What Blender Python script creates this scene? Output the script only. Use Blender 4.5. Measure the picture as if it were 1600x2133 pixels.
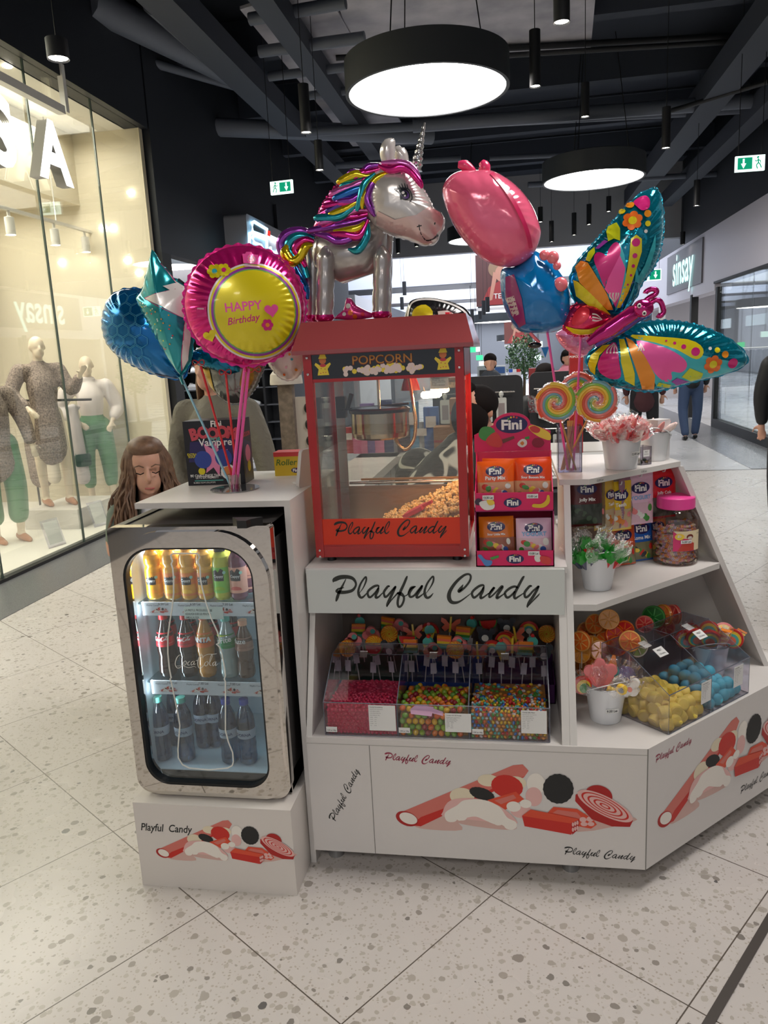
import bpy, math, random
from math import sin, cos, pi, radians as R_, sqrt
from mathutils import Vector as V, Matrix, Quaternion, geometry, noise
import bmesh
for o in list(bpy.data.objects): bpy.data.objects.remove(o)
S = bpy.context.scene
COL = S.collection
random.seed(7)
# ---------------------------------------------------------------- camera
CAMH, FPX = 1.6, 1600.0
_a, _p, _r = R_(10.0), R_(11.4), R_(2.9)
CF = V((-sin(_a)*cos(_p), cos(_a)*cos(_p), -sin(_p)))
_RR = V((cos(_a), sin(_a), 0)); _UU = _RR.cross(CF)
CX = _RR*cos(_r) - _UU*sin(_r); CY = _UU*cos(_r) + _RR*sin(_r)
CC = V((0, 0, CAMH))
cam = bpy.data.cameras.new('camera'); camo = bpy.data.objects.new('camera', cam); COL.objects.link(camo)
camo.matrix_world = Matrix(((CX.x, CY.x, -CF.x, 0), (CX.y, CY.y, -CF.y, 0), (CX.z, CY.z, -CF.z, CAMH), (0, 0, 0, 1)))
cam.sensor_fit = 'HORIZONTAL'; cam.sensor_width = 36.0; cam.lens = 36.0*FPX/1600.0
cam.clip_start = .02; cam.clip_end = 200
S.camera = camo
S.view_settings.view_transform = 'Standard'; S.view_settings.look = 'None'
S.view_settings.gamma = 1.0; S.view_settings.use_curve_mapping = False
S.view_settings.exposure = 0.38
LAMP = 15.0        # radiance of the round pendant lamps
SPOT = 55.0        # power of the black tube downlights
W = bpy.data.worlds.new('world'); S.world = W; W.use_nodes = True
W.node_tree.nodes['Background'].inputs[0].default_value = (.75, .8, .9, 1)
W.node_tree.nodes['Background'].inputs[1].default_value = .38
def ray(x, y): return CF + CX*((x-800)/FPX) + CY*((1066.5-y)/FPX)
def atz(x, y, z): d = ray(x, y); return CC + d*((z-CAMH)/d.z)
def aty(x, y, Y): d = ray(x, y); return CC + d*(Y/d.y)
def atx(x, y, X): d = ray(x, y); return CC + d*(X/d.x)
# ---------------------------------------------------------------- materials
def lin(c):
    c = c/255.0
    return c/12.92 if c <= .04045 else ((c+.055)/1.055)**2.4
def rgb(c): return (lin(c[0]), lin(c[1]), lin(c[2]), 1)
_M = {}
def M(name, col=(200, 200, 200), rough=.5, metal=0.0, emis=0.0, coat=0.0, bump=None, spec=.5, var=None, trans=0.0, sss=0.0, aniso=0.0):
    if name in _M: return _M[name]
    m = bpy.data.materials.new(name); m.use_nodes = True; nt = m.node_tree; b = nt.nodes['Principled BSDF']
    b.inputs['Base Color'].default_value = rgb(col); b.inputs['Roughness'].default_value = rough
    b.inputs['Metallic'].default_value = metal; b.inputs['Coat Weight'].default_value = coat
    b.inputs['Coat Roughness'].default_value = .08
    b.inputs['Specular IOR Level'].default_value = spec
    b.inputs['Transmission Weight'].default_value = trans
    if sss: b.inputs['Subsurface Weight'].default_value = sss; b.inputs['Subsurface Scale'].default_value = .01
    if emis: b.inputs['Emission Color'].default_value = rgb(col); b.inputs['Emission Strength'].default_value = emis
    if bump or var:
        tc = nt.nodes.new('ShaderNodeTexCoord')
    if bump:
        n = nt.nodes.new('ShaderNodeTexNoise'); n.inputs['Scale'].default_value = bump[0]; n.inputs['Detail'].default_value = 3
        bp = nt.nodes.new('ShaderNodeBump'); bp.inputs['Strength'].default_value = bump[1]; bp.inputs['Distance'].default_value = bump[2] if len(bump) > 2 else .01
        nt.links.new(tc.outputs['Object'], n.inputs['Vector']); nt.links.new(n.outputs['Fac'], bp.inputs['Height'])
        nt.links.new(bp.outputs['Normal'], b.inputs['Normal'])
    if var:   # (scale, second colour, amount)
        n = nt.nodes.new('ShaderNodeTexNoise'); n.inputs['Scale'].default_value = var[0]; n.inputs['Detail'].default_value = 5
        rp = nt.nodes.new('ShaderNodeValToRGB'); rp.color_ramp.elements[0].position = .5-.5*var[2]; rp.color_ramp.elements[1].position = .5+.5*var[2]
        rp.color_ramp.elements[0].color = rgb(col); rp.color_ramp.elements[1].color = rgb(var[1])
        nt.links.new(tc.outputs['Object'], n.inputs['Vector']); nt.links.new(n.outputs['Fac'], rp.inputs['Fac'])
        nt.links.new(rp.outputs['Color'], b.inputs['Base Color'])
    _M[name] = m; return m
def MG(name, tint=(255, 255, 255), refl=.06, rough=.02, bump=None, gain=1.0, k=.6):
    """thin clear sheet: transparent with a fresnel gloss"""
    if name in _M: return _M[name]
    m = bpy.data.materials.new(name); m.use_nodes = True; nt = m.node_tree; nt.nodes.clear()
    out = nt.nodes.new('ShaderNodeOutputMaterial'); mx = nt.nodes.new('ShaderNodeMixShader')
    t = nt.nodes.new('ShaderNodeBsdfTransparent'); t.inputs[0].default_value = rgb(tint)
    g = nt.nodes.new('ShaderNodeBsdfGlossy'); g.inputs['Roughness'].default_value = rough; g.inputs[0].default_value = (gain, gain, gain, 1)
    lw = nt.nodes.new('ShaderNodeLayerWeight'); lw.inputs['Blend'].default_value = .25
    ma = nt.nodes.new('ShaderNodeMath'); ma.operation = 'MULTIPLY_ADD'; ma.inputs[1].default_value = k; ma.inputs[2].default_value = refl
    nt.links.new(lw.outputs['Fresnel'], ma.inputs[0]); nt.links.new(ma.outputs[0], mx.inputs[0])
    nt.links.new(t.outputs[0], mx.inputs[1]); nt.links.new(g.outputs[0], mx.inputs[2]); nt.links.new(mx.outputs[0], out.inputs[0])
    if bump:
        tc = nt.nodes.new('ShaderNodeTexCoord'); n = nt.nodes.new('ShaderNodeTexNoise'); n.inputs['Scale'].default_value = bump[0]; n.inputs['Detail'].default_value = 2
        bp = nt.nodes.new('ShaderNodeBump'); bp.inputs['Strength'].default_value = bump[1]; bp.inputs['Distance'].default_value = .02
        nt.links.new(tc.outputs['Object'], n.inputs['Vector']); nt.links.new(n.outputs['Fac'], bp.inputs['Height'])
        nt.links.new(bp.outputs['Normal'], g.inputs['Normal']); nt.links.new(bp.outputs['Normal'], lw.inputs['Normal'])
    _M[name] = m; return m
def ME(name, col, strength):
    if name in _M: return _M[name]
    m = bpy.data.materials.new(name); m.use_nodes = True; nt = m.node_tree; nt.nodes.clear()
    out = nt.nodes.new('ShaderNodeOutputMaterial'); e = nt.nodes.new('ShaderNodeEmission')
    e.inputs[0].default_value = rgb(col); e.inputs[1].default_value = strength
    nt.links.new(e.outputs[0], out.inputs[0]); _M[name] = m; return m
# ---------------------------------------------------------------- mesh tools
class Fr:
    """a plane frame: origin, u (right), v (up), n (out)"""
    def __init__(s, o, u=(1, 0, 0), v=(0, 0, 1), n=None):
        s.o = V(o); s.u = V(u).normalized(); s.v = V(v).normalized(); s.n = V(n).normalized() if n is not None else s.u.cross(s.v)
    def p(s, a, b, c=0.0): return s.o + s.u*a + s.v*b + s.n*c
WF = Fr((0, 0, 0), (1, 0, 0), (0, 1, 0))
def catmull(P, k=6, closed=False):
    n = len(P); out = []
    rng = range(n) if closed else range(n-1)
    for i in rng:
        p0 = P[(i-1) % n] if closed or i > 0 else P[0]; p1 = P[i]; p2 = P[(i+1) % n]; p3 = P[(i+2) % n] if closed or i+2 < n else P[-1]
        for j in range(k):
            t = j/k; t2 = t*t; t3 = t2*t
            out.append(tuple(.5*((2*b)+(-a+c)*t+(2*a-5*b+4*c-d)*t2+(-a+3*b-3*c+d)*t3) for a, b, c, d in zip(p0, p1, p2, p3)))
    if not closed: out.append(tuple(P[-1]))
    return out
class MB:
    def __init__(s): s.v = []; s.f = []; s.m = []; s.mats = []
    def mi(s, mat):
        if mat not in s.mats: s.mats.append(mat)
        return s.mats.index(mat)
    def add(s, vs, fs, mat):
        k = len(s.v); i = s.mi(mat); s.v += [V(p) for p in vs]
        for f in fs: s.f.append([q+k for q in f]); s.m.append(i)
    def box(s, lo, hi, mat, fr=None):
        fr = fr or WF; a, b = lo, hi
        c = [(x, y, z) for z in (a[2], b[2]) for y in (a[1], b[1]) for x in (a[0], b[0])]
        s.add([fr.p(*q) for q in c], [(0, 2, 3, 1), (4, 5, 7, 6), (0, 1, 5, 4), (2, 6, 7, 3), (0, 4, 6, 2), (1, 3, 7, 5)], mat)
    def rbox(s, lo, hi, r, mat, fr=None, ax=2, k=4):
        """box with its outline rounded in the plane across axis ax"""
        fr = fr or WF; o = [i for i in (0, 1, 2) if i != ax]; x0, x1 = lo[o[0]], hi[o[0]]; y0, y1 = lo[o[1]], hi[o[1]]
        P = rrect(x0, y0, x1, y1, r, k)
        def q(a, b, c):
            w = [0, 0, 0]; w[o[0]] = a; w[o[1]] = b; w[ax] = c; return fr.p(*w)
        n = len(P); vs = [q(a, b, lo[ax]) for a, b in P]+[q(a, b, hi[ax]) for a, b in P]
        s.add(vs, [tuple(range(n))[::-1], tuple(range(n, 2*n))]+[(i, (i+1) % n, n+(i+1) % n, n+i) for i in range(n)], mat)
    def poly(s, P, fr, mat, z=0.0): s.add([fr.p(a, b, z) for a, b in P], [tuple(range(len(P)))], mat)
    def prism(s, P, z0, z1, mat, fr=None, side=None):
        fr = fr or WF; n = len(P); vs = [fr.p(a, b, z0) for a, b in P]+[fr.p(a, b, z1) for a, b in P]
        s.add(vs, [tuple(range(n))[::-1], tuple(range(n, 2*n))], mat)
        s.add(vs, [(i, (i+1) % n, n+(i+1) % n, n+i) for i in range(n)], side or mat)
    def tube(s, P, r, mat, n=8, closed=False, caps=True, flat=None):
        P = [V(p) for p in P]; N = len(P); rr = r if isinstance(r, (list, tuple)) else [r]*N
        vs = []; up = None
        for i in range(N):
            a = P[(i-1) % N] if closed or i > 0 else P[i]; b = P[(i+1) % N] if closed or i < N-1 else P[i]
            t = (b-a); t = t.normalized() if t.length > 1e-9 else V((0, 0, 1))
            if up is None:
                up = V(flat) if flat is not None else (V((0, 0, 1)) if abs(t.z) < .9 else V((1, 0, 0)))
            x = t.cross(up)
            if x.length < 1e-6: x = t.cross(V((1, .3, .2)))
            x.normalize(); y = x.cross(t).normalized(); up = y
            for j in range(n):
                th = 2*pi*j/n; q = rr[i] if not isinstance(rr[i], (tuple, list)) else None
                rx, ry = (q, q) if q is not None else rr[i]
                vs.append(P[i]+x*(cos(th)*rx)+y*(sin(th)*ry))
        fs = []
        for i in range(N if closed else N-1):
            for j in range(n):
                a = i*n+j; b = i*n+(j+1) % n; c = ((i+1) % N)*n+(j+1) % n; d = ((i+1) % N)*n+j; fs.append((a, b, c, d))
        if caps and not closed: fs += [tuple(range(n))[::-1], tuple(range((N-1)*n, N*n))]
        s.add(vs, fs, mat)
    def cyl(s, a, b, r, mat, r2=None, n=24): s.tube([a, b], [r, r if r2 is None else r2], mat, n)
    def lathe(s, prof, c, mat, n=32, axis=(0, 0, 1), sx=1.0, caps=True):
        ax = V(axis).normalized(); x = ax.orthogonal().normalized() if abs(ax.z) < .999 else V((1, 0, 0)); y = ax.cross(x); c = V(c)
        mats = mat if isinstance(mat, list) else [mat]*(len(prof)-1)
        vs = [c+ax*z+x*(r*cos(2*pi*j/n)*sx)+y*(r*sin(2*pi*j/n)) for r, z in prof for j in range(n)]
        for i in range(len(prof)-1):
            s.add([], [], mats[i]); k = len(s.v)
            s.add(vs[i*n:(i+2)*n], [(j, (j+1) % n, n+(j+1) % n, n+j) for j in range(n)], mats[i])
        if caps:
            if prof[0][0] > 1e-6: s.add(vs[:n], [tuple(range(n))[::-1]], mats[0])
            if prof[-1][0] > 1e-6: s.add(vs[-n:], [tuple(range(n))], mats[-1])
    def ell(s, c, r, mat, nu=20, nv=12, fr=None):
        r = (r, r, r) if not isinstance(r, (tuple, list)) else r; c = V(c); fr = fr or WF
        vs = [c+fr.n*(-r[2])]+[c+fr.u*(r[0]*cos(2*pi*j/nu)*sin(pi*i/nv))+fr.v*(r[1]*sin(2*pi*j/nu)*sin(pi*i/nv))-fr.n*(r[2]*cos(pi*i/nv)) for i in range(1, nv) for j in range(nu)]+[c+fr.n*r[2]]
        fs = [(0, 1+(j+1) % nu, 1+j) for j in range(nu)]
        for i in range(nv-2):
            for j in range(nu): a = 1+i*nu+j; b = 1+i*nu+(j+1) % nu; fs.append((a, b, b+nu, a+nu))
        L = len(vs)-1; fs += [(L-nu+j, L-nu+(j+1) % nu, L) for j in range(nu)]
        s.add(vs, fs, mat)
    def ribbon(s, P, fr, mat, z=0.0, k=6, w0=1.0, xf=None, cap=True):
        """calligraphic stroke: P = [(x, y, width)] in frame units"""
        Q = catmull(P, k); n = len(Q); vs = []
        for i in range(n):
            a = Q[max(i-1, 0)]; b = Q[min(i+1, n-1)]; dx, dy = b[0]-a[0], b[1]-a[1]; l = sqrt(dx*dx+dy*dy) or 1
            w = Q[i][2]*.5*w0; nx, ny = -dy/l*w, dx/l*w
            vs += [(Q[i][0]+nx, Q[i][1]+ny), (Q[i][0]-nx, Q[i][1]-ny)]
        f = xf or (lambda a, b: (a, b))
        s.add([fr.p(*f(*q), z) for q in vs], [(2*i, 2*i+1, 2*i+3, 2*i+2) for i in range(n-1)], mat)
        if cap:
            for q in (Q[0], Q[-1]):
                w = q[2]*.5*w0
                s.add([fr.p(*f(q[0]+cos(t*pi/6)*w, q[1]+sin(t*pi/6)*w), z) for t in range(12)], [tuple(range(12))], mat)
    def disc(s, c, r, fr, mat, z=0.0, n=24, ry=None, rot=0.0):
        ry = ry or r; ca, sa = cos(rot), sin(rot)
        s.add([fr.p(c[0]+r*cos(2*pi*j/n)*ca-ry*sin(2*pi*j/n)*sa, c[1]+r*cos(2*pi*j/n)*sa+ry*sin(2*pi*j/n)*ca, z) for j in range(n)], [tuple(range(n))], mat)
    def text(s, body, c, size, fr, mat, z=0.0, align='C', bold=0.0, sx=1.0, shear=0.0, rot=0.0, map=None):
        vs, fs = textmesh(body, bold, shear); xs = [p[0] for p in vs] or [0]; w = max(xs)-min(xs)
        off = -min(xs)-{'C': .5, 'L': 0, 'R': 1}[align]*w; ca, sa = cos(rot), sin(rot)
        Q = [((p[0]+off)*size*sx, p[1]*size) for p in vs]
        Q = [(c[0]+a*ca-b*sa, c[1]+a*sa+b*ca) for a, b in Q]
        s.add([(map(a, b) if map else fr.p(a, b, z)) for a, b in Q], fs, mat)
    def build(s, name, parent=None, smooth=None, loc=None, mods=None):
        me = bpy.data.meshes.new(name); o = V(loc) if loc is not None else V((0, 0, 0))
        me.from_pydata([tuple(p-o) for p in s.v], [], s.f)
        for m in s.mats: me.materials.append(m)
        me.polygons.foreach_set('material_index', s.m)
        if smooth is not None:
            me.polygons.foreach_set('use_smooth', [True]*len(me.polygons))
            me.set_sharp_from_angle(angle=R_(smooth))
        me.validate(); me.update()
        ob = bpy.data.objects.new(name, me); ob.location = o; COL.objects.link(ob)
        if parent is not None: adopt(ob, parent)
        return ob
KIDS = {}
def adopt(ob, parent):
    KIDS.setdefault(parent.name, []).append(ob)
    ob.parent = parent; ob.matrix_parent_inverse = world(parent).inverted()
def world(o):
    m = Matrix.LocRotScale(o.location, o.rotation_euler, o.scale)
    return world(o.parent) @ o.matrix_parent_inverse @ m if o.parent else m
_T = {}
def textmesh(body, bold=0.0, shear=0.0):
    k = (body, bold, shear)
    if k not in _T:
        cu = bpy.data.curves.new('t', 'FONT'); cu.body = body; cu.size = 1.0; cu.offset = bold; cu.shear = shear; cu.resolution_u = 3
        ob = bpy.data.objects.new('t', cu); COL.objects.link(ob); bpy.context.view_layer.update()
        me = bpy.data.meshes.new_from_object(ob.evaluated_get(bpy.context.evaluated_depsgraph_get()))
        _T[k] = ([tuple(v.co) for v in me.vertices], [tuple(p.vertices) for p in me.polygons])
        bpy.data.objects.remove(ob); bpy.data.curves.remove(cu); bpy.data.meshes.remove(me)
    return _T[k]
def rrect(x0, y0, x1, y1, r, k=5):
    P = []
    for cx, cy, a in ((x1-r, y0+r, -pi/2), (x1-r, y1-r, 0), (x0+r, y1-r, pi/2), (x0+r, y0+r, pi)):
        for i in range(k+1): t = a+pi/2*i/k; P.append((cx+r*cos(t), cy+r*sin(t)))
    return P
# ---------------------------------------------------------------- things
def tag(o, label, cat, group=None, kind=None):
    if label: o['label'] = label
    if cat: o['category'] = cat
    if group: o['group'] = group
    if kind: o['kind'] = kind
    return o
def thing(name, loc, label, cat, group=None, rz=0.0):
    o = bpy.data.objects.new(name, None); COL.objects.link(o); o.location = V(loc); o.rotation_euler = (0, 0, rz)
    o.empty_display_size = .1
    return tag(o, label, cat, group)
def struct(o): o['kind'] = 'structure'; return o
def dup(o, loc=None, rot=None, label=None, group=None, parent=None, scale=None):
    c = o.copy(); COL.objects.link(c)
    if loc is not None: c.location = V(loc)
    if rot is not None: c.rotation_euler = rot
    if scale is not None: c.scale = scale
    if label: c['label'] = label
    if group: c['group'] = group
    if parent is not None: mi_ = o.matrix_parent_inverse.copy(); c.parent = parent; c.matrix_parent_inverse = mi_; KIDS.setdefault(parent.name, []).append(c)
    for ch in list(KIDS.get(o.name, [])): dup(ch, parent=c)
    return c
# ================================================================ the hall
WHITE = M('white_laminate', (212, 208, 204), .35, bump=(60, .05))
WHITE2 = M('white_laminate_edge', (206, 203, 198), .4)
BLACKM = M('black_paint', (22, 24, 28), .6)
BLK = M('black_plastic', (18, 18, 20), .4)
CHROME = M('chrome', (215, 212, 208), .06, 1.0)
STEEL = M('brushed_steel', (190, 185, 178), .25, 1.0)
INK = M('black_print', (28, 30, 28), .55)
PAPER = M('white_paper', (225, 225, 222), .7)
# terrazzo floor material: 60 cm tiles at 35 degrees, stone chips
def floor_mat():
    m = bpy.data.materials.new('terrazzo'); m.use_nodes = True; nt = m.node_tree; N = nt.nodes; L = nt.links; b = N['Principled BSDF']
    tc = N.new('ShaderNodeTexCoord')
    def vor(scale, feat='F1', rnd=1.0, metric='EUCLIDEAN'):
        v = N.new('ShaderNodeTexVoronoi'); v.inputs['Scale'].default_value = scale; v.feature = feat; v.inputs['Randomness'].default_value = rnd; return v
    def mth(op, a, b2=None, c=None):
        q = N.new('ShaderNodeMath'); q.operation = op
        for i, x in enumerate((a, b2, c)):
            if x is None: continue
            if isinstance(x, (int, float)): q.inputs[i].default_value = x
            else: L.new(x, q.inputs[i])
        return q.outputs[0]
    def mixc(f, a, c):
        q = N.new('ShaderNodeMix'); q.data_type = 'RGBA'
        if isinstance(f, (int, float)): q.inputs[0].default_value = f
        else: L.new(f, q.inputs[0])
        for i, x in ((6, a), (7, c)):
            if isinstance(x, tuple): q.inputs[i].default_value = x
            else: L.new(x, q.inputs[i])
        return q.outputs[2]
    # warped coordinates so chips look broken, not round
    nz = N.new('ShaderNodeTexNoise'); nz.inputs['Scale'].default_value = 45; L.new(tc.outputs['Object'], nz.inputs['Vector'])
    va = N.new('ShaderNodeVectorMath'); va.operation = 'SCALE'; va.inputs['Scale'].default_value = .012; L.new(nz.outputs['Color'], va.inputs[0])
    vb = N.new('ShaderNodeVectorMath'); L.new(tc.outputs['Object'], vb.inputs[0]); L.new(va.outputs[0], vb.inputs[1])
    base = rgb((203, 198, 194))
    n2 = N.new('ShaderNodeTexNoise'); n2.inputs['Scale'].default_value = 3.0; n2.inputs['Detail'].default_value = 6; L.new(tc.outputs['Object'], n2.inputs['Vector'])
    col = mixc(mth('MULTIPLY', n2.outputs['Fac'], .6), base, rgb((188, 181, 175)))
    for scale, thr, keep, ca, cb in ((95, .24, .5, (190, 183, 174), (168, 160, 150)), (42, .25, .55, (184, 178, 169), (156, 150, 142)), (25, .22, .62, (172, 165, 156), (128, 123, 117)), (17, .15, .82, (150, 143, 135), (98, 96, 95))):
        v = vor(scale); L.new(vb.outputs[0], v.inputs['Vector'])
        sp = N.new('ShaderNodeSeparateColor'); L.new(v.outputs['Color'], sp.inputs[0])
        msk = mth('MULTIPLY', mth('LESS_THAN', v.outputs['Distance'], mth('MULTIPLY_ADD', sp.outputs[1], .12, thr)), mth('GREATER_THAN', sp.outputs[0], keep))
        cc = mixc(sp.outputs[2], rgb(ca), rgb(cb)); col = mixc(msk, col, cc)
    # grout
    mp = N.new('ShaderNodeMapping'); mp.inputs['Rotation'].default_value = (0, 0, R_(35.2)); L.new(tc.outputs['Object'], mp.inputs['Vector'])
    sx = N.new('ShaderNodeSeparateXYZ'); L.new(mp.outputs[0], sx.inputs[0])
    def line(c, per, off, w):
        d = mth('ABSOLUTE', mth('SUBTRACT', mth('FRACT', mth('DIVIDE', mth('ADD', c, off), per)), .5))
        return mth('GREATER_THAN', d, .5-w/per)
    g = mth('MAXIMUM', line(sx.outputs[0], .601, GX, .0018), line(sx.outputs[1], .61, GY, .0018))
    yy = N.new('ShaderNodeSeparateXYZ'); L.new(tc.outputs['Object'], yy.inputs[0])
    g = mth('MAXIMUM', mth('MULTIPLY', g, mth('LESS_THAN', yy.outputs[1], 10.1)), mth('LESS_THAN', mth('ABSOLUTE', mth('SUBTRACT', yy.outputs[1], 10.1)), .03))
    col = mixc(g, col, rgb((92, 84, 76)))
    col = mixc(mth('GREATER_THAN', yy.outputs[1], 10.13), col, rgb((186, 186, 188)))
    L.new(col, b.inputs['Base Color'])
    n3 = N.new('ShaderNodeTexNoise'); n3.inputs['Scale'].default_value = 1.3; n3.inputs['Detail'].default_value = 4; L.new(tc.outputs['Object'], n3.inputs['Vector'])
    L.new(mth('MULTIPLY_ADD', n3.outputs['Fac'], .12, .22), b.inputs['Roughness']); b.inputs['Specular IOR Level'].default_value = .5
    return m
# grout offsets from two measured joints
_c, _s = cos(R_(35.2)), sin(R_(35.2))
def _rot(p): return (p.x*_c-p.y*_s, p.x*_s+p.y*_c)
_j = _rot(atz(430, 1897, 0)); GX, GY = -_j[0]+.601*50, -_j[1]+.61*50
b = MB(); b.box((-30, -14, -.1), (12, 60, 0), floor_mat()); struct(b.build('floor'))
# darker granite margins in front of the two shop lines
GRAN = M('dark_granite', (120, 120, 122), .3, var=(180, (78, 78, 82), .3))
b = MB(); b.box((-4.01, -14, 0), (-3.42, 60, .004), GRAN); struct(b.build('trim_floor_left'))
GR2 = M('grey_granite', (128, 130, 134), .25, var=(90, (108, 110, 114), .3))
b = MB(); b.box((2.9, 10.13, 0), (3.66, 60, .004), GR2); struct(b.build('trim_floor_right'))
STRIP = M('expansion_strip', (70, 64, 60), .5)
b = MB(); p, q = atz(1600, 1920, .003), atz(1475, 2133, .003); d = (q-p).normalized(); nn = V((-d.y, d.x, 0))*.012
p2, q2 = p-d*.9, q+d*1.2
b.add([p2+nn, q2+nn, q2-nn, p2-nn], [(0, 1, 2, 3)], STRIP); struct(b.build('trim_floor_joint'))
# ---- ceiling
CEIL = M('ceiling_black', (52, 58, 70), .9)
CONC = M('ceiling_concrete', (178, 176, 184), .85, var=(2.5, (140, 140, 150), .4))
DUCT = M('ceiling_duct_grey', (96, 102, 114), .6)
b = MB(); b.box((-9, -14, 5.6), (6, 19, 5.7), CEIL); struct(b.build('ceiling'))
def beam(lo, hi, mat, nm='ceiling_beam'):
    b = MB(); b.box(lo, hi, mat); return struct(b.build(nm))
def cz(x, y, z=5.45): return atz(x, y, z)
# bare concrete patches left open above the black grid
for Q, z in ((((500, 20), (560, 0), (690, 0), (860, 300), (735, 305), (640, 190)), 5.12), (((700, 0), (1240, 0), (1230, 110), (1000, 120), (740, 110)), 5.14), (((1455, 190), (1545, 60), (1600, 30), (1600, 60), (1520, 190)), 5.1), (((1400, 395), (1560, 235), (1600, 235), (1470, 395)), 5.1)):
    P = [cz(x, y, z) for x, y in Q]; b = MB(); n = len(P)
    b.add([p for p in P]+[p+V((0, 0, .03)) for p in P], [tuple(range(n)), tuple(range(n, 2*n))[::-1]]+[(i, (i+1) % n, n+(i+1) % n, n+i) for i in range(n)], CONC); struct(b.build('ceiling_concrete'))
def pipe(a, c, r, mat, nm='ceiling_pipe', n=10):
    b = MB(); b.cyl(a, c, r, mat, n=n); return struct(b.build(nm, smooth=40))
for a, c, z, r in (((0, 40), (560, 200), 5.0, .05), ((180, 0), (480, 150), 5.1, .16), ((320, 0), (490, 160), 5.0, .13), ((860, 262), (1600, 208), 4.7, .09), ((640, 275), (1600, 225), 4.75, .06), ((380, 262), (900, 283), 4.8, .12), ((700, 120), (1600, 70), 5.1, .035), ((900, 125), (1600, 82), 5.0, .03), ((1020, 330), (1180, 322), 4.8, .04), ((520, 40), (720, 5), 5.0, .06), ((540, 108), (760, 78), 4.9, .06), ((560, 160), (800, 130), 4.9, .05), ((640, 200), (820, 175), 4.9, .05), ((1400, 230), (1600, 170), 4.6, .03), ((700, 345), (960, 330), 4.7, .05), ((1100, 385), (1500, 362), 4.6, .05)):
    pipe(atz(*a, z), atz(*c, z), r, DUCT if r > .1 else BLACKM if r < .04 else M('pipe_dark', (84, 90, 102), .55))
# long ducts that follow the corridor
for X, z, w, h in ((-3.0, 4.7, .3, .25), (-2.2, 4.8, .22, .22), (2.6, 4.6, .35, .3), (3.3, 4.5, .25, .25)):
    beam((X-w/2, -10, z), (X+w/2, 18.5, z+h), M('duct_black', (50, 55, 66), .7), 'ceiling_duct')
for Y in (3.0, 5.2, 7.4, 9.6, 11.8, 14.0, 16.2): beam((-4, Y, 5.15), (3.9, Y+.18, 5.55), CEIL)
# ---- left: black soffit above the glazing, store beyond
DARKW = M('dark_wall', (26, 30, 38), .55)
beam((-4.2, -8, 4.2), (-3.95, 8.62, 5.6), DARKW, 'wall_left_soffit')
beam((-9.2, -8, 5.0), (-9.0, 9, 5.6), DARKW, 'wall_left_back')
# ---- far end: lowered grey bulkhead, white bays beyond
BULK = M('bulkhead_grey', (158, 158, 162), .7)
BAY = M('bay_white', (224, 228, 240), .6)
YB = 19.0
x0 = aty(600, 500, YB).x; xr = aty(1441, 410, YB).x
zb = aty(1440, 492, YB).z
beam((x0-4, YB, zb), (xr, YB+.25, 6.2), BULK, 'wall_back_bulkhead')
beam((xr, YB, zb+.1), (9, YB+.2, 6.2), CEIL, 'wall_back_upper')
beam((-9, 18.5, 5.5), (9, 19.3, 6.2), CEIL, 'ceiling_edge')
for i, (ya, yb) in enumerate(((19.25, 27), (29.5, 35), (37.5, 43), (45.5, 51), (53, 59))):
    b = MB(); b.box((x0-4, ya, zb+1.6), (xr, yb, zb+1.7), BAY); b.box((x0-4, yb, zb-.0), (xr, yb+.15, zb+1.7), BAY)
    b.add([(x0-.2, ya, zb+1.6), (x0-.2, yb, zb+1.6), (x0-2.4, yb, zb), (x0-2.4, ya, zb)], [(0, 1, 2, 3)], BAY)
    struct(b.build('ceiling_bay'))
    b = MB(); b.box((x0-4, yb+.15, zb-.02), (xr, yb+2.3, zb+.1), BULK); struct(b.build('ceiling_strip'))
    l = bpy.data.lights.new('skylight', 'AREA'); l.shape = 'RECTANGLE'; l.size = 9; l.size_y = yb-ya-.6; l.energy = 520; l.color = (.86, .92, 1)
    lo = bpy.data.objects.new('skylight', l); COL.objects.link(lo); lo.location = ((x0+xr)/2-1, (ya+yb)/2, zb+1.5)
WALLFAR = M('far_wall', (150, 152, 158), .6)
beam((-12, 60, 0), (9, 60.2, 8), WALLFAR, 'wall_back')
beam((xr, 19.2, 3.6), (xr+.1, 60, 6.2), BULK, 'wall_back_side')
# ---- right: shop line at X=3.68
XR = 3.68
FASC = M('fascia_white', (196, 192, 200), .45)
beam((XR, -10, 2.66), (XR+.3, 15.6, 3.66), FASC, 'wall_right_fascia')
beam((XR, 15.6, 2.5), (XR+.3, 60, 3.66), FASC, 'wall_right_fascia_far')
beam((XR+.05, -10, 3.66), (XR+.35, 60, 5.6), DARKW, 'wall_right_upper')
beam((XR-.02, -10, 2.62), (XR+.25, 15.6, 2.66), BLACKM, 'trim_fascia_edge')
beam((XR-.03, -10, 0), (XR+.1, 15.3, .16), BLACKM, 'baseboard_right')
INW = M('shop_interior', (206, 202, 206), .6)
beam((9.0, -10, 0), (9.1, 60, 3), INW, 'wall_right_inner')
beam((XR+.3, 24, 0), (9, 24.1, 3), INW, 'wall_right_cross')
beam((XR+.3, -10, 3.0), (9, 60, 3.1), M('shop_ceiling', (150, 150, 156), .7), 'ceiling_shop_right')
GLS = MG('shop_glass', (236, 242, 242), .05, .01, k=.35)
for ya, yb in ((15.28, 13.3), (13.26, 11.3), (11.26, 9.3), (9.26, 7.3), (7.26, 5.3), (5.26, 3.3)):
    b = MB(); b.box((XR+.02, yb, .16), (XR+.035, ya, 2.62), GLS); struct(b.build('window_right'))
for Y in (15.3, 17.4, 21, 24.9, 29, 33, 37): beam((XR-.02, Y, 0), (XR+.12, Y+.14, 2.55), BLACKM if Y < 18 else WHITE, 'wall_right_post')
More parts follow.
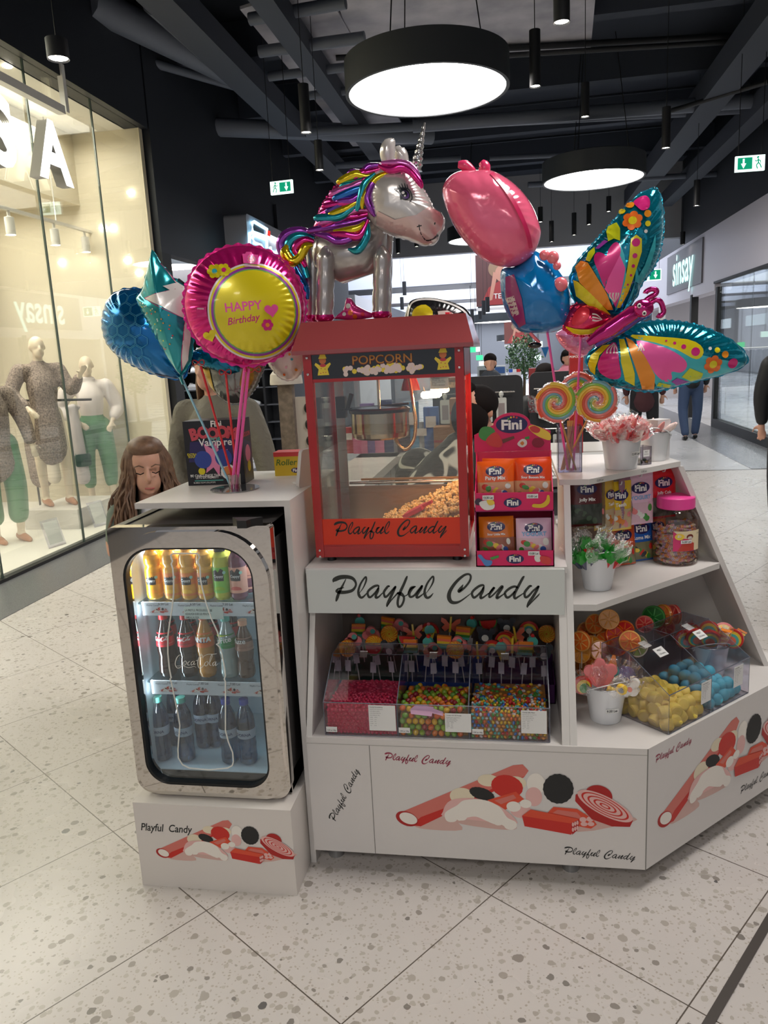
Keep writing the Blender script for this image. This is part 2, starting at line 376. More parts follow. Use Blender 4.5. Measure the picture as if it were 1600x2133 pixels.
WARM = ME('shop_light', (255, 244, 228), 9)
def arealight(nm, loc, sx, sy, e, col=(1, .96, .9), rot=(0, 0, 0)):
    l = bpy.data.lights.new(nm, 'AREA'); l.shape = 'RECTANGLE'; l.size = sx; l.size_y = sy; l.energy = e; l.color = col
    o = bpy.data.objects.new(nm, l); COL.objects.link(o); o.location = loc; o.rotation_euler = rot; return o
arealight('right_shop_light', (6.0, 14, 2.95), 3.4, 14, 260)
arealight('right_shop_light_far', (6.0, 30, 2.95), 3.4, 12, 260)
# sign letters on the right fascia, reading away from the camera
b = MB(); fr = Fr((XR-.06, 18.2, 3.12), (0, -1, 0), (0, 0, 1), (-1, 0, 0))
b.text('sinsay', (0, -.25), .98, fr, ME('sign_glow_cyan', (190, 246, 242), 1.5), .0, 'C', .015, sx=.9)
sg = b.build('shop_sign'); tag(sg, 'glowing white lowercase sinsay letters on the grey shop fascia at right', 'sign')
beam((XR-.03, 16.55, 2.72), (XR+.02, 20.1, 3.58), M('sign_panel', (112, 110, 116), .5), 'wall_right_sign_panel')
def ceilz(y):
    if y < 19: return 5.61
    for ya, yb in ((19.25, 27), (29.5, 35), (37.5, 43), (45.5, 51), (53, 59)):
        if ya < y < yb: return zb+1.62
    return zb
# ---------------------------------------------------------------- pendant lamps
LGT = ME('lamp_diffuser', (255, 249, 244), LAMP)
DRUM = M('lamp_drum', (50, 54, 58), .6)
def drum(x, y, z, r, label, h=.26):
    t = thing('pendant_lamp', (x, y, z), label, 'lamp', 'round pendant lamps along the mall')
    b = MB(); b.lathe([(r, 0), (r, h), (r-.05, h+.02), (0, h+.02)], (x, y, z), DRUM, 64, caps=False); b.lathe([(r, 0), (r-.03, 0), (r-.03, .03)], (x, y, z), DRUM, 64, caps=False); b.build('drum_shade', t, 40)
    b = MB(); b.lathe([(0, .012), (r-.03, .012)], (x, y, z), LGT, 64, caps=False); b.build('diffuser', t)
    for k in range(3):
        b = MB(); a = 2*pi*k/3; b.cyl((x+cos(a)*r*.7, y+sin(a)*r*.7, z+h), (x+cos(a)*r*.4, y+sin(a)*r*.4, ceilz(y)), .006, BLK, n=6); b.build('suspension_wire', t)
    return t
p1 = atz(890, 193, 3.8); drum(p1.x, p1.y, 3.8, .70, 'largest round drum pendant glowing white directly above the unicorn balloon')
p2 = atz(1236, 376, 3.8); drum(p2.x, p2.y, 3.8, .68, 'round pendant glowing white above the butterfly balloon wing')
drum(-.62, 16.4, 3.8, .68, 'round pendant half hidden behind the pink balloon, before the grey bulkhead')
p4 = aty(405, 552, 13.0); drum(p4.x-.35, 13.0, p4.z-.05, .75, 'wide pale round pendant seen behind the teal star balloon')
drum(1.1, 2.4, 3.8, .68, 'round drum pendant high over the kiosk, out of the photo above'); drum(-.7, -2.2, 3.8, .68, 'round drum pendant above and behind the viewer')
drum(1.6, -5.6, 3.8, .68, 'round drum pendant farther behind the viewer, right side'); drum(-2.4, -8.8, 3.8, .68, 'round drum pendant farthest behind the viewer, left side')
for px, py, Y, lb in ((1035, 671, 27.6, 'small round pendant right of the popcorn roof under the white bay'), (1072, 709, 36.0, 'tiny round pendant above the far green tree')):
    q = aty(px, py, Y); drum(q.x, q.y, q.z, .8, lb)
# ---------------------------------------------------------------- tube downlights
TUBE = M('tube_black', (24, 26, 30), .5)
GLOW = ME('downlight_glow', (255, 244, 228), 26)
def tubelight(px, py, z, L, label, r=.045, power=1.0, top=None):
    q = atz(px, py, z) if z < 50 else aty(px, py, z-100)
    x, y, z = q
    t = thing('tube_downlight', (x, y, z), label, 'spotlight', 'black tube downlights hanging from the ceiling')
    b = MB(); b.lathe([(r*.86, .012), (r, 0), (r, L), (0, L)], (x, y, z), TUBE, 20, caps=False); b.build('tube', t, 40)
    b = MB(); b.lathe([(0, .01), (r*.86, .01)], (x, y, z), GLOW, 20, caps=False); b.build('lens', t)
    b = MB(); b.cyl((x, y, z+L), (x, y, top or ceilz(y)), .004, TUBE, n=6); b.build('cord', t)
    if power:
        l = bpy.data.lights.new('downlight', 'SPOT'); l.energy = SPOT*power; l.spot_size = R_(75); l.spot_blend = .6; l.shadow_soft_size = .04; l.color = (1, .95, .88)
        o = bpy.data.objects.new('downlight', l); COL.objects.link(o); o.location = (x, y, z-.01); o['kind'] = 'helper'
tubelight(1170, 48, 3.55, .34, 'black tube spotlight cut by the top edge, right of the big round lamp', .05)
tubelight(1115, 181, 3.7, .42, 'lit black tube spotlight just below and right of the big round lamp', .045)
tubelight(1219, 244, 3.75, .3, 'small lit tube spotlight right of centre on the dark ceiling pipe', .04)
tubelight(1387, 309, 3.6, .4, 'lit black tube spotlight above the upper butterfly wing tip', .045)
tubelight(638, 277, 3.7, .42, 'dim black tube spotlight left of the big round lamp', .05)
tubelight(666, 355, 3.6, .3, 'lit black tube spotlight above the unicorn mane', .045)
tubelight(1451, 429, 3.5, .35, 'lit tube spotlight above the right shop fascia', .045)
tubelight(122, 124, 3.6, .12, 'bright recessed spotlight at upper left above the shop sign letters', .07)
for i, (px, py, L) in enumerate(((1126, 463, .3), (1149, 504, .42), (1196, 490, .45), (1227, 468, .4), (1268, 441, .3), (1422, 509, .25), (830, 528, .3), (868, 514, .3))):
    tubelight(px, py, 100+17.2+.2*(i % 3), L, ['black tube spotlight before the bulkhead, touching the pink balloon edge', 'lowest black tube spotlight before the grey bulkhead, right of the pink balloon', 'long black tube spotlight before the bulkhead, middle of the row', 'long black tube spotlight before the bulkhead with no visible cord', 'short tube spotlight high before the grey bulkhead near the big oval lamp', 'small spotlight under the bulkhead corner near the sinsay sign', 'tube spotlight before the bulkhead just under the unicorn chin', 'small tube spotlight under the unicorn chin, right one of two'][i], .05, 0)
for i, (px, py, Y) in enumerate(((843, 615, 24), (838, 645, 26), (1000, 665, 25.5), (1008, 656, 23), (1016, 650, 22), (984, 672, 25), (790, 600, 22))):
    tubelight(px, py, 100+Y, .4, ['far tube spotlight by the unicorn front leg', 'far tube spotlight just under the first one by the unicorn leg', 'far tube spotlight right of the black balloon', 'far tube spotlight beside the black balloon edge, lower one', 'far tube spotlight left of the oval lamp near the blue balloon', 'far tube spotlight above the machine roof corner', 'far tube spotlight left of the unicorn front legs'][i], .06, 0)
# ---------------------------------------------------------------- exit signs
EGREEN = ME('exit_green', (20, 150, 110), .9); EWHITE = ME('exit_white', (225, 255, 245), 1.6)
def exitsign(px, py, Y, w, label, flip=False, rz=0, top=None):
    q = aty(px, py, Y); t = thing('exit_sign', q, label, 'sign', 'green running-man exit signs'); h = w*.52
    fr = Fr(q, (cos(rz), sin(rz), 0), (0, 0, 1), (sin(rz), -cos(rz), 0))
    b = MB(); b.box((-w/2, -h/2, -.03), (w/2, h/2, 0), EWHITE, fr)
    b.box((-w/2+.015, -h/2+.015, .001), (w/2-.015, h/2-.015, .004), EWHITE, fr); b.build('panel', t)
    s = -1 if flip else 1; b = MB()
    g0, g1 = (-.02*s, (w/2-.02)*s); b.box((min(g0, g1), -h/2+.02, .004), (max(g0, g1), h/2-.02, .006), EGREEN, fr)
    ax = s*w*.235; b.add([fr.p(ax+a*w, c*h, .008) for a, c in ((-.03, .3), (.03, .3), (.03, 0), (.09, 0), (0, -.32), (-.09, 0), (-.03, 0))], [tuple(range(7))], EWHITE)
    mx = -s*w*.26
    for P in (((0, .3, .05), (.02, .28, .05)), ((0, .2, .035), (-.01, 0, .035), (.05, -.12, .03), (.02, -.3, .03)), ((-.01, 0, .03), (-.07, -.1, .03), (-.11, -.26, .03)), ((0, .15, .025), (-.07, .1, .025), (-.09, -.02, .02)), ((0, .15, .025), (.07, .08, .025), (.1, .14, .02))):
        b.ribbon([(mx+p[0]*w*s, p[1]*h*1.2, p[2]*w*1.2) for p in P], fr, EGREEN, .008, 3)
    b.build('pictogram', t)
    b = MB()
    for a in (-.4, .4): b.cyl(fr.p(a*w, h/2, -.015), fr.p(a*w, (top or ceilz(q.y))-q.z, -.015), .004, BLK, n=6)
    b.build('rod', t)
exitsign(586, 390, 9.0, .27, 'green exit sign with running man left of the unicorn mane', rz=R_(-6))
exitsign(1563, 340, 9.6, .31, 'green exit sign at upper right with arrow on its left', True, rz=R_(4))
exitsign(329, 414, 11.0, .25, 'dim green exit sign behind the shop glass corner, above the teal star', True)
exitsign(1355, 573, 20, .5, 'small far exit sign left of the sinsay lettering')
for i, (px, py, Y) in enumerate(((992, 727, 30), (999, 745, 33), (1004, 757, 38), (983, 728, 28), (1120, 745, 32), (1122, 717, 29))):
    q = aty(px, py, Y); b = MB(); b.box((q.x-.14, Y, q.z-.1), (q.x+.14, Y+.03, q.z+.1), ME('exit_far', (70, 235, 150), 1.3) if i in (1, 3) else EWHITE)
    b.cyl((q.x, Y+.01, q.z+.1), (q.x, Y+.01, ceilz(Y)), .01, BLK, n=6); tag(b.build('exit_sign'), 'tiny far lit exit sign in the distance beside the popcorn machine or above the tree', 'sign', 'far lit signs down the mall')
# ================================================================ the kiosk
Y0, XL, XD0, XD1, XC = 2.12, -.655, .144, .164, .362
ZB0, ZB1 = .065, .457
FK = Fr((0, Y0, 0), (1, 0, 0), (0, 0, 1), (0, -1, 0))           # front plane
D45 = V((1, 1, 0)).normalized(); N45 = V((1, -1, 0)).normalized()
YE = 2.745; LE = (YE-Y0)                                          # end panel plane
FS = Fr((XC, Y0, 0), D45, (0, 0, 1), N45)                         # angled face
kiosk = thing('candy_kiosk', (0, 2.5, 0), 'white laminate candy kiosk counter with Playful Candy graphics and slanted display bays', 'kiosk')
b = MB()
base = [(XL, Y0), (XC, Y0), (XC+LE, YE), (XC+LE-.15, 2.99), (XD0, 2.99), (XD0, 2.75), (XL, 2.75)]
b.prism(base, ZB0, ZB1, WHITE); b.build('base_cabinet', kiosk)
SEAM = M('panel_seam', (120, 118, 112), .7)
b = MB(); b.box((-.4575, ZB0, .0003), (-.4555, ZB1-.02, .0008), SEAM, FK); b.box((XL, ZB1-.021, .0003), (XC, ZB1-.019, .0008), M('seam_soft', (176, 172, 166), .6), FK); b.box((XC-.0015, ZB0, -.0002), (XC+.0012, ZB1, .0012), SEAM, FK)
b.build('edge_seam', kiosk)
# uprights leaning back: front edge from base to counter / shelf
def slant(z): return Y0+.384*(z-ZB1)
def upright(x0, x1, z1, yb, nm='side_panel'):
    b = MB(); P = [(Y0+.004, ZB1), (slant(z1)+.004, z1), (yb, z1), (yb, ZB1)]
    b.prism(P, x0, x1, WHITE, Fr((0, 0, 0), (0, 1, 0), (0, 0, 1), (1, 0, 0)), WHITE2); return b.build(nm, kiosk)
upright(XL, XL+.018, .965, 2.75); upright(.121, .1435, .965, 2.75); upright(XD0, XD1, 1.183, 2.75, 'divider_panel')
b = MB(); b.box((XL+.018, 2.62, ZB1), (.121, 2.635, .95), M('bay_back', (120, 108, 100), .6)); b.build('back_panel', kiosk)
b = MB(); b.box((XL, 2.245, .948), (XD0, 3.0, .966), WHITE); b.build('counter_top', kiosk)
b = MB(); b.box((XL+.005, 2.232, .822), (XD0-.008, 2.247, .962), M('sign_white', (205, 210, 206), .35)); sb = b.build('sign_board', kiosk)
# shelves of the right bay
S1 = [(.132, 2.412), (.222, 2.408), (.556, 2.742), (.505, 2.975), (.132, 2.975)]
S2 = [(XD1, 2.275), (.232, 2.275), (.694, 2.737), (.645, 2.975), (XD1, 2.975)]
b = MB(); b.prism(S1, 1.182, 1.2, WHITE, side=WHITE2); b.build('top_shelf', kiosk)
b = MB(); b.prism(S2, .82, .84, WHITE, side=WHITE2); b.build('middle_shelf', kiosk)
b = MB(); A, B = V((.548, 2.742, 1.182)), V((.858, 2.745, ZB1)); bk = V((-.05, .235, 0)); tk = V((.018, 0, 0))
q = [A, B, B+bk, A+bk]; b.add(q+[p+tk for p in q], [(0, 1, 2, 3), (7, 6, 5, 4), (0, 4, 5, 1), (1, 5, 6, 2), (2, 6, 7, 3), (3, 7, 4, 0)], WHITE); b.build('end_panel', kiosk)
b = MB(); b.prism([(XD1, .457), (.825, .457), (.515, 1.182), (XD1, 1.182)], 0, .012, M('bay_back_grey', (176, 172, 166), .6), Fr((0, 2.99, 0), (1, 0, 0), (0, 0, 1), (0, -1, 0))); b.build('back_panel', kiosk)
FOOT = M('foot_grey', (150, 150, 150), .35, .6)
for x, y in ((-.605, 2.20), (.15, 2.20), (.75, 2.64), (-.6, 2.7)):
    b = MB(); b.lathe([(.026, 0), (.026, .03), (.022, .032), (.022, .066)], (x, y, 0), FOOT, 20); b.build('foot', kiosk, 40)
# price strips on the shelf edges
for a, t in ((.05, '12.00 Lei'), (.27, '5.00 Lei')): b = MB(); b.text(t, (a, 1.1875), .009, Fr((.222, 2.408, 0), D45, (0, 0, 1), N45), INK, .001); b.build('price_tag', kiosk)
# ---------------------------------------------------------------- the brush lettering, strokes in sign pixels
STK = [
 [(72, 190, 2), (95, 150, 60), (180, 112, 66), (285, 104, 58), (370, 128, 50), (412, 190, 34), (405, 250, 32), (350, 312, 44), (250, 338, 50), (160, 338, 54), (115, 322, 34), (150, 285, 24), (230, 268, 10)],
 [(268, 140, 12), (240, 190, 22), (195, 270, 34), (150, 350, 42), (122, 420, 44), (104, 466, 28), (100, 480, 10)],
 [(460, 350, 8), (520, 270, 16), (565, 175, 26), (574, 118, 26), (556, 112, 26), (490, 200, 28), (446, 310, 34), (452, 385, 44), (480, 420, 36), (520, 402, 28), (565, 355, 14)],
 [(752, 248, 22), (735, 236, 32), (680, 250, 36), (605, 305, 34), (580, 355, 34), (600, 412, 36), (640, 398, 30), (700, 335, 26), (745, 270, 24)],
 [(748, 268, 24), (735, 320, 34), (705, 375, 38), (703, 420, 38), (745, 405, 26), (800, 350, 14)],
 [(905, 245, 26), (880, 255, 34), (825, 330, 36), (825, 375, 34), (838, 410, 34), (880, 385, 32), (940, 315, 28), (995, 258, 34)],
 [(998, 255, 28), (975, 300, 36), (920, 410, 42), (875, 500, 40), (858, 545, 28), (862, 556, 12)],
 [(864, 545, 14), (930, 455, 16), (1030, 345, 24)],
 [(1175, 98, 18), (1160, 130, 34), (1120, 220, 38), (1065, 330, 40), (1030, 430, 36), (1018, 510, 36), (1034, 560, 34), (1075, 535, 32), (1110, 460, 32), (1110, 400, 36), (1070, 360, 56), (1025, 352, 26)],
 [(1120, 400, 14), (1170, 370, 16), (1190, 320, 20), (1230, 268, 36), (1285, 252, 20)],
 [(1285, 252, 16), (1240, 280, 36), (1200, 340, 38), (1195, 385, 36), (1215, 408, 34), (1265, 385, 30), (1330, 305, 28), (1385, 242, 32)],
 [(1388, 240, 24), (1370, 280, 36), (1310, 370, 38), (1303, 415, 36), (1340, 405, 28), (1405, 355, 14)],
 [(1440, 350, 8), (1500, 270, 16), (1548, 180, 26), (1557, 110, 26), (1535, 108, 26), (1465, 200, 28), (1422, 310, 34), (1426, 385, 44), (1455, 420, 38), (1500, 400, 30), (1542, 352, 10)],
 [(1975, 222, 10), (1945, 275, 44), (1915, 315, 46), (1925, 322, 36), (2000, 262, 30), (2070, 170, 30), (2088, 100, 30), (2060, 66, 30), (1990, 85, 36), (1880, 180, 42), (1790, 310, 50), (1768, 410, 60), (1800, 480, 54), (1870, 490, 40), (1950, 455, 24), (2080, 355, 10)],
 [(2270, 240, 22), (2255, 228, 32), (2200, 245, 36), (2125, 305, 34), (2098, 355, 34), (2120, 412, 36), (2160, 395, 30), (2220, 335, 26), (2265, 262, 24)],
 [(2268, 258, 24), (2255, 315, 34), (2225, 375, 38), (2223, 420, 38), (2265, 405, 26), (2335, 350, 14)],
 [(2335, 360, 14), (2380, 300, 26), (2415, 262, 30), (2400, 290, 34), (2350, 360, 34), (2345, 410, 26), (2390, 380, 24), (2460, 310, 26), (2520, 250, 38), (2530, 262, 34), (2500, 310, 38), (2460, 370, 40), (2450, 420, 38), (2490, 402, 26), (2560, 350, 14)],
 [(2735, 262, 30), (2700, 248, 34), (2640, 270, 36), (2580, 320, 34), (2565, 360, 34), (2592, 412, 36), (2640, 390, 30), (2700, 325, 26)],
 [(2832, 102, 20), (2815, 125, 34), (2765, 220, 38), (2705, 340, 40), (2693, 390, 40), (2705, 425, 34), (2745, 402, 26), (2820, 350, 14)],
 [(2930, 240, 26), (2905, 248, 34), (2845, 325, 36), (2838, 370, 34), (2852, 408, 34), (2895, 385, 32), (2960, 310, 28), (3030, 250, 34)],
 [(3032, 250, 26), (3010, 300, 36), (2950, 405, 42), (2900, 480, 40), (2875, 540, 28), (2876, 556, 12)],
 [(2885, 535, 14), (2960, 450, 18), (3020, 385, 22), (3052, 345, 4)]]
def candy_name(b, fr, x, y, w, mat, z=.0006, rot=0.0, wt=1.0, sx=1.0):
    """Playful Candy: left edge x, mid height y, total width w in frame units"""
    k = w/2980.0; ca, sa = cos(rot), sin(rot)
    def f(a, c):
        a2, c2 = (a-72)*k*sx, (320-c)*k
        return (x+a2*ca-c2*sa, y+a2*sa+c2*ca)
    for i, s in enumerate(STK):
        P = catmull(s, 5); b2 = [(f(p[0], p[1]), p[2]*k*wt) for p in P]
        n = len(b2); vs = []
        for j in range(n):
            (ax, ay), _ = b2[max(j-1, 0)]; (bx, by), _ = b2[min(j+1, n-1)]; dx, dy = bx-ax, by-ay; l = sqrt(dx*dx+dy*dy) or 1
            (px, py), wd = b2[j]; wd = max(wd, 0)*.5; vs += [fr.p(px-dy/l*wd, py+dx/l*wd, z), fr.p(px+dy/l*wd, py-dx/l*wd, z)]
        b.add(vs, [(2*j, 2*j+1, 2*j+3, 2*j+2) for j in range(n-1)], mat)
        for (px, py), wd in (b2[0], b2[-1]):
            wd *= .5; b.add([fr.p(px+wd*cos(t*pi/5), py+wd*sin(t*pi/5), z) for t in range(10)], [tuple(range(10))], mat)
FSG = Fr((0, 2.232, 0), (1, 0, 0), (0, 0, 1), (0, -1, 0))
pl = aty(695, 1231, 2.232); pr_ = aty(1125, 1231, 2.232)
b = MB(); candy_name(b, FSG, pl.x, pl.z, (pr_.x-pl.x), M('sign_black', (40, 44, 38), .5)); b.build('sign_lettering', kiosk)
# ---------------------------------------------------------------- the printed candy picture
PR = M('print_red', (196, 36, 24), .5); PR2 = M('print_red_dark', (168, 22, 18), .5); PS = M('print_salmon', (206, 112, 100), .5); PP = M('print_pink', (222, 176, 170), .5)
PW = M('print_cream', (232, 226, 216), .5); PY = M('print_ivory', (224, 212, 184), .5); PK = M('print_black', (30, 30, 30), .6); PSH = M('print_floor_pink', (206, 170, 160), .5); POR = M('print_orange', (214, 74, 44), .5)
def picture(b, fr, x, y, k, kx=1.0, ang=0.0):
    """liquorice heap printed on white; k metres per picture pixel (panel pixels, origin 810,1660)"""
    L = [0.0004]
    def f(a, c): a2, c2 = (a-1060)*k*kx, (1672-c)*k; return (x+a2*cos(ang)-c2*sin(ang), y+a2*sin(ang)+c2*cos(ang))
    def pg(P, m, sm=0):
        if sm: P = [p[:2] for p in catmull([(a, c) for a, c in P], sm, True)]
        b.add([fr.p(*f(a, c), L[0]) for a, c in P], [tuple(range(len(P)))], m); L[0] += .00006
    def el(cx, cy, rx, ry, m, rot=0, jag=0):
        P = []
        for i in range(36):
            t = 2*pi*i/36; q = 1+(jag*(.5 if i % 2 else -.5)); a, c = rx*cos(t)*q, ry*sin(t)*q; P.append((cx+a*cos(rot)-c*sin(rot), cy+a*sin(rot)+c*cos(rot)))
        pg(P, m)
    pg([(860, 1728), (925, 1712), (960, 1742), (870, 1744)], PSH, 4); pg([(935, 1710), (1000, 1700), (1070, 1722), (1060, 1736), (960, 1728)], PSH, 4)
    pg([(1190, 1690), (1300, 1690), (1312, 1702), (1200, 1732)], PSH, 3)
    pg([(819, 1712), (1070, 1585), (1090, 1582), (1102, 1596), (1092, 1612), (870, 1738), (840, 1740)], PS)
    pg([(872, 1716), (950, 1680), (1060, 1624), (1096, 1608), (870, 1739), (850, 1736)], PR)
    el(841, 1722, 25, 17, PR2, .35); el(844, 1721, 20, 13, PW, .35)
    el(1075, 1625, 22, 15, PY); el(1018, 1622, 22, 14, PY)
    el(962, 1662, 26, 20, PY); el(1117, 1625, 19, 24, PW); el(1112, 1655, 17, 22, PP); el(1085, 1690, 22, 16, PP)
    el(1004, 1654, 27, 14, PK, .3, .04); el(1057, 1634, 33, 26, PR, .2, .02)
    pg([(1015, 1668), (1075, 1645), (1092, 1662), (1050, 1690)], POR); pg([(1030, 1668), (1070, 1652), (1076, 1660), (1044, 1676)], PS)
    el(1070, 1680, 15, 12, PW); el(1095, 1672, 12, 10, PW)
    pg([(920, 1700), (938, 1672), (990, 1665), (1040, 1680), (1075, 1712), (1060, 1720), (930, 1712)], PP, 4)
    pg([(925, 1702), (950, 1684), (968, 1670), (1010, 1668), (1040, 1682), (1056, 1706), (1074, 1716), (1074, 1730), (1060, 1734), (1044, 1724), (1030, 1724), (1010, 1716), (990, 1708), (970, 1712), (955, 1720), (945, 1714), (938, 1724), (926, 1720)], PW, 4)
    el(938, 1715, 12, 9, PW); el(1062, 1725, 13, 10, PW); el(960, 1710, 11, 9, PW); el(1037, 1717, 11, 9, PW)
    el(1162, 1634, 31, 34, PK, .1, .035)
    el(1243, 1646, 28, 24, PR2, .3)
    pg([(1140, 1690), (1152, 1676), (1200, 1678), (1232, 1700), (1240, 1712), (1228, 1722), (1180, 1714)], POR); pg([(1150, 1690), (1160, 1682), (1200, 1686), (1212, 1702)], PS)
    el(1212, 1702, 7, 6, PP); el(1226, 1700, 7, 6, PP); el(1214, 1712, 7, 5, PP); el(1228, 1711, 7, 5, PP)
    pg([(1197, 1645), (1210, 1640), (1260, 1680), (1312, 1698), (1306, 1713), (1270, 1714), (1230, 1700), (1196, 1660)], PR2)
    el(1256, 1668, 62, 21, PP, .5); 
    for r in (.86, .64, .42, .2): el(1256, 1668, 62*r, 21*r, PR, .5); el(1256, 1668, 62*r-4.5, 21*r-1.8, PP, .5)
    pg([(1087, 1700), (1105, 1684), (1203, 1700), (1202, 1708), (1188, 1738), (1092, 1724)], PR); pg([(1088, 1700), (1105, 1684), (1203, 1701), (1190, 1712)], POR)
    pg([(1188, 1711), (1204, 1701), (1203, 1724), (1190, 1738)], PR2)
    for i in range(3):
        for j in range(2): el(1191.5+i*4.6, 1714+j*12-i*2.5, 2.2, 5, PP)
b = MB(); picture(b, FK, (aty(1060, 1672, Y0)).x, aty(1060, 1672, Y0).z, (aty(1310, 1672, Y0).x-aty(820, 1672, Y0).x)/490)
b.build('candy_picture', kiosk)
b = MB(); p = aty(802, 1577, Y0); q = aty(939, 1580, Y0); CRM = M('print_crimson', (150, 42, 70), .5)
candy_name(b, FK, p.x, p.z, (q.x-p.x), CRM, wt=1.15, rot=-.045); b.build('panel_lettering', kiosk); b = MB()
p = aty(1176, 1773, Y0); q = aty(1324, 1780, Y0); candy_name(b, FK, p.x, p.z, q.x-p.x, INK, rot=-.045); b.build('panel_lettering', kiosk); b = MB()
p = aty(693, 1708, Y0); candy_name(b, FK, p.x-.0, p.z, .2, INK, rot=R_(63))
b.build('panel_lettering', kiosk)
# angled face: same print
def on45(px, py):
    d = ray(px, py); t = (FS.o-CC).dot(N45)/d.dot(N45); P = CC+d*t-FS.o; return (P.dot(D45), P.z)
a0 = on45(1372, 1700); a1 = on45(1600, 1560)
b = MB(); kk = .00150; picture(b, FS, a0[0]+240*kk, a0[1]+.052, kk, 1.0, .0)
b.build('candy_picture', kiosk)
b = MB(); p, q = on45(1366, 1583), on45(1440, 1555); candy_name(b, FS, p[0], p[1], (q[0]-p[0]), CRM, wt=1.15); b.build('panel_lettering', kiosk); b = MB(); p = on45(1543, 1648); candy_name(b, FS, p[0], p[1], .21, INK)
b.build('panel_lettering', kiosk)
# ---------------------------------------------------------------- side cabinet over the fridge
cab = thing('side_cabinet', (-.9, 2.3, 0), 'white open cabinet top on a side panel, balloons stand on it, fridge below', 'cabinet')
YC = 2.145
b = MB(); b.box((-1.15, YC, 1.182), (XL-.004, 2.56, 1.2), WHITE); b.build('cabinet_top', cab)
b = MB(); b.box((XL-.022, YC, 0), (XL-.004, 2.56, 1.182), WHITE); b.build('side_panel', cab)
b = MB(); b.box((-1.13, 2.545, 0), (XL-.022, 2.56, 1.182), WHITE); b.build('back_panel', cab)
# ---------------------------------------------------------------- plinth
pl_ = thing('fridge_plinth', (-.93, 2.2, 0), 'white plinth box with a candy print on the floor under the fridge', 'plinth')
b = MB(); b.box((-1.186, 1.985, 0), (-.679, 2.5, .289), M('plinth_white', (214, 208, 202), .4)); b.build('box', pl_)
FP = Fr((0, 1.985, 0), (1, 0, 0), (0, 0, 1), (0, -1, 0))
b = MB(); c = aty(470, 1765, 1.985); picture(b, FP, c.x-.01, c.z+.012, (aty(600, 1765, 1.985).x-aty(315, 1765, 1.985).x)/490, 1.0, .0); b.build('candy_picture', pl_)
b = MB(); p = aty(294, 1729, 1.985); b.text('Playful  Candy', (p.x, p.z), .036, FP, INK, .0006, 'L', .012, shear=.25, sx=.82); b.build('lettering', pl_)
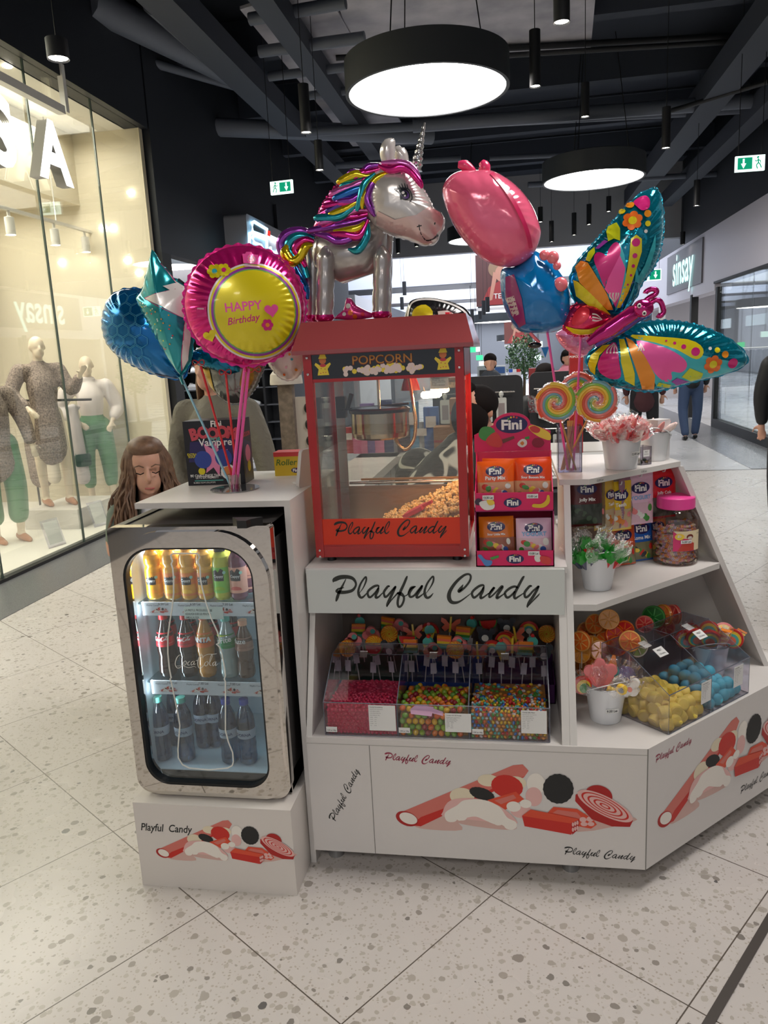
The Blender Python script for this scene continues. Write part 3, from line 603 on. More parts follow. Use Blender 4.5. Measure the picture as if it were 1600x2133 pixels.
# ================================================================ curved printed surfaces
def subdiv_tris(P2, h):
    """polygon(s) in 2D -> small triangles with edges under h"""
    bm = bmesh.new(); vs = [bm.verts.new((a, c, 0)) for a, c in P2]
    tr = geometry.tessellate_polygon([[V((a, c, 0)) for a, c in P2]])
    for t in tr:
        try: bm.faces.new([vs[i] for i in t])
        except ValueError: pass
    return _refine(bm, h)
def _refine(bm, h):
    for _ in range(7):
        E = [e for e in bm.edges if e.calc_length() > h]
        if not E or len(bm.faces) > 30000: break
        bmesh.ops.subdivide_edges(bm, edges=E, cuts=1); bmesh.ops.triangulate(bm, faces=bm.faces[:])
    bm.verts.index_update(); o = ([(v.co.x, v.co.y) for v in bm.verts], [tuple(v.index for v in f.verts) for f in bm.faces]); bm.free(); return o
class Surf:
    """relief z = f(x, y) over a frame; prints lie on it"""
    def __init__(s, fr, f, h=.01): s.fr = fr; s.f = f; s.h = h; s.k = 0
    def put(s, b, vs, fs, mat, lift=None, side=1):
        s.k += 1; l = lift if lift is not None else .0005+.00012*s.k
        b.add([s.fr.p(a, c, side*(s.f(a, c)+l)) for a, c in vs], fs, mat)
    def poly(s, b, P, mat, sm=0, side=1, lift=None):
        if sm: P = [q[:2] for q in catmull(P, sm, True)]
        s.put(b, *subdiv_tris(P, s.h), mat, lift, side)
    def disc(s, b, c, r, mat, ry=None, rot=0, n=28, side=1, lift=None):
        ry = ry or r; ca, sa = cos(rot), sin(rot)
        s.poly(b, [(c[0]+r*cos(2*pi*j/n)*ca-ry*sin(2*pi*j/n)*sa, c[1]+r*cos(2*pi*j/n)*sa+ry*sin(2*pi*j/n)*ca) for j in range(n)], mat, 0, side, lift)
    def ring(s, b, c, r0, r1, mat, n=72, side=1, m=3):
        vs = [(c[0]+(r0+(r1-r0)*k/m)*cos(2*pi*j/n), c[1]+(r0+(r1-r0)*k/m)*sin(2*pi*j/n)) for k in range(m+1) for j in range(n)]
        s.put(b, vs, [(k*n+j, k*n+(j+1) % n, (k+1)*n+(j+1) % n, (k+1)*n+j) for k in range(m) for j in range(n)], mat, None, side)
    def line(s, b, P, w, mat, side=1, k=5):
        Q = catmull([(p[0], p[1], p[2] if len(p) > 2 else 1) for p in P], k); n = len(Q); vs = []
        for i in range(n):
            a = Q[max(i-1, 0)]; c = Q[min(i+1, n-1)]; dx, dy = c[0]-a[0], c[1]-a[1]; l = sqrt(dx*dx+dy*dy) or 1; ww = w*.5*Q[i][2]
            vs += [(Q[i][0]-dy/l*ww, Q[i][1]+dx/l*ww), (Q[i][0]+dy/l*ww, Q[i][1]-dx/l*ww)]
        s.put(b, vs, [(2*i, 2*i+1, 2*i+3, 2*i+2) for i in range(n-1)], mat, None, side)
    def text(s, b, body, c, size, mat, align='C', bold=0.0, sx=1.0, shear=0.0, rot=0.0, side=1, lift=None):
        vs, fs = textmesh(body, bold, shear); xs = [p[0] for p in vs]; w = max(xs)-min(xs); off = -min(xs)-{'C': .5, 'L': 0, 'R': 1}[align]*w
        ca, sa = cos(rot), sin(rot); bm = bmesh.new()
        vv = []
        for p in vs:
            a, q = (p[0]+off)*size*sx, p[1]*size; vv.append(bm.verts.new((c[0]+a*ca-q*sa, c[1]+a*sa+q*ca, 0)))
        for f in fs:
            try: bm.faces.new([vv[i] for i in f])
            except ValueError: pass
        s.put(b, *_refine(bm, s.h*1.5), mat, lift, side)
# Fini oval
NAVY = M('logo_navy', (38, 30, 84), .35); LWH = M('logo_white', (238, 234, 228), .4)
DOTS = [M('dot_yellow', (240, 190, 50), .4), M('dot_orange', (226, 110, 50), .4), M('dot_red', (200, 40, 60), .4), M('dot_green', (90, 160, 70), .4)]
def fini(sf, b, c, w, rot=0.0, oval=NAVY):
    h = w*.56; ca, sa = cos(rot), sin(rot)
    q = lambda a, d: (c[0]+a*ca-d*sa, c[1]+a*sa+d*ca)
    sf.disc(b, c, w/2, oval, h/2, rot)
    sf.text(b, 'Fini', q(0, -h*.27), w*.43, LWH, 'C', .035, 1.12, 0, rot)
    for i, (a, d) in enumerate(((-.1, .33), (-.02, .40), (.07, .42), (.16, .38))): sf.disc(b, q(a*w, d*h), w*.032, DOTS[(3, 0, 1, 2)[i]], n=10)
def pouch(nm, fr, w, h, th, face, bag2, design, label, cat='bag', group=None, clear=None, extra=None, n=14):
    """a filled sachet: frame origin at the bottom middle of its front"""
    def f(a, c):
        u = min(1, abs(a)/(w/2)); v = min(1, abs(c-h/2)/(h/2))
        return th*(max(0, 1-u**2.6)**.6)*(max(0, 1-v**3.2)**.7)+.0015*sin(a*260+c*90)*(1-v)*u
    sf = Surf(fr, f, max(w/9, .012)); t = thing(nm, fr.o, label, cat, group)
    b = MB(); N = n
    for side, mat in ((1, face), (-1, bag2)):
        vs = [fr.p(-w/2+w*i/N, h*j/N, side*(f(-w/2+w*i/N, h*j/N)*(1 if side > 0 else .5))) for j in range(N+1) for i in range(N+1)]
        b.add(vs, [(j*(N+1)+i, j*(N+1)+i+1, (j+1)*(N+1)+i+1, (j+1)*(N+1)+i) for j in range(N) for i in range(N)], mat)
    ob = b.build('bag', t, 60)
    b = MB(); design(sf, b, w, h); b.build('print', t)
    if extra: extra(t, fr, w, h)
    return t
def strokes(b, P2, fr, mat, w, xf=lambda a, c: (a, c), z=.001, w0=1):
    for s_ in P2:
        Q = catmull([(p[0], p[1], (p[2] if len(p) > 2 else 1)) for p in s_], 5); Q = [(*xf(p[0], p[1]), p[2]*w) for p in Q]; n = len(Q); vs = []
        for i in range(n):
            a = Q[max(i-1, 0)]; c = Q[min(i+1, n-1)]; dx, dy = c[0]-a[0], c[1]-a[1]; l = sqrt(dx*dx+dy*dy) or 1; q = Q[i][2]*.5
            vs += [fr.p(Q[i][0]-dy/l*q, Q[i][1]+dx/l*q, z), fr.p(Q[i][0]+dy/l*q, Q[i][1]-dx/l*q, z)]
        b.add(vs, [(2*i, 2*i+1, 2*i+3, 2*i+2) for i in range(n-1)], mat)
# flowing soft-drink script, box 0..300 x 0..100 (y down)
COKE = [[(62, 22, .6), (40, 12, 1), (15, 35, 1.6), (2, 72, 1.7), (12, 96, 1.5), (34, 92, 1), (60, 66, .5)], [(8, 84, .6), (50, 82, .8), (90, 92, 1.2), (128, 84, .8), (140, 92, .4)],
 [(72, 50, .6), (56, 62, 1.4), (56, 78, 1.4), (72, 74, 1), (80, 58, 1.3), (70, 48, .7)], [(104, 52, .6), (90, 60, 1.4), (88, 76, 1.4), (102, 74, .6)],
 [(128, 50, .6), (112, 60, 1.4), (110, 76, 1.3), (124, 68, .8), (134, 50, 1.3), (128, 72, 1.3), (144, 66, .4)], [(144, 48, 1), (156, 44, 1)],
 [(196, 30, .6), (188, 8, 1), (168, 26, 1.6), (154, 66, 1.7), (162, 94, 1.5), (184, 86, 1), (206, 60, .5)], [(190, 24, .6), (225, 6, .8), (262, 4, 1.4), (290, 0, .4)],
 [(218, 50, .6), (202, 62, 1.4), (202, 78, 1.4), (216, 76, 1), (226, 58, 1.3), (216, 50, .7)], [(232, 66, .5), (254, 24, 1), (256, 8, 1), (244, 24, 1), (234, 70, 1.4), (246, 76, .6)],
 [(272, 50, .6), (256, 62, 1.4), (256, 78, 1.3), (268, 68, .8), (278, 50, 1.3), (272, 76, 1.3), (290, 64, .4)]]
# ================================================================ drinks fridge
fx0, fx1, fy, fz0, fz1 = -1.187, -.688, 2.02, .296, 1.15
fr_ = thing('drinks_fridge', ((fx0+fx1)/2, 2.28, .289), 'chrome framed black drinks fridge with a bottle outline on its glass door', 'fridge')
DKG = M('fridge_body', (52, 50, 50), .35); MIR = M('mirror_chrome', (205, 200, 194), .03, 1.0); LIN = M('fridge_liner', (206, 218, 226), .4)
GRK = M('gasket_black', (14, 15, 17), .5)
b = MB(); yb = 2.5; ty = fy+.05; w_ = .035
for lo, hi in (((fx0+.01, ty, fz0), (fx0+w_, yb, fz1)), ((fx1-w_, ty, fz0), (fx1-.01, yb, fz1)), ((fx0+.01, ty, fz1-.05), (fx1-.01, yb, fz1-.004)), ((fx0+.01, ty, fz0), (fx1-.01, yb, fz0+.06)), ((fx0+.01, yb-.03, fz0), (fx1-.01, yb, fz1-.01))): b.box(lo, hi, DKG)
b.build('body', fr_)
b = MB(); e = .0015
b.box((fx0+w_, ty, fz0+.06), (fx0+w_+e, yb-.03, fz1-.05), LIN); b.box((fx1-w_-e, ty, fz0+.06), (fx1-w_, yb-.03, fz1-.05), LIN); b.box((fx0+w_, yb-.032, fz0+.06), (fx1-w_, yb-.03, fz1-.05), LIN); b.box((fx0+w_, ty, fz0+.06), (fx1-w_, yb-.03, fz0+.062), LIN); b.box((fx0+w_, ty, fz1-.052), (fx1-w_, yb-.03, fz1-.05), LIN)
b.build('inner_liner', fr_)
FF = Fr((0, fy, 0), (1, 0, 0), (0, 0, 1), (0, -1, 0))
ox0, ox1 = aty(266, 1300, fy).x+.0, aty(541, 1300, fy).x
oz0, oz1 = aty(420, 1637, fy).z, aty(410, 1141, fy).z
ox0 = aty(262, 1250, fy).x; ox1 = aty(531, 1250, fy).x
def ringprism(b, A, B, z0, z1, fr, mat):
    n = len(A); vs = [fr.p(*q, z) for z in (z0, z1) for P in (A, B) for q in P]; fs = []
    for i in range(n):
        j = (i+1) % n
        fs += [(2*n+i, 2*n+j, 3*n+j, 3*n+i), (i, n+i, n+j, j), (i, j, 2*n+j, 2*n+i), (n+i, 3*n+i, 3*n+j, n+j)]
    b.add(vs, fs, mat)
def rr4(x0, y0, x1, y1, rb, rt, k=10):
    P = []
    for cx, cy, r, a in ((x1-rb, y0+rb, rb, -pi/2), (x1-rt, y1-rt, rt, 0), (x0+rt, y1-rt, rt, pi/2), (x0+rb, y0+rb, rb, pi)):
        for i in range(k+1): t = a+pi/2*i/k; P.append((cx+r*cos(t), cy+r*sin(t)))
    return P
outer = rr4(fx0, fz0, fx1, fz1, .05, .012); arch = rr4(fx0+.012, fz0+.004, fx1-.012, fz1-.012, .07, .155); inn = rr4(ox0, oz0, ox1, oz1, .075, .095)
b = MB(); ringprism(b, outer, inn, -.05, -.012, FF, MIR); b.build('door_frame', fr_, 35)
b = MB(); ringprism(b, arch, inn, -.012, 0, FF, MIR); b.build('arch_band', fr_, 35)
b = MB(); ringprism(b, rr4(ox0-.0, oz0, ox1, oz1, .075, .095), rr4(ox0+.006, oz0+.006, ox1-.006, oz1-.006, .07, .09), -.03, -.004, FF, GRK); b.build('gasket', fr_)
b = MB(); P = rr4(ox0+.005, oz0+.005, ox1-.005, oz1-.005, .07, .09); b.prism(P, -.022, -.018, MG('fridge_glass', (234, 240, 242), .05, .01), FF); b.build('door_glass', fr_)
b = MB()
bot = [(497, 405), (500, 397), (508, 393), (520, 391), (600, 390), (670, 391), (682, 400), (686, 418), (678, 432), (676, 450), (690, 480), (694, 560), (706, 620), (730, 712), (770, 830), (805, 905), (822, 960), (818, 985), (800, 990), (822, 1010), (835, 1050), (855, 1150), (860, 1200), (852, 1222), (860, 1240), (860, 1400), (860, 1560), (880, 1640), (908, 1710), (912, 1770), (905, 1795), (875, 1812), (750, 1824), (620, 1812), (575, 1790), (548, 1745), (545, 1690), (552, 1600), (558, 1530), (545, 1450), (530, 1380), (515, 1310), (500, 1240), (492, 1222), (500, 1215), (488, 1150), (478, 1050), (478, 940), (490, 850), (505, 760), (516, 660), (516, 560), (510, 490), (500, 460), (508, 440), (500, 420)]
Q = [aty(200+x*.3142, 1030+y*.3142, fy+.018) for x, y in bot]
b.tube([(q.x, fy+.0165, q.z) for q in Q], .0022, M('etched_white', (222, 222, 214), .5), 6, closed=True)
b.build('bottle_outline', fr_, 40)
FG = Fr((0, fy+.0175, 0), (1, 0, 0), (0, 0, 1), (0, -1, 0)); p0 = aty(362, 1360, fy+.017); p1_ = aty(453, 1363, fy+.017)
b = MB(); kk = (p1_.x-p0.x)/292; strokes(b, COKE, FG, M('etched_white', (222, 222, 214), .5), .0013, lambda a, c: (p0.x+a*kk, p0.z-c*kk*1.05-.0*a), .001)
b.build('glass_lettering', fr_)
b = MB(); b.prism([(-.045, 0), (.045, 0), (.02, -.03), (.014, -.05), (-.014, -.05), (-.02, -.03)], 0, .022, BLK, Fr((fx1-.07, fy+.03, fz1+.0), (1, 0, 0), (0, 1, 0), (0, 0, 1))); b.build('hinge', fr_)
b = MB(); b.box((fx1-.012, fy+.052, fz0), (fx1-.0075, fy+.056, fz1), MIR); b.build('side_trim', fr_)
# cooling light inside
arealight('fridge_light', ((fx0+fx1)/2-.0, 2.17, fz1-.058), .36, .06, 1.5, (.9, .96, 1)); arealight('fridge_light_side', (fx0+w_+.012, 2.1, .78), .5, .02, .9, (.86, .95, 1), (0, R_(-90), 0))
# shelf rails printed with candy strips
SHZ = []
LEI = M('price_ink', (60, 60, 60), .6)
for (py, py2, px0, tx) in ((1255, 1283, 308, ('6.50 Lei', '6.50 Lei', '7.50 Lei')), (1420, 1448, 333, ('7.00 Lei', '7.50 Lei', '7.00 Lei'))):
    yr = 2.095; z1 = aty(420, py, yr).z; z0 = aty(420, py2, yr).z; SHZ.append(z1)
    b = MB(); b.box((fx0+w_+.002, yr+.002, z1-.008), (fx1-w_-.002, yb-.035, z1-.002), MG('glass_shelf', (225, 238, 240), .08)); b.build('glass_shelf', fr_)
    b = MB(); b.box((fx0+w_+.015, yr, z0), (fx1-w_-.002, yr+.004, z1), M('rail_white', (214, 216, 220), .4)); b.build('price_rail', fr_)
    b = MB(); fr2 = Fr((0, yr, 0), (1, 0, 0), (0, 0, 1), (0, -1, 0))
    for i in range(4):
        xx = fx0+w_+.025+i*.103; picture(b, fr2, xx+.045, z0+.017, .00012, 1.0); b.text('Playful Candy', (xx+.005, z1-.012), .0075, fr2, LEI, .0006, 'L')
        if i < 3: b.text(tx[i], (xx+.045, z1-.0085), .0105, fr2, LEI, .002, 'L', .01)
    b.build('rail_print', fr_)
SHZ.append(fz0+.064)
b = MB(); yr = 2.09; c0 = aty(382, 1264, yr); c1 = aty(466, 1290, yr); b.box((c0.x, yr, c1.z), (c1.x, yr+.001, c0.z), M('note_paper', (218, 226, 216), .7))
fr2 = Fr((0, yr, 0), (1, 0, 0), (0, 0, 1), (0, -1, 0))
for i, t in enumerate(('LA PRETUL PRODUSULUI SE', 'ADAUGA 0.50 LEI PENTRU', 'AMBALAJ SGR')): b.text(t, (c0.x+.004, c0.z-.014-i*.0115), .0098, fr2, INK, .0008, 'L', .005, sx=.72)
o = b.build('paper_note', loc=(c0.x, yr, c1.z)); tag(o, 'handwritten pale paper note taped to the upper shelf rail in the fridge', 'note')
# ---- bottles
BOT = {}
def bottle(nm, x, y, z, H, R, prof, body, capm, lab, label, group, caph=.10, capr=.5, design=None):
    t = thing(nm, (x, y, z), label, 'bottle', group)
    P = [(0, .0)]+[(R*a, H*c) for a, c in prof]
    b = MB(); b.lathe(P, (x, y, z), body, 26, caps=False); b.build('bottle_body', t, 40)
    b = MB(); b.lathe([(R*capr, H*(1-caph)), (R*capr, H), (0, H)], (x, y, z), capm, 22); b.build('cap', t, 40)
    if lab:
        z0, z1, m = lab; b = MB()
        rr = lambda v: max(np_interp(v, prof)*R, .003)+.0007
        b.lathe([(rr(z0), H*z0), (rr((z0+z1)/2), H*(z0+z1)/2), (rr(z1), H*z1)], (x, y, z), m, 26, caps=False)
        if design:
            rad = rr((z0+z1)/2); hh = H*(z1-z0); zc = z+H*z0
            def mp(a, c, l=0): th = a/rad; return V((x+(rad+.0006+l)*sin(th), y-(rad+.0006+l)*cos(th), zc+c))
            design(b, mp, rad, hh)
        b.build('label', t, 40)
    return t
def np_interp(v, prof):
    for (a, c), (a2, c2) in zip(prof, prof[1:]):
        if c <= v <= c2: return a+(a2-a)*(v-c)/max(c2-c, 1e-6)
    return prof[-1][0]
def wrap(b, P, mp, mat, l=0):
    vs, fs = subdiv_tris(P, .008); b.add([mp(a, c, l) for a, c in vs], fs, mat)
def wtext(b, s_, c, size, mp, mat, l=.0006, **k): b.text(s_, c, size, WF, mat, map=lambda a, q: mp(a, q, l), **k)
PJ = [(.8, 0), (.95, .03), (1, .12), (.98, .28), (.9, .30), (.98, .33), (1, .52), (.98, .56), (.84, .60), (.98, .66), (1, .74), (.92, .82), (.66, .88), (.6, .91)]
OR1 = M('juice_orange', (226, 158, 30), .25, coat=.6); OR2 = M('juice_peach', (228, 166, 70), .25, coat=.6); GJ = M('juice_lime', (196, 196, 66), .25, coat=.6); PJm = M('juice_plum', (112, 52, 72), .25, coat=.6)
LB = [M('label_orange', (230, 150, 20), .4), M('label_peach', (224, 130, 66), .4), M('label_green', (130, 196, 70), .4), M('label_salmon', (226, 160, 138), .4)]
BADGE = M('badge_black', (28, 26, 30), .4); WOFF = M('label_white', (232, 230, 226), .4); MINT = M('mint', (160, 214, 196), .4)
def cappy(fruit, leaf=False):
    def d(b, mp, r, h):
        wrap(b, [(-.016, h*.48), (-.016, h*.86), (-.007, h*.93), (0, h*.82), (.008, h*.97), (.016, h*.90), (.016, h*.48)], mp, BADGE, .0003)
        wtext(b, 'Cappy', (0, h*.62), .0115, mp, WOFF, .0009, bold=.01)
        q = M('fruit_'+fruit, {'orange': (238, 140, 20), 'peach': (236, 180, 50), 'lime': (150, 190, 40), 'plum': (208, 90, 80)}[fruit], .4)
        wrap(b, [(.018*cos(t*pi/9), h*.12+.012*sin(t*pi/9)) for t in range(10)], mp, q, .0005)
        wrap(b, [(.018+.005*cos(t), h*.8+.005*sin(t)) for t in [k*pi/6 for k in range(12)]], mp, MINT, .0006)
    return d
CAPO = M('cap_orange', (214, 84, 36), .4); CAPP = M('cap_peach', (224, 160, 128), .4); CAPK = M('cap_black', (34, 38, 44), .35); CAPM = M('cap_mint', (110, 196, 178), .4); CAPB = M('cap_blue', (52, 72, 160), .4)
z = SHZ[0]
row1 = [(325, OR1, CAPO, 0, 'orange', 'first orange juice bottle from the left with a red-orange cap'), (362, OR2, CAPP, 1, 'peach', 'second juice bottle from the left, peach cap, top fridge shelf'), (397, OR2, CAPP, 1, 'peach', 'third juice bottle from the left, peach cap, inside the bottle outline neck'), (431, OR2, CAPP, 1, 'peach', 'fourth juice bottle from the left, peach cap, beside the green bottle'), (466, GJ, CAPK, 2, 'lime', 'yellow-green juice bottle with a black cap and green label'), (500, PJm, CAPK, 3, 'plum', 'purple juice bottle with a salmon label at the right end of the top fridge shelf')]
for px, body, cp, li, fruit, lb in row1:
    q = aty(px, 1245, 2.14); bottle('juice_bottle', q.x, 2.14, z, .172 if li < 2 else .166, .0255 if li < 2 else .0265, PJ if li < 2 else [(.8, 0), (1, .05), (1, .7), (.92, .8), (.7, .86), (.62, .9)], body, cp, (.08 if li < 2 else .14, .50 if li < 2 else .62, LB[li]), lb, 'juice bottles on the top fridge shelf', design=cappy(fruit), capr=.66 if li > 1 else .6)
    bottle('juice_bottle', q.x+.004, 2.21, z, .17, .0255, PJ, body, cp, (.08, .5, LB[li]), 'juice bottle standing directly behind the '+lb.split(' with')[0].split(',')[0], 'second row of juice bottles')
z = SHZ[1]
PC = [(.7, 0), (.9, .02), (1, .08), (.96, .2), (.88, .32), (.98, .42), (1, .55), (.9, .68), (.6, .8), (.36, .9), (.34, .94)]
COLA = M('cola_brown', (34, 18, 14), .12, coat=.8); REDL = M('label_red', (192, 28, 40), .4)
def cola(b, mp, r, h):
    for s_ in COKE:
        Q = catmull([(p[0], p[1], p[2] if len(p) > 2 else 1) for p in s_], 4); n = len(Q); vs = []
        for i in range(n):
            a = Q[max(i-1, 0)]; c = Q[min(i+1, n-1)]; dx, dy = c[0]-a[0], c[1]-a[1]; l = sqrt(dx*dx+dy*dy) or 1; q = Q[i][2]*4.5; k = .05/300
            for sg_ in (1, -1): vs.append(mp((Q[i][0]-150-sg_*dy/l*q)*k, h*.78-(Q[i][1]+sg_*dx/l*q)*k, .0006))
        b.add(vs, [(2*i, 2*i+1, 2*i+3, 2*i+2) for i in range(n-1)], WOFF)
    wrap(b, [(-.014, h*.16), (.014, h*.16), (.014, h*.24), (-.014, h*.24)], mp, M('label_red_dark', (150, 60, 60), .4), .0005)
def fanta(b, mp, r, h):
    wtext(b, 'FANTA', (-.004, h*.4), .021, mp, WOFF, .0012, bold=.05); wrap(b, [(-.03, h*.34), (.02, h*.34), (.02, h*.42), (-.03, h*.42)], mp, NAVY, .0004)
def sprite(b, mp, r, h):
    wrap(b, [(-.036, h*.98), (-.036, h*.8), (.02, h*.98)], mp, M('label_yellow', (214, 214, 40), .4), .0004); wtext(b, 'Sprite', (-.004, h*.42), .024, mp, WOFF, .001, bold=.02, rot=.15)
def fuze(b, mp, r, h): wtext(b, 'fuze', (-.004, h*.6), .022, mp, WOFF, .001, bold=.01)
FANT = M('orange_soda', (190, 128, 50), .2, coat=.7); SPR = M('clear_soda', (150, 164, 160), .1, coat=.8, spec=.8); TEA = M('iced_tea', (84, 58, 44), .2, coat=.7)
for px, body, lm, lb, ds, h, cp in ((352, COLA, REDL, 'cola bottle with a red label, leftmost on the middle fridge shelf', cola, .205, M('cap_red', (180, 30, 34), .4)), (396, COLA, REDL, 'cola bottle with a red label, second on the middle fridge shelf', cola, .205, M('cap_red', (180, 30, 34), .4)), (434, FANT, M('label_fanta', (226, 104, 30), .4), 'orange soda bottle in the middle of the middle fridge shelf', fanta, .205, CAPO), (479, SPR, M('label_sprite', (30, 130, 66), .4), 'clear lemon soda bottle with a green and yellow label', sprite, .2, CAPM), (514, TEA, M('label_fuze', (150, 110, 92), .4), 'iced tea bottle with a brown label, right end of the middle shelf', fuze, .185, CAPP)):
    q = aty(px, 1400, 2.145); bottle('soda_bottle', q.x, 2.145, z, h, .0285, PC, body, cp, (.50, .72, lm), lb, 'soda bottles on the middle fridge shelf', design=ds, capr=.5, caph=.09)
for px in (360, 404, 448, 492): q = aty(px, 1400, 2.25); bottle('soda_bottle', q.x, 2.25, z, .2, .028, PC, COLA, CAPK, (.5, .72, REDL), 'dark cola bottle in the back row of the middle fridge shelf', 'back row of cola bottles', capr=.5)
z = SHZ[2]
WAT = MG('water_bottle', (150, 176, 204), .10, .06); WAB = MG('water_blue', (110, 170, 200), .10, .06); PWt = [(.75, 0), (.95, .03), (1, .1), (.95, .2), (1, .3), (.93, .45), (1, .5), (1, .62), (.9, .74), (.62, .84), (.42, .9)]
def dorna(b, mp, r, h): wtext(b, 'DORNA', (0, h*.35), .013, mp, M('ink_navy', (40, 50, 90), .5), .001, bold=.015)
for px, py, body, cp, yy, lb in ((344, 1600, WAT, CAPM, 2.13, 'water bottle with a mint cap, leftmost on the fridge floor'), (392, 1602, WAT, CAPM, 2.13, 'water bottle with a mint cap, second on the fridge floor'), (484, 1608, WAB, CAPB, 2.13, 'blue-tinted water bottle with a dark blue cap, second from the right'), (521, 1608, WAB, CAPB, 2.13, 'blue-tinted water bottle with a dark blue cap, right end of the fridge floor'),
                              (432, 1585, WAT, CAPM, 2.22, 'water bottle standing one row back, between the mint-cap bottles and blue-cap ones'), (455, 1585, WAT, CAPM, 2.23, 'water bottle one row back, just left of the blue-cap bottles'), (372, 1570, WAT, CAPM, 2.23, 'water bottle one row back, behind the two front mint-cap bottles')):
    q = aty(px, py, yy); bottle('water_bottle', q.x, yy, z, .215, .029, PWt, body, cp, (.42, .56, M('water_label', (176, 186, 200), .5)), lb, 'water bottles on the fridge floor', design=dorna, capr=.5, caph=.08)
# ================================================================ popcorn machine
RED = M('machine_red', (168, 16, 16), .28, coat=.4, spec=.5); ROR = M('roof_red_sheen', (150, 66, 68), .3, coat=.5)  # roof tone: machine red paled, lamp reflections painted into the colour
mx0, mx1, my, my2 = -.631, -.146, 2.30, 2.66
def mz(y): return aty(815, y, my).z
pm = thing('popcorn_machine', (-.39, 2.48, .966), 'red glass popcorn machine with a black POPCORN header and orange Playful Candy strip', 'popcorn machine')
FM = Fr((0, my, 0), (1, 0, 0), (0, 0, 1), (0, -1, 0))
zb0, zb1, zo0, zg0, zg1, zh0, zh1, zr = .985, mz(1134), mz(1134), mz(1080), mz(790), mz(783), mz(724), mz(724)
b = MB(); b.box((mx0+.001, my+.001, zb0), (mx1-.001, my2, zb1), RED); b.box((mx0+.03, my-.003, zb1-.016), (mx1-.03, my+.001, zb1-.004), RED); b.build('base_box', pm)
for x in (mx0, mx1-.026):
    for y in (my-.002, my2-.026):
        b = MB(); b.box((x, y, zb0), (x+.026, y+.026, zh1), RED); b.build('corner_post', pm)
for x in (mx0+.013, mx1-.013):
    for zz in (mz(1145), mz(1158), mz(737), mz(772)):
        b = MB(); b.lathe([(.0045, 0), (.0035, .003), (0, .0035)], (x, my-.002, zz), CHROME, 12, axis=(0, -1, 0)); b.build('bolt', pm, 40)
b = MB()
for lo, hi in (((mx0, my, zg1), (mx1, my+.02, zh0)), ((mx0, my, zh1-.004), (mx1, my+.02, zh1+.004)), ((mx0, my2-.02, zg1-.01), (mx1, my2, zh1)), ((mx0, my, zh0-.01), (mx0+.01, my2, zh1)), ((mx1-.01, my, zh0-.01), (mx1, my2, zh1)), ((mx0, my, zh1-.01), (mx1, my2, zh1))): b.box(lo, hi, RED)
b.build('top_frame', pm)
b = MB(); b.box((mx0+.026, my+.002, zh0), (mx1-.026, my+.006, zh1-.004), M('header_black', (18, 18, 18), .15, coat=.6))
FH = Fr((0, my+.002, 0), (1, 0, 0), (0, 0, 1), (0, -1, 0)); GOLD = M('print_gold', (190, 130, 50), .4); PYE = M('print_yellow', (232, 206, 60), .4); PCW = M('print_popwhite', (228, 206, 200), .5); BRN = M('print_brown', (110, 40, 24), .5)
cx = (mx0+mx1)/2; zc = (zh0+zh1)/2
rnd = random.Random(3)
for i in range(70):
    a = rnd.uniform(-.118, .118); c = rnd.uniform(-.028, -.008)+.003*sin(a*60); b.disc((cx+a, zc+c-.002), .0075, FH, PYE if i < 30 else PCW, .0006+.00001*i, 10)
b.text('POPCORN', (cx, zc-.004), .036, FH, BRN, .0016, bold=.03, sx=1.08); b.text('POPCORN', (cx, zc-.0025), .036, FH, GOLD, .0019, bold=.0, sx=1.08)
for s_ in (-1, 1):
    x = cx+s_*.182
    b.add([FH.p(x+a, zc+c, .0008) for a, c in ((-.018, -.03), (.018, -.03), (.014, -.012), (.025, .002), (.022, .007), (.01, .0), (-.01, 0), (-.022, .008), (-.026, .002), (-.014, -.012))], [tuple(range(10))], PYE)
    b.disc((x, zc-.001), .010, FH, M('print_collar', (196, 60, 70), .5), .0010, 12, ry=.005); b.disc((x, zc+.014), .011, FH, M('print_skin', (196, 110, 60), .5), .0012, 14)
    b.add([FH.p(x+a, zc+c, .0014) for a, c in ((-.013, .019), (.013, .019), (.009, .031), (-.007, .032))], [(0, 1, 2, 3)], PYE)
    for a, c in ((-.006, -.010), (.006, -.012), (0, -.022), (.008, -.022), (-.008, -.024)): b.disc((x+a, zc+c), .0018, FH, M('print_collar', (196, 60, 70), .5), .0012, 5)
b.build('header_panel', pm)
ORP = M('strip_orange', (214, 52, 14), .4); b = MB(); b.box((mx0+.026, my+.002, zo0), (mx1-.026, my+.005, zg0), ORP); p = aty(697, 1105, my); q = aty(931, 1105, my)
candy_name(b, FH, p.x, p.z, q.x-p.x, INK, rot=.0); b.build('name_strip', pm)
GP = MG('machine_glass', (244, 244, 240), .045, .01)
for nm, lo, hi in (('front_glass', (mx0+.026, my+.006, zg0), (mx1-.026, my+.009, zg1)), ('side_glass', (mx0+.008, my+.026, zb1), (mx0+.011, my2-.026, zh0-.01)), ('side_glass', (mx1-.011, my+.026, zb1), (mx1-.008, my2-.026, zh0-.01)), ('rear_door', (mx0+.026, my2-.012, zb1+.15), (mx1-.026, my2-.009, zh0-.01))):
    b = MB(); b.box(lo, hi, GP); b.build(nm, pm)
b = MB(); b.box((mx0+.011, my+.011, zb1), (mx1-.011, my2-.012, zb1+.012), STEEL); zs = aty(850, 1003, my2-.03).z
b.box((mx0+.026, my2-.03, zb1), (mx1-.026, my2-.027, zs-.012), M('tray_steel', (170, 150, 128), .35, .7)); b.build('popcorn_tray', pm)
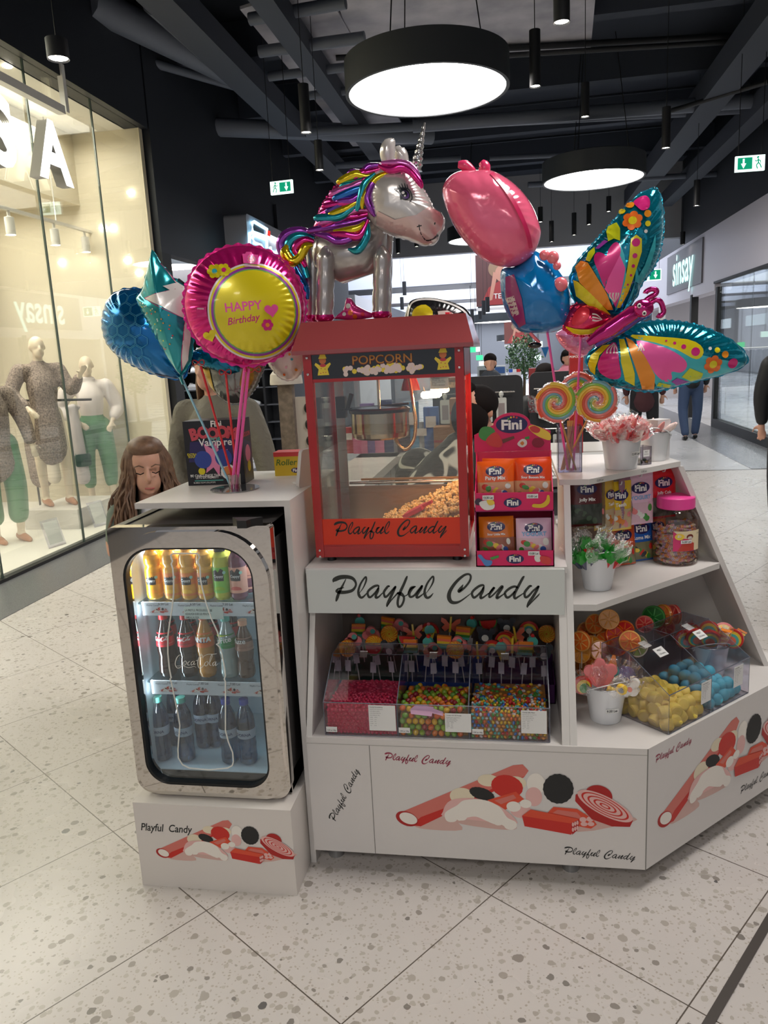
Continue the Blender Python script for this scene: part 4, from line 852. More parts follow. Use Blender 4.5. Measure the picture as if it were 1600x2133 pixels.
b = MB(); b.cyl((mx0+.05, my2-.035, zs), (mx1-.026, my2-.035, zs), .005, STEEL, n=10); b.box((mx0+.09, my2-.026, zs+.006), (mx1-.05, my2-.022, zs+.014), M('brass_rail', (196, 150, 100), .3, .9)); b.build('door_rail', pm, 40)
b = MB(); q = aty(706, 800, 2.56); b.box((q.x-.016, 2.555, zb1), (q.x+.014, 2.563, zg1+.02), STEEL); b.box((q.x-.012, 2.545, mz(880)), (q.x+.02, 2.575, mz(830)), BLK); b.build('kettle_bracket', pm)
# kettle
kc = aty(792, 880, 2.47); kr = .094; kz = aty(792, 912, 2.47).z
b = MB(); b.lathe([(0, kz), (kr-.012, kz), (kr-.003, kz+.006), (kr, kz+.02), (kr, kz+.085), (kr+.003, kz+.088)], (kc.x, kc.y, 0), M('kettle_steel', (205, 190, 170), .16, 1.0), 48, caps=False); kt = b.build('kettle', pm, 40)
b = MB(); b.lathe([(kr+.004, kz+.084), (kr+.006, kz+.094), (kr-.006, kz+.10), (0, kz+.103)], (kc.x, kc.y, 0), M('kettle_lid', (40, 36, 34), .2, .6), 40); b.build('kettle_lid', pm, 40)
b = MB(); b.cyl((kc.x, kc.y, kz+.1), (kc.x, kc.y, zh0+.01), .005, STEEL, n=10); b.build('drive_rod', pm, 40)
b = MB(); b.cyl((kc.x-kr-.035, kc.y+.02, kz+.094), (kc.x+kr+.0, kc.y+.02, kz+.106), .004, BLK, n=8); b.cyl((kc.x-kr-.012, kc.y, kz+.1), (kc.x-kr+.006, kc.y-.01, kz+.145), .008, BLK, n=10); b.build('kettle_handle', pm, 40)
hose = [aty(x, y, yy) for x, y, yy in ((850, 775, 2.5), (856, 810, 2.49), (862, 850, 2.47), (866, 880, 2.46), (862, 915, 2.45), (848, 934, 2.44), (835, 932, 2.44), (824, 915, 2.45))]
P = catmull([tuple(p) for p in hose], 10); b = MB(); b.tube(P, [.0062 if i % 2 else .0050 for i in range(len(P))], M('flex_hose', (210, 180, 140), .25, .9), 10); b.build('flex_hose', pm, 60)
b = MB(); q = aty(866, 800, 2.52); b.lathe([(.018, zg1+.03), (.02, q.z+.02), (.034, q.z-.02)], (q.x-.02, 2.54, 0), STEEL, 24, caps=False); b.build('chimney', pm, 40)
b = MB(); q = aty(898, 823, 2.5); b.tube([(q.x-.032, 2.5, q.z), (q.x-.026, 2.5, q.z+.001), (q.x+.026, 2.5, q.z+.003), (q.x+.034, 2.5, q.z+.003)], [.006, .011, .012, .005], ME('warm_bulb', (255, 200, 140), 210), 14); b.build('warmer_bulb', pm, 50)
b = MB(); c0, c1 = aty(896, 783, my+.012), aty(935, 809, my+.012); b.box((c0.x, my+.0105, c1.z), (c1.x, my+.0115, c0.z), PAPER); f3 = Fr((0, my+.0105, 0), (1, 0, 0), (0, 0, 1), (0, -1, 0))
for i in range(6): b.text(('Popcorn', 'Ingrediente:', 'porumb, ulei, sare,', 'poate contine urme', 'de soia', 'Produs in Romania')[i], (c0.x+.004, c0.z-.006-i*.0048), .0052 if i else .007, f3, LEI, .0004, 'L')
b.build('notice', pm)
for x in (mx0+.04, mx1-.04):
    for y in (my+.04, my2-.04): b = MB(); b.lathe([(.015, .9665), (.013, zb0)], (x, y, 0), BLK, 16); b.build('foot', pm, 40)
# roof
rz0 = aty(800, 722, 2.265).z; xr0 = aty(607, 735, 2.265).x; xr1 = aty(986, 710, 2.265).x; rt = aty(800, 662, 2.33).z; xt0 = aty(627, 672, 2.33).x; xt1 = aty(970, 651, 2.33).x
b = MB(); lo_ = [(xr0, 2.265), (xr1, 2.265), (xr1, 2.705), (xr0, 2.705)]; up_ = [(xt0, 2.33), (xt1, 2.33), (xt1, 2.65), (xt0, 2.65)]
vs = [(x, y, rz0-.012) for x, y in lo_]+[(x, y, rz0) for x, y in lo_]+[(x, y, rt) for x, y in up_]
b.add(vs, [(3, 2, 1, 0)]+[(i, (i+1) % 4, 4+(i+1) % 4, 4+i) for i in range(4)]+[(4+i, 4+(i+1) % 4, 8+(i+1) % 4, 8+i) for i in range(4)]+[(8, 9, 10, 11)], ROR); b.build('roof', pm)
ROOFZ = rt
# popcorn
rnd = random.Random(11)
CORN = [M('popcorn_white', (236, 216, 170), .7), M('popcorn_cream', (226, 190, 120), .7), M('popcorn_gold', (206, 150, 60), .6)]
def kernel(b, c, s, r):
    for i in range(5):
        d = V((r.uniform(-1, 1), r.uniform(-1, 1), r.uniform(-1, 1))).normalized()*s*.55
        b.ell(V(c)+d, (s*r.uniform(.4, .62),)*3, CORN[0 if r.random() < .62 else 1], 7, 5)
    b.ell(c, (s*.45,)*3, CORN[2], 7, 5)
b = MB(); n = 0
def hz(x, y): u = (x-mx0)/(mx1-mx0); return max(0, (u-.30)/.7)**1.1*.155+.006
while n < 620:
    x = rnd.uniform(mx0+.13, mx1-.026); y = rnd.uniform(my+.018, my2-.045); h = hz(x, y)*(1-.45*((my2-y)/(my2-my))) if x > mx0+.18 else .0
    if h <= .004 and rnd.random() > .03: continue
    kernel(b, (x, y, zb1+.018+h*(1 if rnd.random() < .75 else rnd.random())), rnd.uniform(.0065, .0095), rnd); n += 1
o = b.build('popcorn', smooth=60, loc=(-.3, 2.45, zb1+.012)); tag(o, 'heap of popcorn rising to the right on the steel tray of the red machine', 'popcorn', kind='stuff')
b = MB(); q = aty(868, 1062, 2.42); fsc = Fr((q.x, 2.40, q.z), V((.9, .1, .42)), V((.2, 1, .1)))
b.box((-.035, -.026, -.004), (.03, .026, .010), M('scoop_pink', (196, 40, 70), .4), fsc); b.box((.03, -.008, 0), (.06, .008, .010), M('scoop_pink', (196, 40, 70), .4), fsc)
tag(b.build('popcorn_scoop', loc=fsc.o), 'red-pink plastic scoop half buried in the popcorn', 'scoop')
# ================================================================ acrylic bins
ACR = MG('acrylic', (236, 234, 240), .05, .02); ACE = M('acrylic_edge', (96, 100, 112), .25, .0, spec=.8); TAPE = MG('clear_tape', (235, 235, 235), .35, .25, gain=1.6)
def bin_box(t, fr, a0, a1, z0, hf, dr, hr, db, divs):
    """fr: u along the front, v up, n outwards; depth runs along -n"""
    th = .003
    def side(a):
        b = MB(); P = [(0, z0), (0, z0+hf), (-dr, z0+hr), (-db, z0+hr), (-db, z0)]
        f2 = Fr(fr.p(a, 0, 0), fr.n, fr.v, fr.u); b.prism(P, -th/2, th/2, ACR, f2, ACE); return b
    side(a0).build('side_wall', t); side(a1).build('side_wall', t)
    for d in divs: side(d).build('divider', t)
    for nm, A, B in (('front_wall', (0, z0), (0, z0+hf)), ('lid', (-.001, z0+hf), (-dr, z0+hr)), ('lid_rear', (-dr, z0+hr), (-db, z0+hr)), ('rear_wall', (-db, z0), (-db, z0+hr))):
        b = MB(); P = [fr.p(a, q[1], q[0]) for a, q in ((a0, A), (a1, A), (a1, B), (a0, B))]; b.add(P, [(0, 1, 2, 3)], ACR)
        for q in ((A, B) if nm != 'rear_wall' else (A,)): b.tube([fr.p(a0, q[1], q[0]), fr.p(a1, q[1], q[0])], .0013, ACE, 5)
        b.build(nm, t)
    b = MB(); b.add([fr.p(a, z0+.001, c) for a, c in ((a0, 0), (a1, 0), (a1, -db), (a0, -db))], [(0, 1, 2, 3)], ACR); b.build('floor_plate', t)
def info(b, fr, a, z, w, h, c, title):
    b.box((a, z, c), (a+w, z+h, c+.0006), PAPER, fr); b.text(title, (a+.004, z+h-.008), .0055, fr, LEI, c+.0009, 'L', .01)
    for i in range(9): b.text(('Ingrediente: zahar, sirop de glucoza', 'amidon, gelatina, acidifiant,', 'arome, coloranti E100, E120', 'Valori nutritionale / 100 g', 'Energie      1450 kJ', 'Grasimi      0.2 g', 'Glucide      84 g', 'Proteine     0.1 g', 'Sare         0.02 g')[i], (a+.004, z+h-.014-i*(h-.02)/9.5), .0032, fr, LEI, c+.0009, 'L', sx=.9)
# ---- centre bin
FB = Fr((0, 2.137, 0), (1, 0, 0), (0, 0, 1), (0, -1, 0)); zf = ZB1+.0015
t = thing('candy_bin', (-.256, 2.26, zf), 'clear acrylic three-part bin of pink, mixed and rainbow candy in the centre bay', 'candy bin')
d1, d2 = aty(828, 1500, 2.137).x, aty(977, 1500, 2.137).x
BX0, BX1 = -.597, .086
bin_box(t, FB, BX0, BX1, zf, .108, .155, .205, .25, (d1, d2))
for (x0, x1, ya, yb, ti) in ((770, 823, 1470, 1521, 'Candy Strawberry'), (928, 981, 1487, 1524, 'Candy mix de fructe'), (1086, 1139, 1481, 1527, 'Candy Jelly Bean')):
    p, q = aty(x0, yb, 2.135), aty(x1, ya, 2.135); b = MB(); info(b, FB, p.x, p.z, q.x-p.x, q.z-p.z, .002, ti); b.build('info_sheet', t)
for (x0, x1, y) in ((680, 702, 1519), (831, 854, 1521), (984, 1007, 1524)):
    p, q = aty(x0, y+5, 2.135), aty(x1, y-5, 2.135); b = MB(); b.box((p.x, p.z, .002), (q.x, q.z, .0026), PAPER, FB); b.text('5.00 Lei 100g', ((p.x+q.x)/2, p.z+.004), .0065, FB, INK, .003, sx=.8, bold=.01); b.build('price_tag', t)
for x in (758, 903, 1052):
    p = aty(x, 1366, 2.29); b = MB(); f4 = Fr((p.x, 2.287, zf+.206), (1, 0, 0), (0, .83, .55)); b.box((-.012, -.012, 0), (.012, .012, .0015), TAPE, f4); b.build('lid_tab', t)
rnd = random.Random(21)
def proto(name, shape, mat):
    b = MB()
    if shape == 'bean':
        P = [(-.0055, 0, .0012), (-.003, 0, .0002), (0, 0, -.0002), (.003, 0, .0002), (.0055, 0, .0012)]; b.tube(P, [.0018, .0040, .0045, .0040, .0018], mat, 9)
    elif shape == 'egg': b.ell((0, 0, 0), (.0105, .0088, .0088), mat, 16, 10)
    elif shape == 'round': b.ell((0, 0, 0), (.0096, .0096, .0096), mat, 16, 10)
    elif shape == 'mallow': b.lathe([(0, -.0175), (.0150, -.0175), (.0195, -.0145), (.0215, 0), (.0195, .0145), (.0150, .0175), (0, .0175)], (0, 0, 0), mat, 20, caps=False)
    elif shape == 'scallop':
        b.ell((0, 0, 0), (.0215, .0200, .0180), mat, 18, 12)
    return b.build(name, smooth=60)
def scatter(name, P, mats, shape, label, cat, group, jig=.0015):
    pr = {}
    for i, p in enumerate(P):
        m = mats[rnd.randrange(len(mats))]
        rot = (rnd.uniform(0, 6.3), rnd.uniform(0, 6.3), rnd.uniform(0, 6.3))
        if m.name not in pr:
            o = proto(name, shape, m); tag(o, label, cat, group); pr[m.name] = o; o.location = p; o.rotation_euler = rot
        else: dup(pr[m.name], p, rot)
def fillpts(a0, a1, s, zt, d0=.006, depth=.20, layers=1, slope=0.0, top=True):
    """front sheet of candies against the wall plus the top sheet"""
    P = []; nx = int((a1-a0)/s); nz = int(zt/s)
    for k in range(nz):
        for i in range(nx):
            P.append((a0+s*(.5+i+(.5 if k % 2 else 0)*.9)+rnd.uniform(-.001, .001), zf+s*.5+k*s*.96, d0+s*.42+rnd.uniform(0, .002)))
    if top:
        ny = int((depth-s)/s)
        for k in range(ny):
            for i in range(nx): P.append((a0+s*(.5+i+(.45 if k % 2 else 0))+rnd.uniform(-.002, .002), zf+s*.45+nz*s*.96+rnd.uniform(-.0035, .0035)+slope*k, d0+s*.9+k*s))
    return [FB.p(min(a, a1-s*.45), c, -d) for a, c, d in P], zf+nz*s*.96
PK1 = M('candy_pink', (206, 44, 84), .22, coat=.5, sss=.2)
P, zt = fillpts(BX0+.004, d1-.004, .0125, .088, depth=.12); P = P[:270]
scatter('strawberry_bean', P, [PK1], 'bean', 'one of the glossy pink beans filling the left part of the centre bin', 'candy', 'pink beans in the left part of the centre bin')
b = MB(); b.box((BX0+.006, zf+.001, -.235), (d1-.006, zt-.005, -.016), PK1, FB)
for i in range(150):
    c = FB.p(rnd.uniform(BX0+.01, d1-.01), zt-.004, -rnd.uniform(.12, .23)); b.ell(c, (.007, .005, .005), PK1, 8, 6)
tag(b.build('pink_bean_heap', smooth=60), 'deeper mass of pink beans behind the front layer in the left bin part', 'candy', kind='stuff')
GC = [M('gum_'+n, c, .2, coat=.6) for n, c in (('orange', (224, 104, 22)), ('yellow', (232, 190, 20)), ('green', (112, 170, 50)), ('dkred', (150, 30, 34)), ('lime', (150, 190, 40)), ('orange2', (230, 130, 30)))]
P, zt = fillpts(d1+.004, d2-.004, .0195, .082, depth=.19)
P = [p for p in P if not ((p-aty(890, 1478, p.y)).length < .02 and p.z > zf+.03 and p.y < 2.16)]
scatter('fruit_gumball', P, GC, 'egg', 'one of the big glossy mixed-colour gumballs in the middle part of the centre bin', 'candy', 'large mixed gumballs in the centre bin')
b = MB(); b.box((d1+.006, zf+.001, -.235), (d2-.006, zt-.012, -.024), M('gum_filler', (168, 120, 50), .5), FB)  # plain amber block filling the space behind the front gumballs
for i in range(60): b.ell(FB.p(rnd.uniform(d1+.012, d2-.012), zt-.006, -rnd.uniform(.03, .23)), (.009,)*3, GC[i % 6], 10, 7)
tag(b.build('gumball_heap', smooth=60), 'deeper mass of mixed gumballs behind the scoop in the middle bin part', 'candy', kind='stuff')
SCP = M('scoop_mauve', (206, 160, 190), .4)
c = aty(880, 1481, 2.139); b = MB(); f5 = Fr((c.x, 2.145, c.z), (1, 0, -.06), (0, .45, 1)); b.prism([(-.035, -.014), (.028, -.016), (.034, .012), (-.018, .016), (-.037, .0)], 0, .008, SCP, f5); b.prism([(.028, -.006), (.062, -.012), (.062, .0), (.03, .008)], 0, .007, SCP, f5)
tag(b.build('candy_scoop', loc=c), 'mauve plastic scoop lying among the big gumballs in the centre bin', 'scoop')
JC = [M('jelly_'+n, c, .2, coat=.6) for n, c in (('yellow', (232, 196, 30)), ('orange', (232, 110, 30)), ('green', (70, 150, 50)), ('white', (220, 214, 206)), ('blue', (40, 110, 190)), ('red', (200, 40, 40)), ('teal', (90, 190, 180)), ('amber', (222, 150, 40)))]
P, zt = fillpts(d2+.004, BX1-.004, .0122, .092, depth=.12); P = P[:290]
scatter('jelly_bean', P, JC, 'bean', 'one of the small rainbow jelly beans in the right part of the centre bin', 'candy', 'rainbow jelly beans in the centre bin')
b = MB(); b.box((d2+.006, zf+.001, -.235), (BX1-.006, zt-.005, -.016), M('gum_filler', (168, 120, 50), .5), FB)  # same amber filler block behind the jelly beans
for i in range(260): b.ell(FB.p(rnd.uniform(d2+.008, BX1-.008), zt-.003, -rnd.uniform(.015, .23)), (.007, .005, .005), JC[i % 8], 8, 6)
tag(b.build('jelly_bean_heap', smooth=60), 'deeper mass of rainbow jelly beans in the right bin part', 'candy', kind='stuff')
# ---- right bin on the angled face
FR = Fr(FS.p(0, 0, -.012), D45, (0, 0, 1), N45)
t = thing('candy_bin', FR.p(.33, zf, -.12), 'clear acrylic two-part bin of yellow and blue marshmallows on the angled counter', 'candy bin')
bin_box(t, FR, .115, .55, zf, .124, .150, .217, .247, (.333,))
lidf = Fr(FR.p(0, zf+.124, 0), D45, (FR.v*.093-FR.n*.15), None)
def onlid(px, py):
    d = ray(px, py); tt = (lidf.o-CC).dot(lidf.n)/d.dot(lidf.n); P = CC+d*tt-lidf.o; return P.dot(lidf.u), P.dot(lidf.v)
for px, py, tx in ((1376, 1358, ('PRET', '1.50 lei/buc')), (1458, 1322, ('PRET', '1.50 lei/buc'))):
    a, c = onlid(px, py); b = MB(); b.box((a-.022, c-.017, .001), (a+.022, c+.017, .0018), PAPER, lidf)
    b.text(tx[0], (a, c+.003), .010, lidf, LEI, .0024); b.text(tx[1], (a, c-.01), .0085, lidf, LEI, .0024, sx=.8); b.build('price_label', t)
for a in (.20, .43): b = MB(); f4 = Fr(FR.p(a, zf+.218, -.150), D45, (FR.v*.3-FR.n)); b.box((-.016, -.016, 0), (.016, .014, .0015), TAPE, f4); b.build('lid_tab', t)
for a, ti in ((.275, 'Candy Banana'), (.455, 'Candy Blue')): b = MB(); info(b, FR, a, zf+.045, .052, .07, .002, ti); b.build('info_sheet', t)
MY = M('mallow_yellow', (236, 212, 92), .6, sss=.15); MBm = M('mallow_blue', (84, 190, 210), .6, sss=.15)
def heap(a0, a1, d0, d1_, r, layers, z0, fr, drop):
    P = []
    for k in range(layers):
        s = r*1.92; q = k*r*.5
        nx = int((a1-a0-2*q)/s); ny = int((d1_-d0-2*q)/s)
        for j in range(ny):
            for i in range(nx):
                if k and (k > layers-1-drop(i/(nx or 1), j/(ny or 1))): continue
                P.append(fr.p(a0+q+s*(i+.5)+rnd.uniform(-.004, .004), z0+r*.92+k*r*1.45+rnd.uniform(-.003, .003), -(d0+q+s*(j+.5))+rnd.uniform(-.004, .004)))
    return P
scatter('yellow_marshmallow', heap(.120, .330, 0.004, .225, .0198, 3, zf, FR, lambda u, v: 1 if u > .7 or v < .12 else 0), [MY], 'mallow', 'one of the yellow drum marshmallows heaped in the left part of the angled bin', 'marshmallow', 'yellow marshmallows in the angled bin')
scatter('blue_marshmallow', heap(.337, .546, 0.004, .225, .0198, 3, zf, FR, lambda u, v: 1 if u > .6 or v < .12 else 0), [MBm], 'scallop', 'one of the blue marshmallow balls heaped in the right part of the angled bin', 'marshmallow', 'blue marshmallows in the angled bin')
# ---- lolly boxes behind the centre bin
LC = {n: M('lolly_'+n, c, .25, coat=.5, sss=.1) for n, c in (('orange', (226, 128, 36)), ('red', (204, 50, 44)), ('teal', (86, 176, 164)), ('yellow', (234, 196, 60)), ('green', (62, 142, 60)), ('blue', (44, 122, 188)), ('pink', (230, 130, 130)), ('white', (226, 222, 214)), ('dark', (60, 66, 72)), ('salmon', (232, 112, 84)))}
STK_ = M('lolly_stick', (228, 224, 216), .5); WRAP = MG('cellophane', (246, 246, 246), .10, .12, bump=(55, .8), gain=1.8)
def lolly(kind, label, group, L=.11):
    """prototype at origin: stick up z, head facing -y"""
    t = thing('lollipop', (0, 0, 0), label, 'lollipop', group); f = Fr((0, 0, L), (1, 0, 0), (0, 0, 1), (0, -1, 0)); b = MB(); th = .006
    cir = lambda r, n=26, cx=0, cy=.03: [(cx+r*cos(2*pi*i/n), cy+r*sin(2*pi*i/n)) for i in range(n)]
    if kind == 'disc':
        b.prism(cir(.030), -th, th, LC['orange'], f)
        for i in range(14): a = i*2*pi/14; b.tube([f.p(r_*cos(a+r_*40), .03+r_*sin(a+r_*40), th) for r_ in (.004, .012, .02, .0285)], .0018, LC['yellow'], 5)
    elif kind == 'arc':
        for i, c_ in enumerate(('red', 'yellow', 'teal')):
            R1, R0 = .034-i*.008, .034-(i+1)*.008; P = [(R1*cos(a*pi/12), .012+R1*sin(a*pi/12)) for a in range(13)]+[(R0*cos(a*pi/12), .012+R0*sin(a*pi/12)) for a in range(12, -1, -1)]; b.prism(P, -th, th, LC[c_], f)
        b.prism(cir(.010, 12, 0, .012), -th, th, LC['white'], f)
    elif kind == 'bar':
        for i, c_ in enumerate(('orange', 'salmon', 'yellow', 'green', 'teal')): b.prism([(-.024, .052-i*.009), (.024, .052-i*.009), (.024, .061-i*.009), (-.024, .061-i*.009)], -th, th, LC[c_], f)
    elif kind == 'melon':
        P = [(.032*cos(a*pi/12), .05-.036*sin(a*pi/12)) for a in range(13)]; b.prism(P, -th, th, LC['green'], f); P = [(.028*cos(a*pi/12), .05-.031*sin(a*pi/12)) for a in range(13)]; b.prism(P, -th-.001, th+.001, LC['red'], f)
    elif kind == 'butterfly':
        for s_ in (-1, 1): b.prism([(s_*a, c_) for a, c_ in ((0, .03), (.02, .05), (.034, .055), (.034, .04), (.02, .03), (.03, .018), (.018, .006), (0, .02))], -th, th, LC['salmon'], f)
        b.prism([(-.004, .005), (.004, .005), (.003, .06), (-.003, .06)], -th-.002, th+.002, LC['yellow'], f)
    elif kind == 'cloud':
        for cx_, cy_, r_ in ((-.016, .03, .016), (.014, .028, .017), (0, .042, .018)): b.prism(cir(r_, 16, cx_, cy_), -th+.0003*cx_, th, LC['pink'], f)
        b.prism(cir(.009, 12, .006, .044), -th-.001, th+.001, LC['teal'], f)
    elif kind == 'koala':
        b.prism(cir(.024), -th, th, LC['dark'], f); b.prism(cir(.011, 12, -.021, .05), -th, th, LC['dark'], f); b.prism(cir(.011, 12, .021, .05), -th, th, LC['dark'], f); b.prism(cir(.012, 14, 0, .024), -th-.001, th+.001, LC['white'], f)
    elif kind == 'cone':
        b.prism([(-.016, .03), (.016, .03), (0, -.005)], -th, th, LC['yellow'], f); b.prism(cir(.018, 18, 0, .04), -th, th, LC['teal'], f); b.prism(cir(.006, 10, 0, .062), -th, th, LC['red'], f)
    b.build('candy_head', t, 35)
    b = MB(); b.cyl((0, 0, 0), (0, 0, L+.01), .0018, STK_, n=7); b.build('stick', t, 60)
    b = MB(); b.box((-.009, -.004, L*.55), (.011, -.003, L*.9), PAPER); b.build('paper_tag', t)
    return t
KIN = ['disc', 'arc', 'bar', 'melon', 'butterfly', 'cloud', 'koala', 'cone']
KLB = {'disc': 'orange ribbed round lollipop', 'arc': 'rainbow arch lollipop', 'bar': 'striped block lollipop', 'melon': 'watermelon slice lollipop', 'butterfly': 'salmon butterfly lollipop', 'cloud': 'pink and teal cloud lollipop', 'koala': 'grey bear-shaped lollipop', 'cone': 'teal ice-cream lollipop'}
PR_ = {k: lolly(k, KLB[k]+' behind the centre bin', 'lollipops behind the centre bin') for k in KIN}
used_ = set()
order = [['disc', 'arc', 'melon', 'bar', 'melon', 'cloud', 'cone', 'bar', 'arc', 'salm'], []]
i = 0
for row, (yy, zz, sc) in enumerate(((2.415, 0.0, 1.0), (2.455, .012, 1.05), (2.505, .025, 1.1), (2.56, .035, 1.1))):
    for j in range(10):
        x = -.575+.0735*j+(.03 if row % 2 else 0)+rnd.uniform(-.008, .008)
        if x > .10: continue
        k = 'disc' if (row == 0 and j == 0) else KIN[(j*3+row*5+j//3) % 8]
        o = PR_[k]; sfx = {0: 'front row', 1: 'second row', 2: 'third row', 3: 'last row'}[row]
        bx = 'the green box' if x < -.35 else 'the blue box' if x < -.1 else 'the purple box'
        sd = ('left', 'mid', 'right')[min(2, int(((x+.62) % .247)/.0824))]; lb = '%s, %s of %s, %s side' % (KLB[k], sfx, bx, sd)
        loc = (x, yy, zf+.03+zz); rot = (R_(rnd.uniform(-10, 4)), R_(rnd.uniform(-8, 8)), R_(rnd.uniform(-25, 25)))
        if k not in used_: used_.add(k); o.location = loc; o.rotation_euler = rot; o['label'] = lb
        else: dup(o, loc, rot, lb)
for k in KIN:
    if k not in used_:
        for ch in KIDS[PR_[k].name]: bpy.data.objects.remove(ch)
        bpy.data.objects.remove(PR_[k])
BXC = [('green', (24, 78, 60), (30, 90, 150)), ('blue', (36, 70, 140), (44, 90, 170)), ('purple', (84, 32, 96), (100, 44, 110))]
CPR = M('print_caprice', (214, 70, 60), .5)
for i, (nm, c1, c2) in enumerate(BXC):
    x0 = -.615+i*.247; x1 = x0+.237; t = thing('lollipop_box', ((x0+x1)/2, 2.5, zf), nm+' card box of lollipops printed Capriccio behind the centre bin', 'box', 'printed lollipop boxes')
    m1 = M('box_'+nm, c1, .4); m2 = M('boxb_'+nm, c2, .4); b = MB(); y = 2.395
    for lo, hi in (((x0, y, zf), (x1, y+.003, zf+.066)), ((x0, 2.60, zf), (x1, 2.603, zf+.09)), ((x0, y, zf), (x0+.003, 2.60, zf+.066)), ((x1-.003, y, zf), (x1, 2.60, zf+.066)), ((x0, y, zf), (x1, 2.60, zf+.003))): b.box(lo, hi, m1)
    b.build('card_box', t)
    f = Fr(((x0+x1)/2, y, zf), (1, 0, 0), (0, 0, 1), (0, -1, 0)); b = MB(); b.box((-.116, 0, .0002), (-.06, .066, .0004), m2, f)
    b.text('Capriccio', (.036, .02), .030, f, CPR, .001, bold=.012, sx=1.0)
    for k in range(8): a = k*pi/4; b.ribbon([(-.052+.004*cos(a), .033+.004*sin(a), .004), (-.052+.013*cos(a+.3), .033+.013*sin(a+.3), .008), (-.052+.02*cos(a+.9), .033+.02*sin(a+.9), .004)], f, (LC['red'], LC['yellow'], LC['teal'], LC['green'])[k % 4], .0012, 3)
    b.build('box_print', t)
# ================================================================ things on the right shelves
TIN = M('bucket_white', (216, 218, 220), .3, .15, coat=.3); TINR = M('bucket_rim', (170, 172, 174), .25, .8); WIRE = M('bucket_wire', (224, 226, 228), .3, .3)
def bucket(loc, r0, r1, h, label, price=None, fill=None, hang=1, rz=0.0, tilt=.55):
    x, y, z = loc; t = thing('tin_bucket', loc, label, 'bucket', 'white tin buckets')
    b = MB(); b.lathe([(r0, 0), (r0+.0008, .003), (r1, h), (r1-.0015, h), (r0-.001, .003), (0, .003)], loc, TIN, 44, caps=False)
    b.lathe([(0, .0), (r0, 0)], loc, TIN, 44, caps=False); b.build('shell', t, 35)
    b = MB(); b.tube([(x+r1*cos(a*pi/20), y+r1*sin(a*pi/20), z+h) for a in range(40)], .0022, TINR, 7, closed=True); b.build('rim', t, 60)
    for s_ in (-1, 1):
        q = V((x, y, z+h-.018))+V((cos(rz), sin(rz), 0))*s_*(r1-.003)
        b = MB(); b.tube([q+V((cos(rz)*s_*.003, sin(rz)*s_*.003, .006*cos(a)+.0))+V((-sin(rz), cos(rz), 0))*.006*sin(a) for a in [k*2*pi/10 for k in range(10)]], .0014, WIRE, 6, closed=True); b.build('handle_lug', t, 60)
    b = MB(); P = []
    for k in range(25):
        a = pi*k/24; u = -cos(a)*(r1+.004); v = sin(a)*r1*1.15
        P.append(V((x, y, z+h-.014))+V((cos(rz), sin(rz), 0))*u+V((sin(rz)*hang, -cos(rz)*hang, 0))*v*cos(tilt)+V((0, 0, 1))*v*sin(tilt))
    b.tube(P, .0017, WIRE, 7); b.build('wire_handle', t, 60)
    if price:
        a = price[1]; R0 = r0+(r1-r0)*.42; n = V((sin(a), -cos(a), 0)); f = Fr((x+n.x*(R0+.0015), y+n.y*(R0+.0015), z+h*.42), (cos(a), sin(a), 0), (0, 0, 1), (n.x, n.y, 0))
        b = MB(); b.box((-.020, -.007, 0), (.020, .007, .0006), PAPER, f); b.text(price[0], (0, -.0035), .0105, f, INK, .001, bold=.02); b.build('price_tag', t)
    return t
def wrapcone(b, base, d, L, R, r):
    """crumpled clear wrapper around a pop"""
    d = V(d).normalized(); x = d.orthogonal().normalized(); y = d.cross(x); vs = []; N = 14; rows = (0, .15, .45, .75, .95, 1.12)
    rad = (.10, .35, .85, 1.05, .75, .9)
    for k, (l, q) in enumerate(zip(rows, rad)):
        for j in range(N): a = 2*pi*j/N; w = R*q*(1+r.uniform(-.18, .18)); vs.append(V(base)+d*(L*l+r.uniform(-.003, .003))+x*cos(a)*w+y*sin(a)*w*.6)
    b.add(vs, [(k*N+j, k*N+(j+1) % N, (k+1)*N+(j+1) % N, (k+1)*N+j) for k in range(len(rows)-1) for j in range(N)], WRAP)
# bucket of mixed lollies on the base counter
q = atz(1262, 1500, ZB1)
B1 = (q.x, q.y+.012, ZB1+.001); bucket(B1, .046, .063, .118, 'white tin bucket with wrapped lollipops at the left end of the angled counter', ('9.00 Lei', .25), rz=.5)
rnd = random.Random(5)
def shape_pop(t, base, d, L, outline, mats, s=1.0, up=None, th=.006, wrap=True, facing=None):
    d = V(d).normalized(); f0 = V(facing if facing is not None else (CC-V(base))); f0 = (f0-d*f0.dot(d)).normalized(); u = d.cross(f0); fr = Fr(V(base)+d*L, u, d, f0)
    b = MB()
    for k, (P, m, zz) in enumerate(outline): b.prism([(a*s, c*s) for a, c in P], -th-zz, th+zz, m, fr)
    b.build('candy_head', t, 35)
    b = MB(); b.cyl(base, V(base)+d*(L+.01), .0018, STK_, n=7); b.build('stick', t, 60)
    if wrap: b = MB(); wrapcone(b, V(base)+d*(L*.8), d, .075*s, .034*s, rnd); b.build('wrapper', t, 60)
circ = lambda r, cx=0, cy=0, n=20: [(cx+r*cos(2*pi*i/n), cy+r*sin(2*pi*i/n)) for i in range(n)]
def blobs(*c): return c
top = V(B1)+V((0, 0, .03))
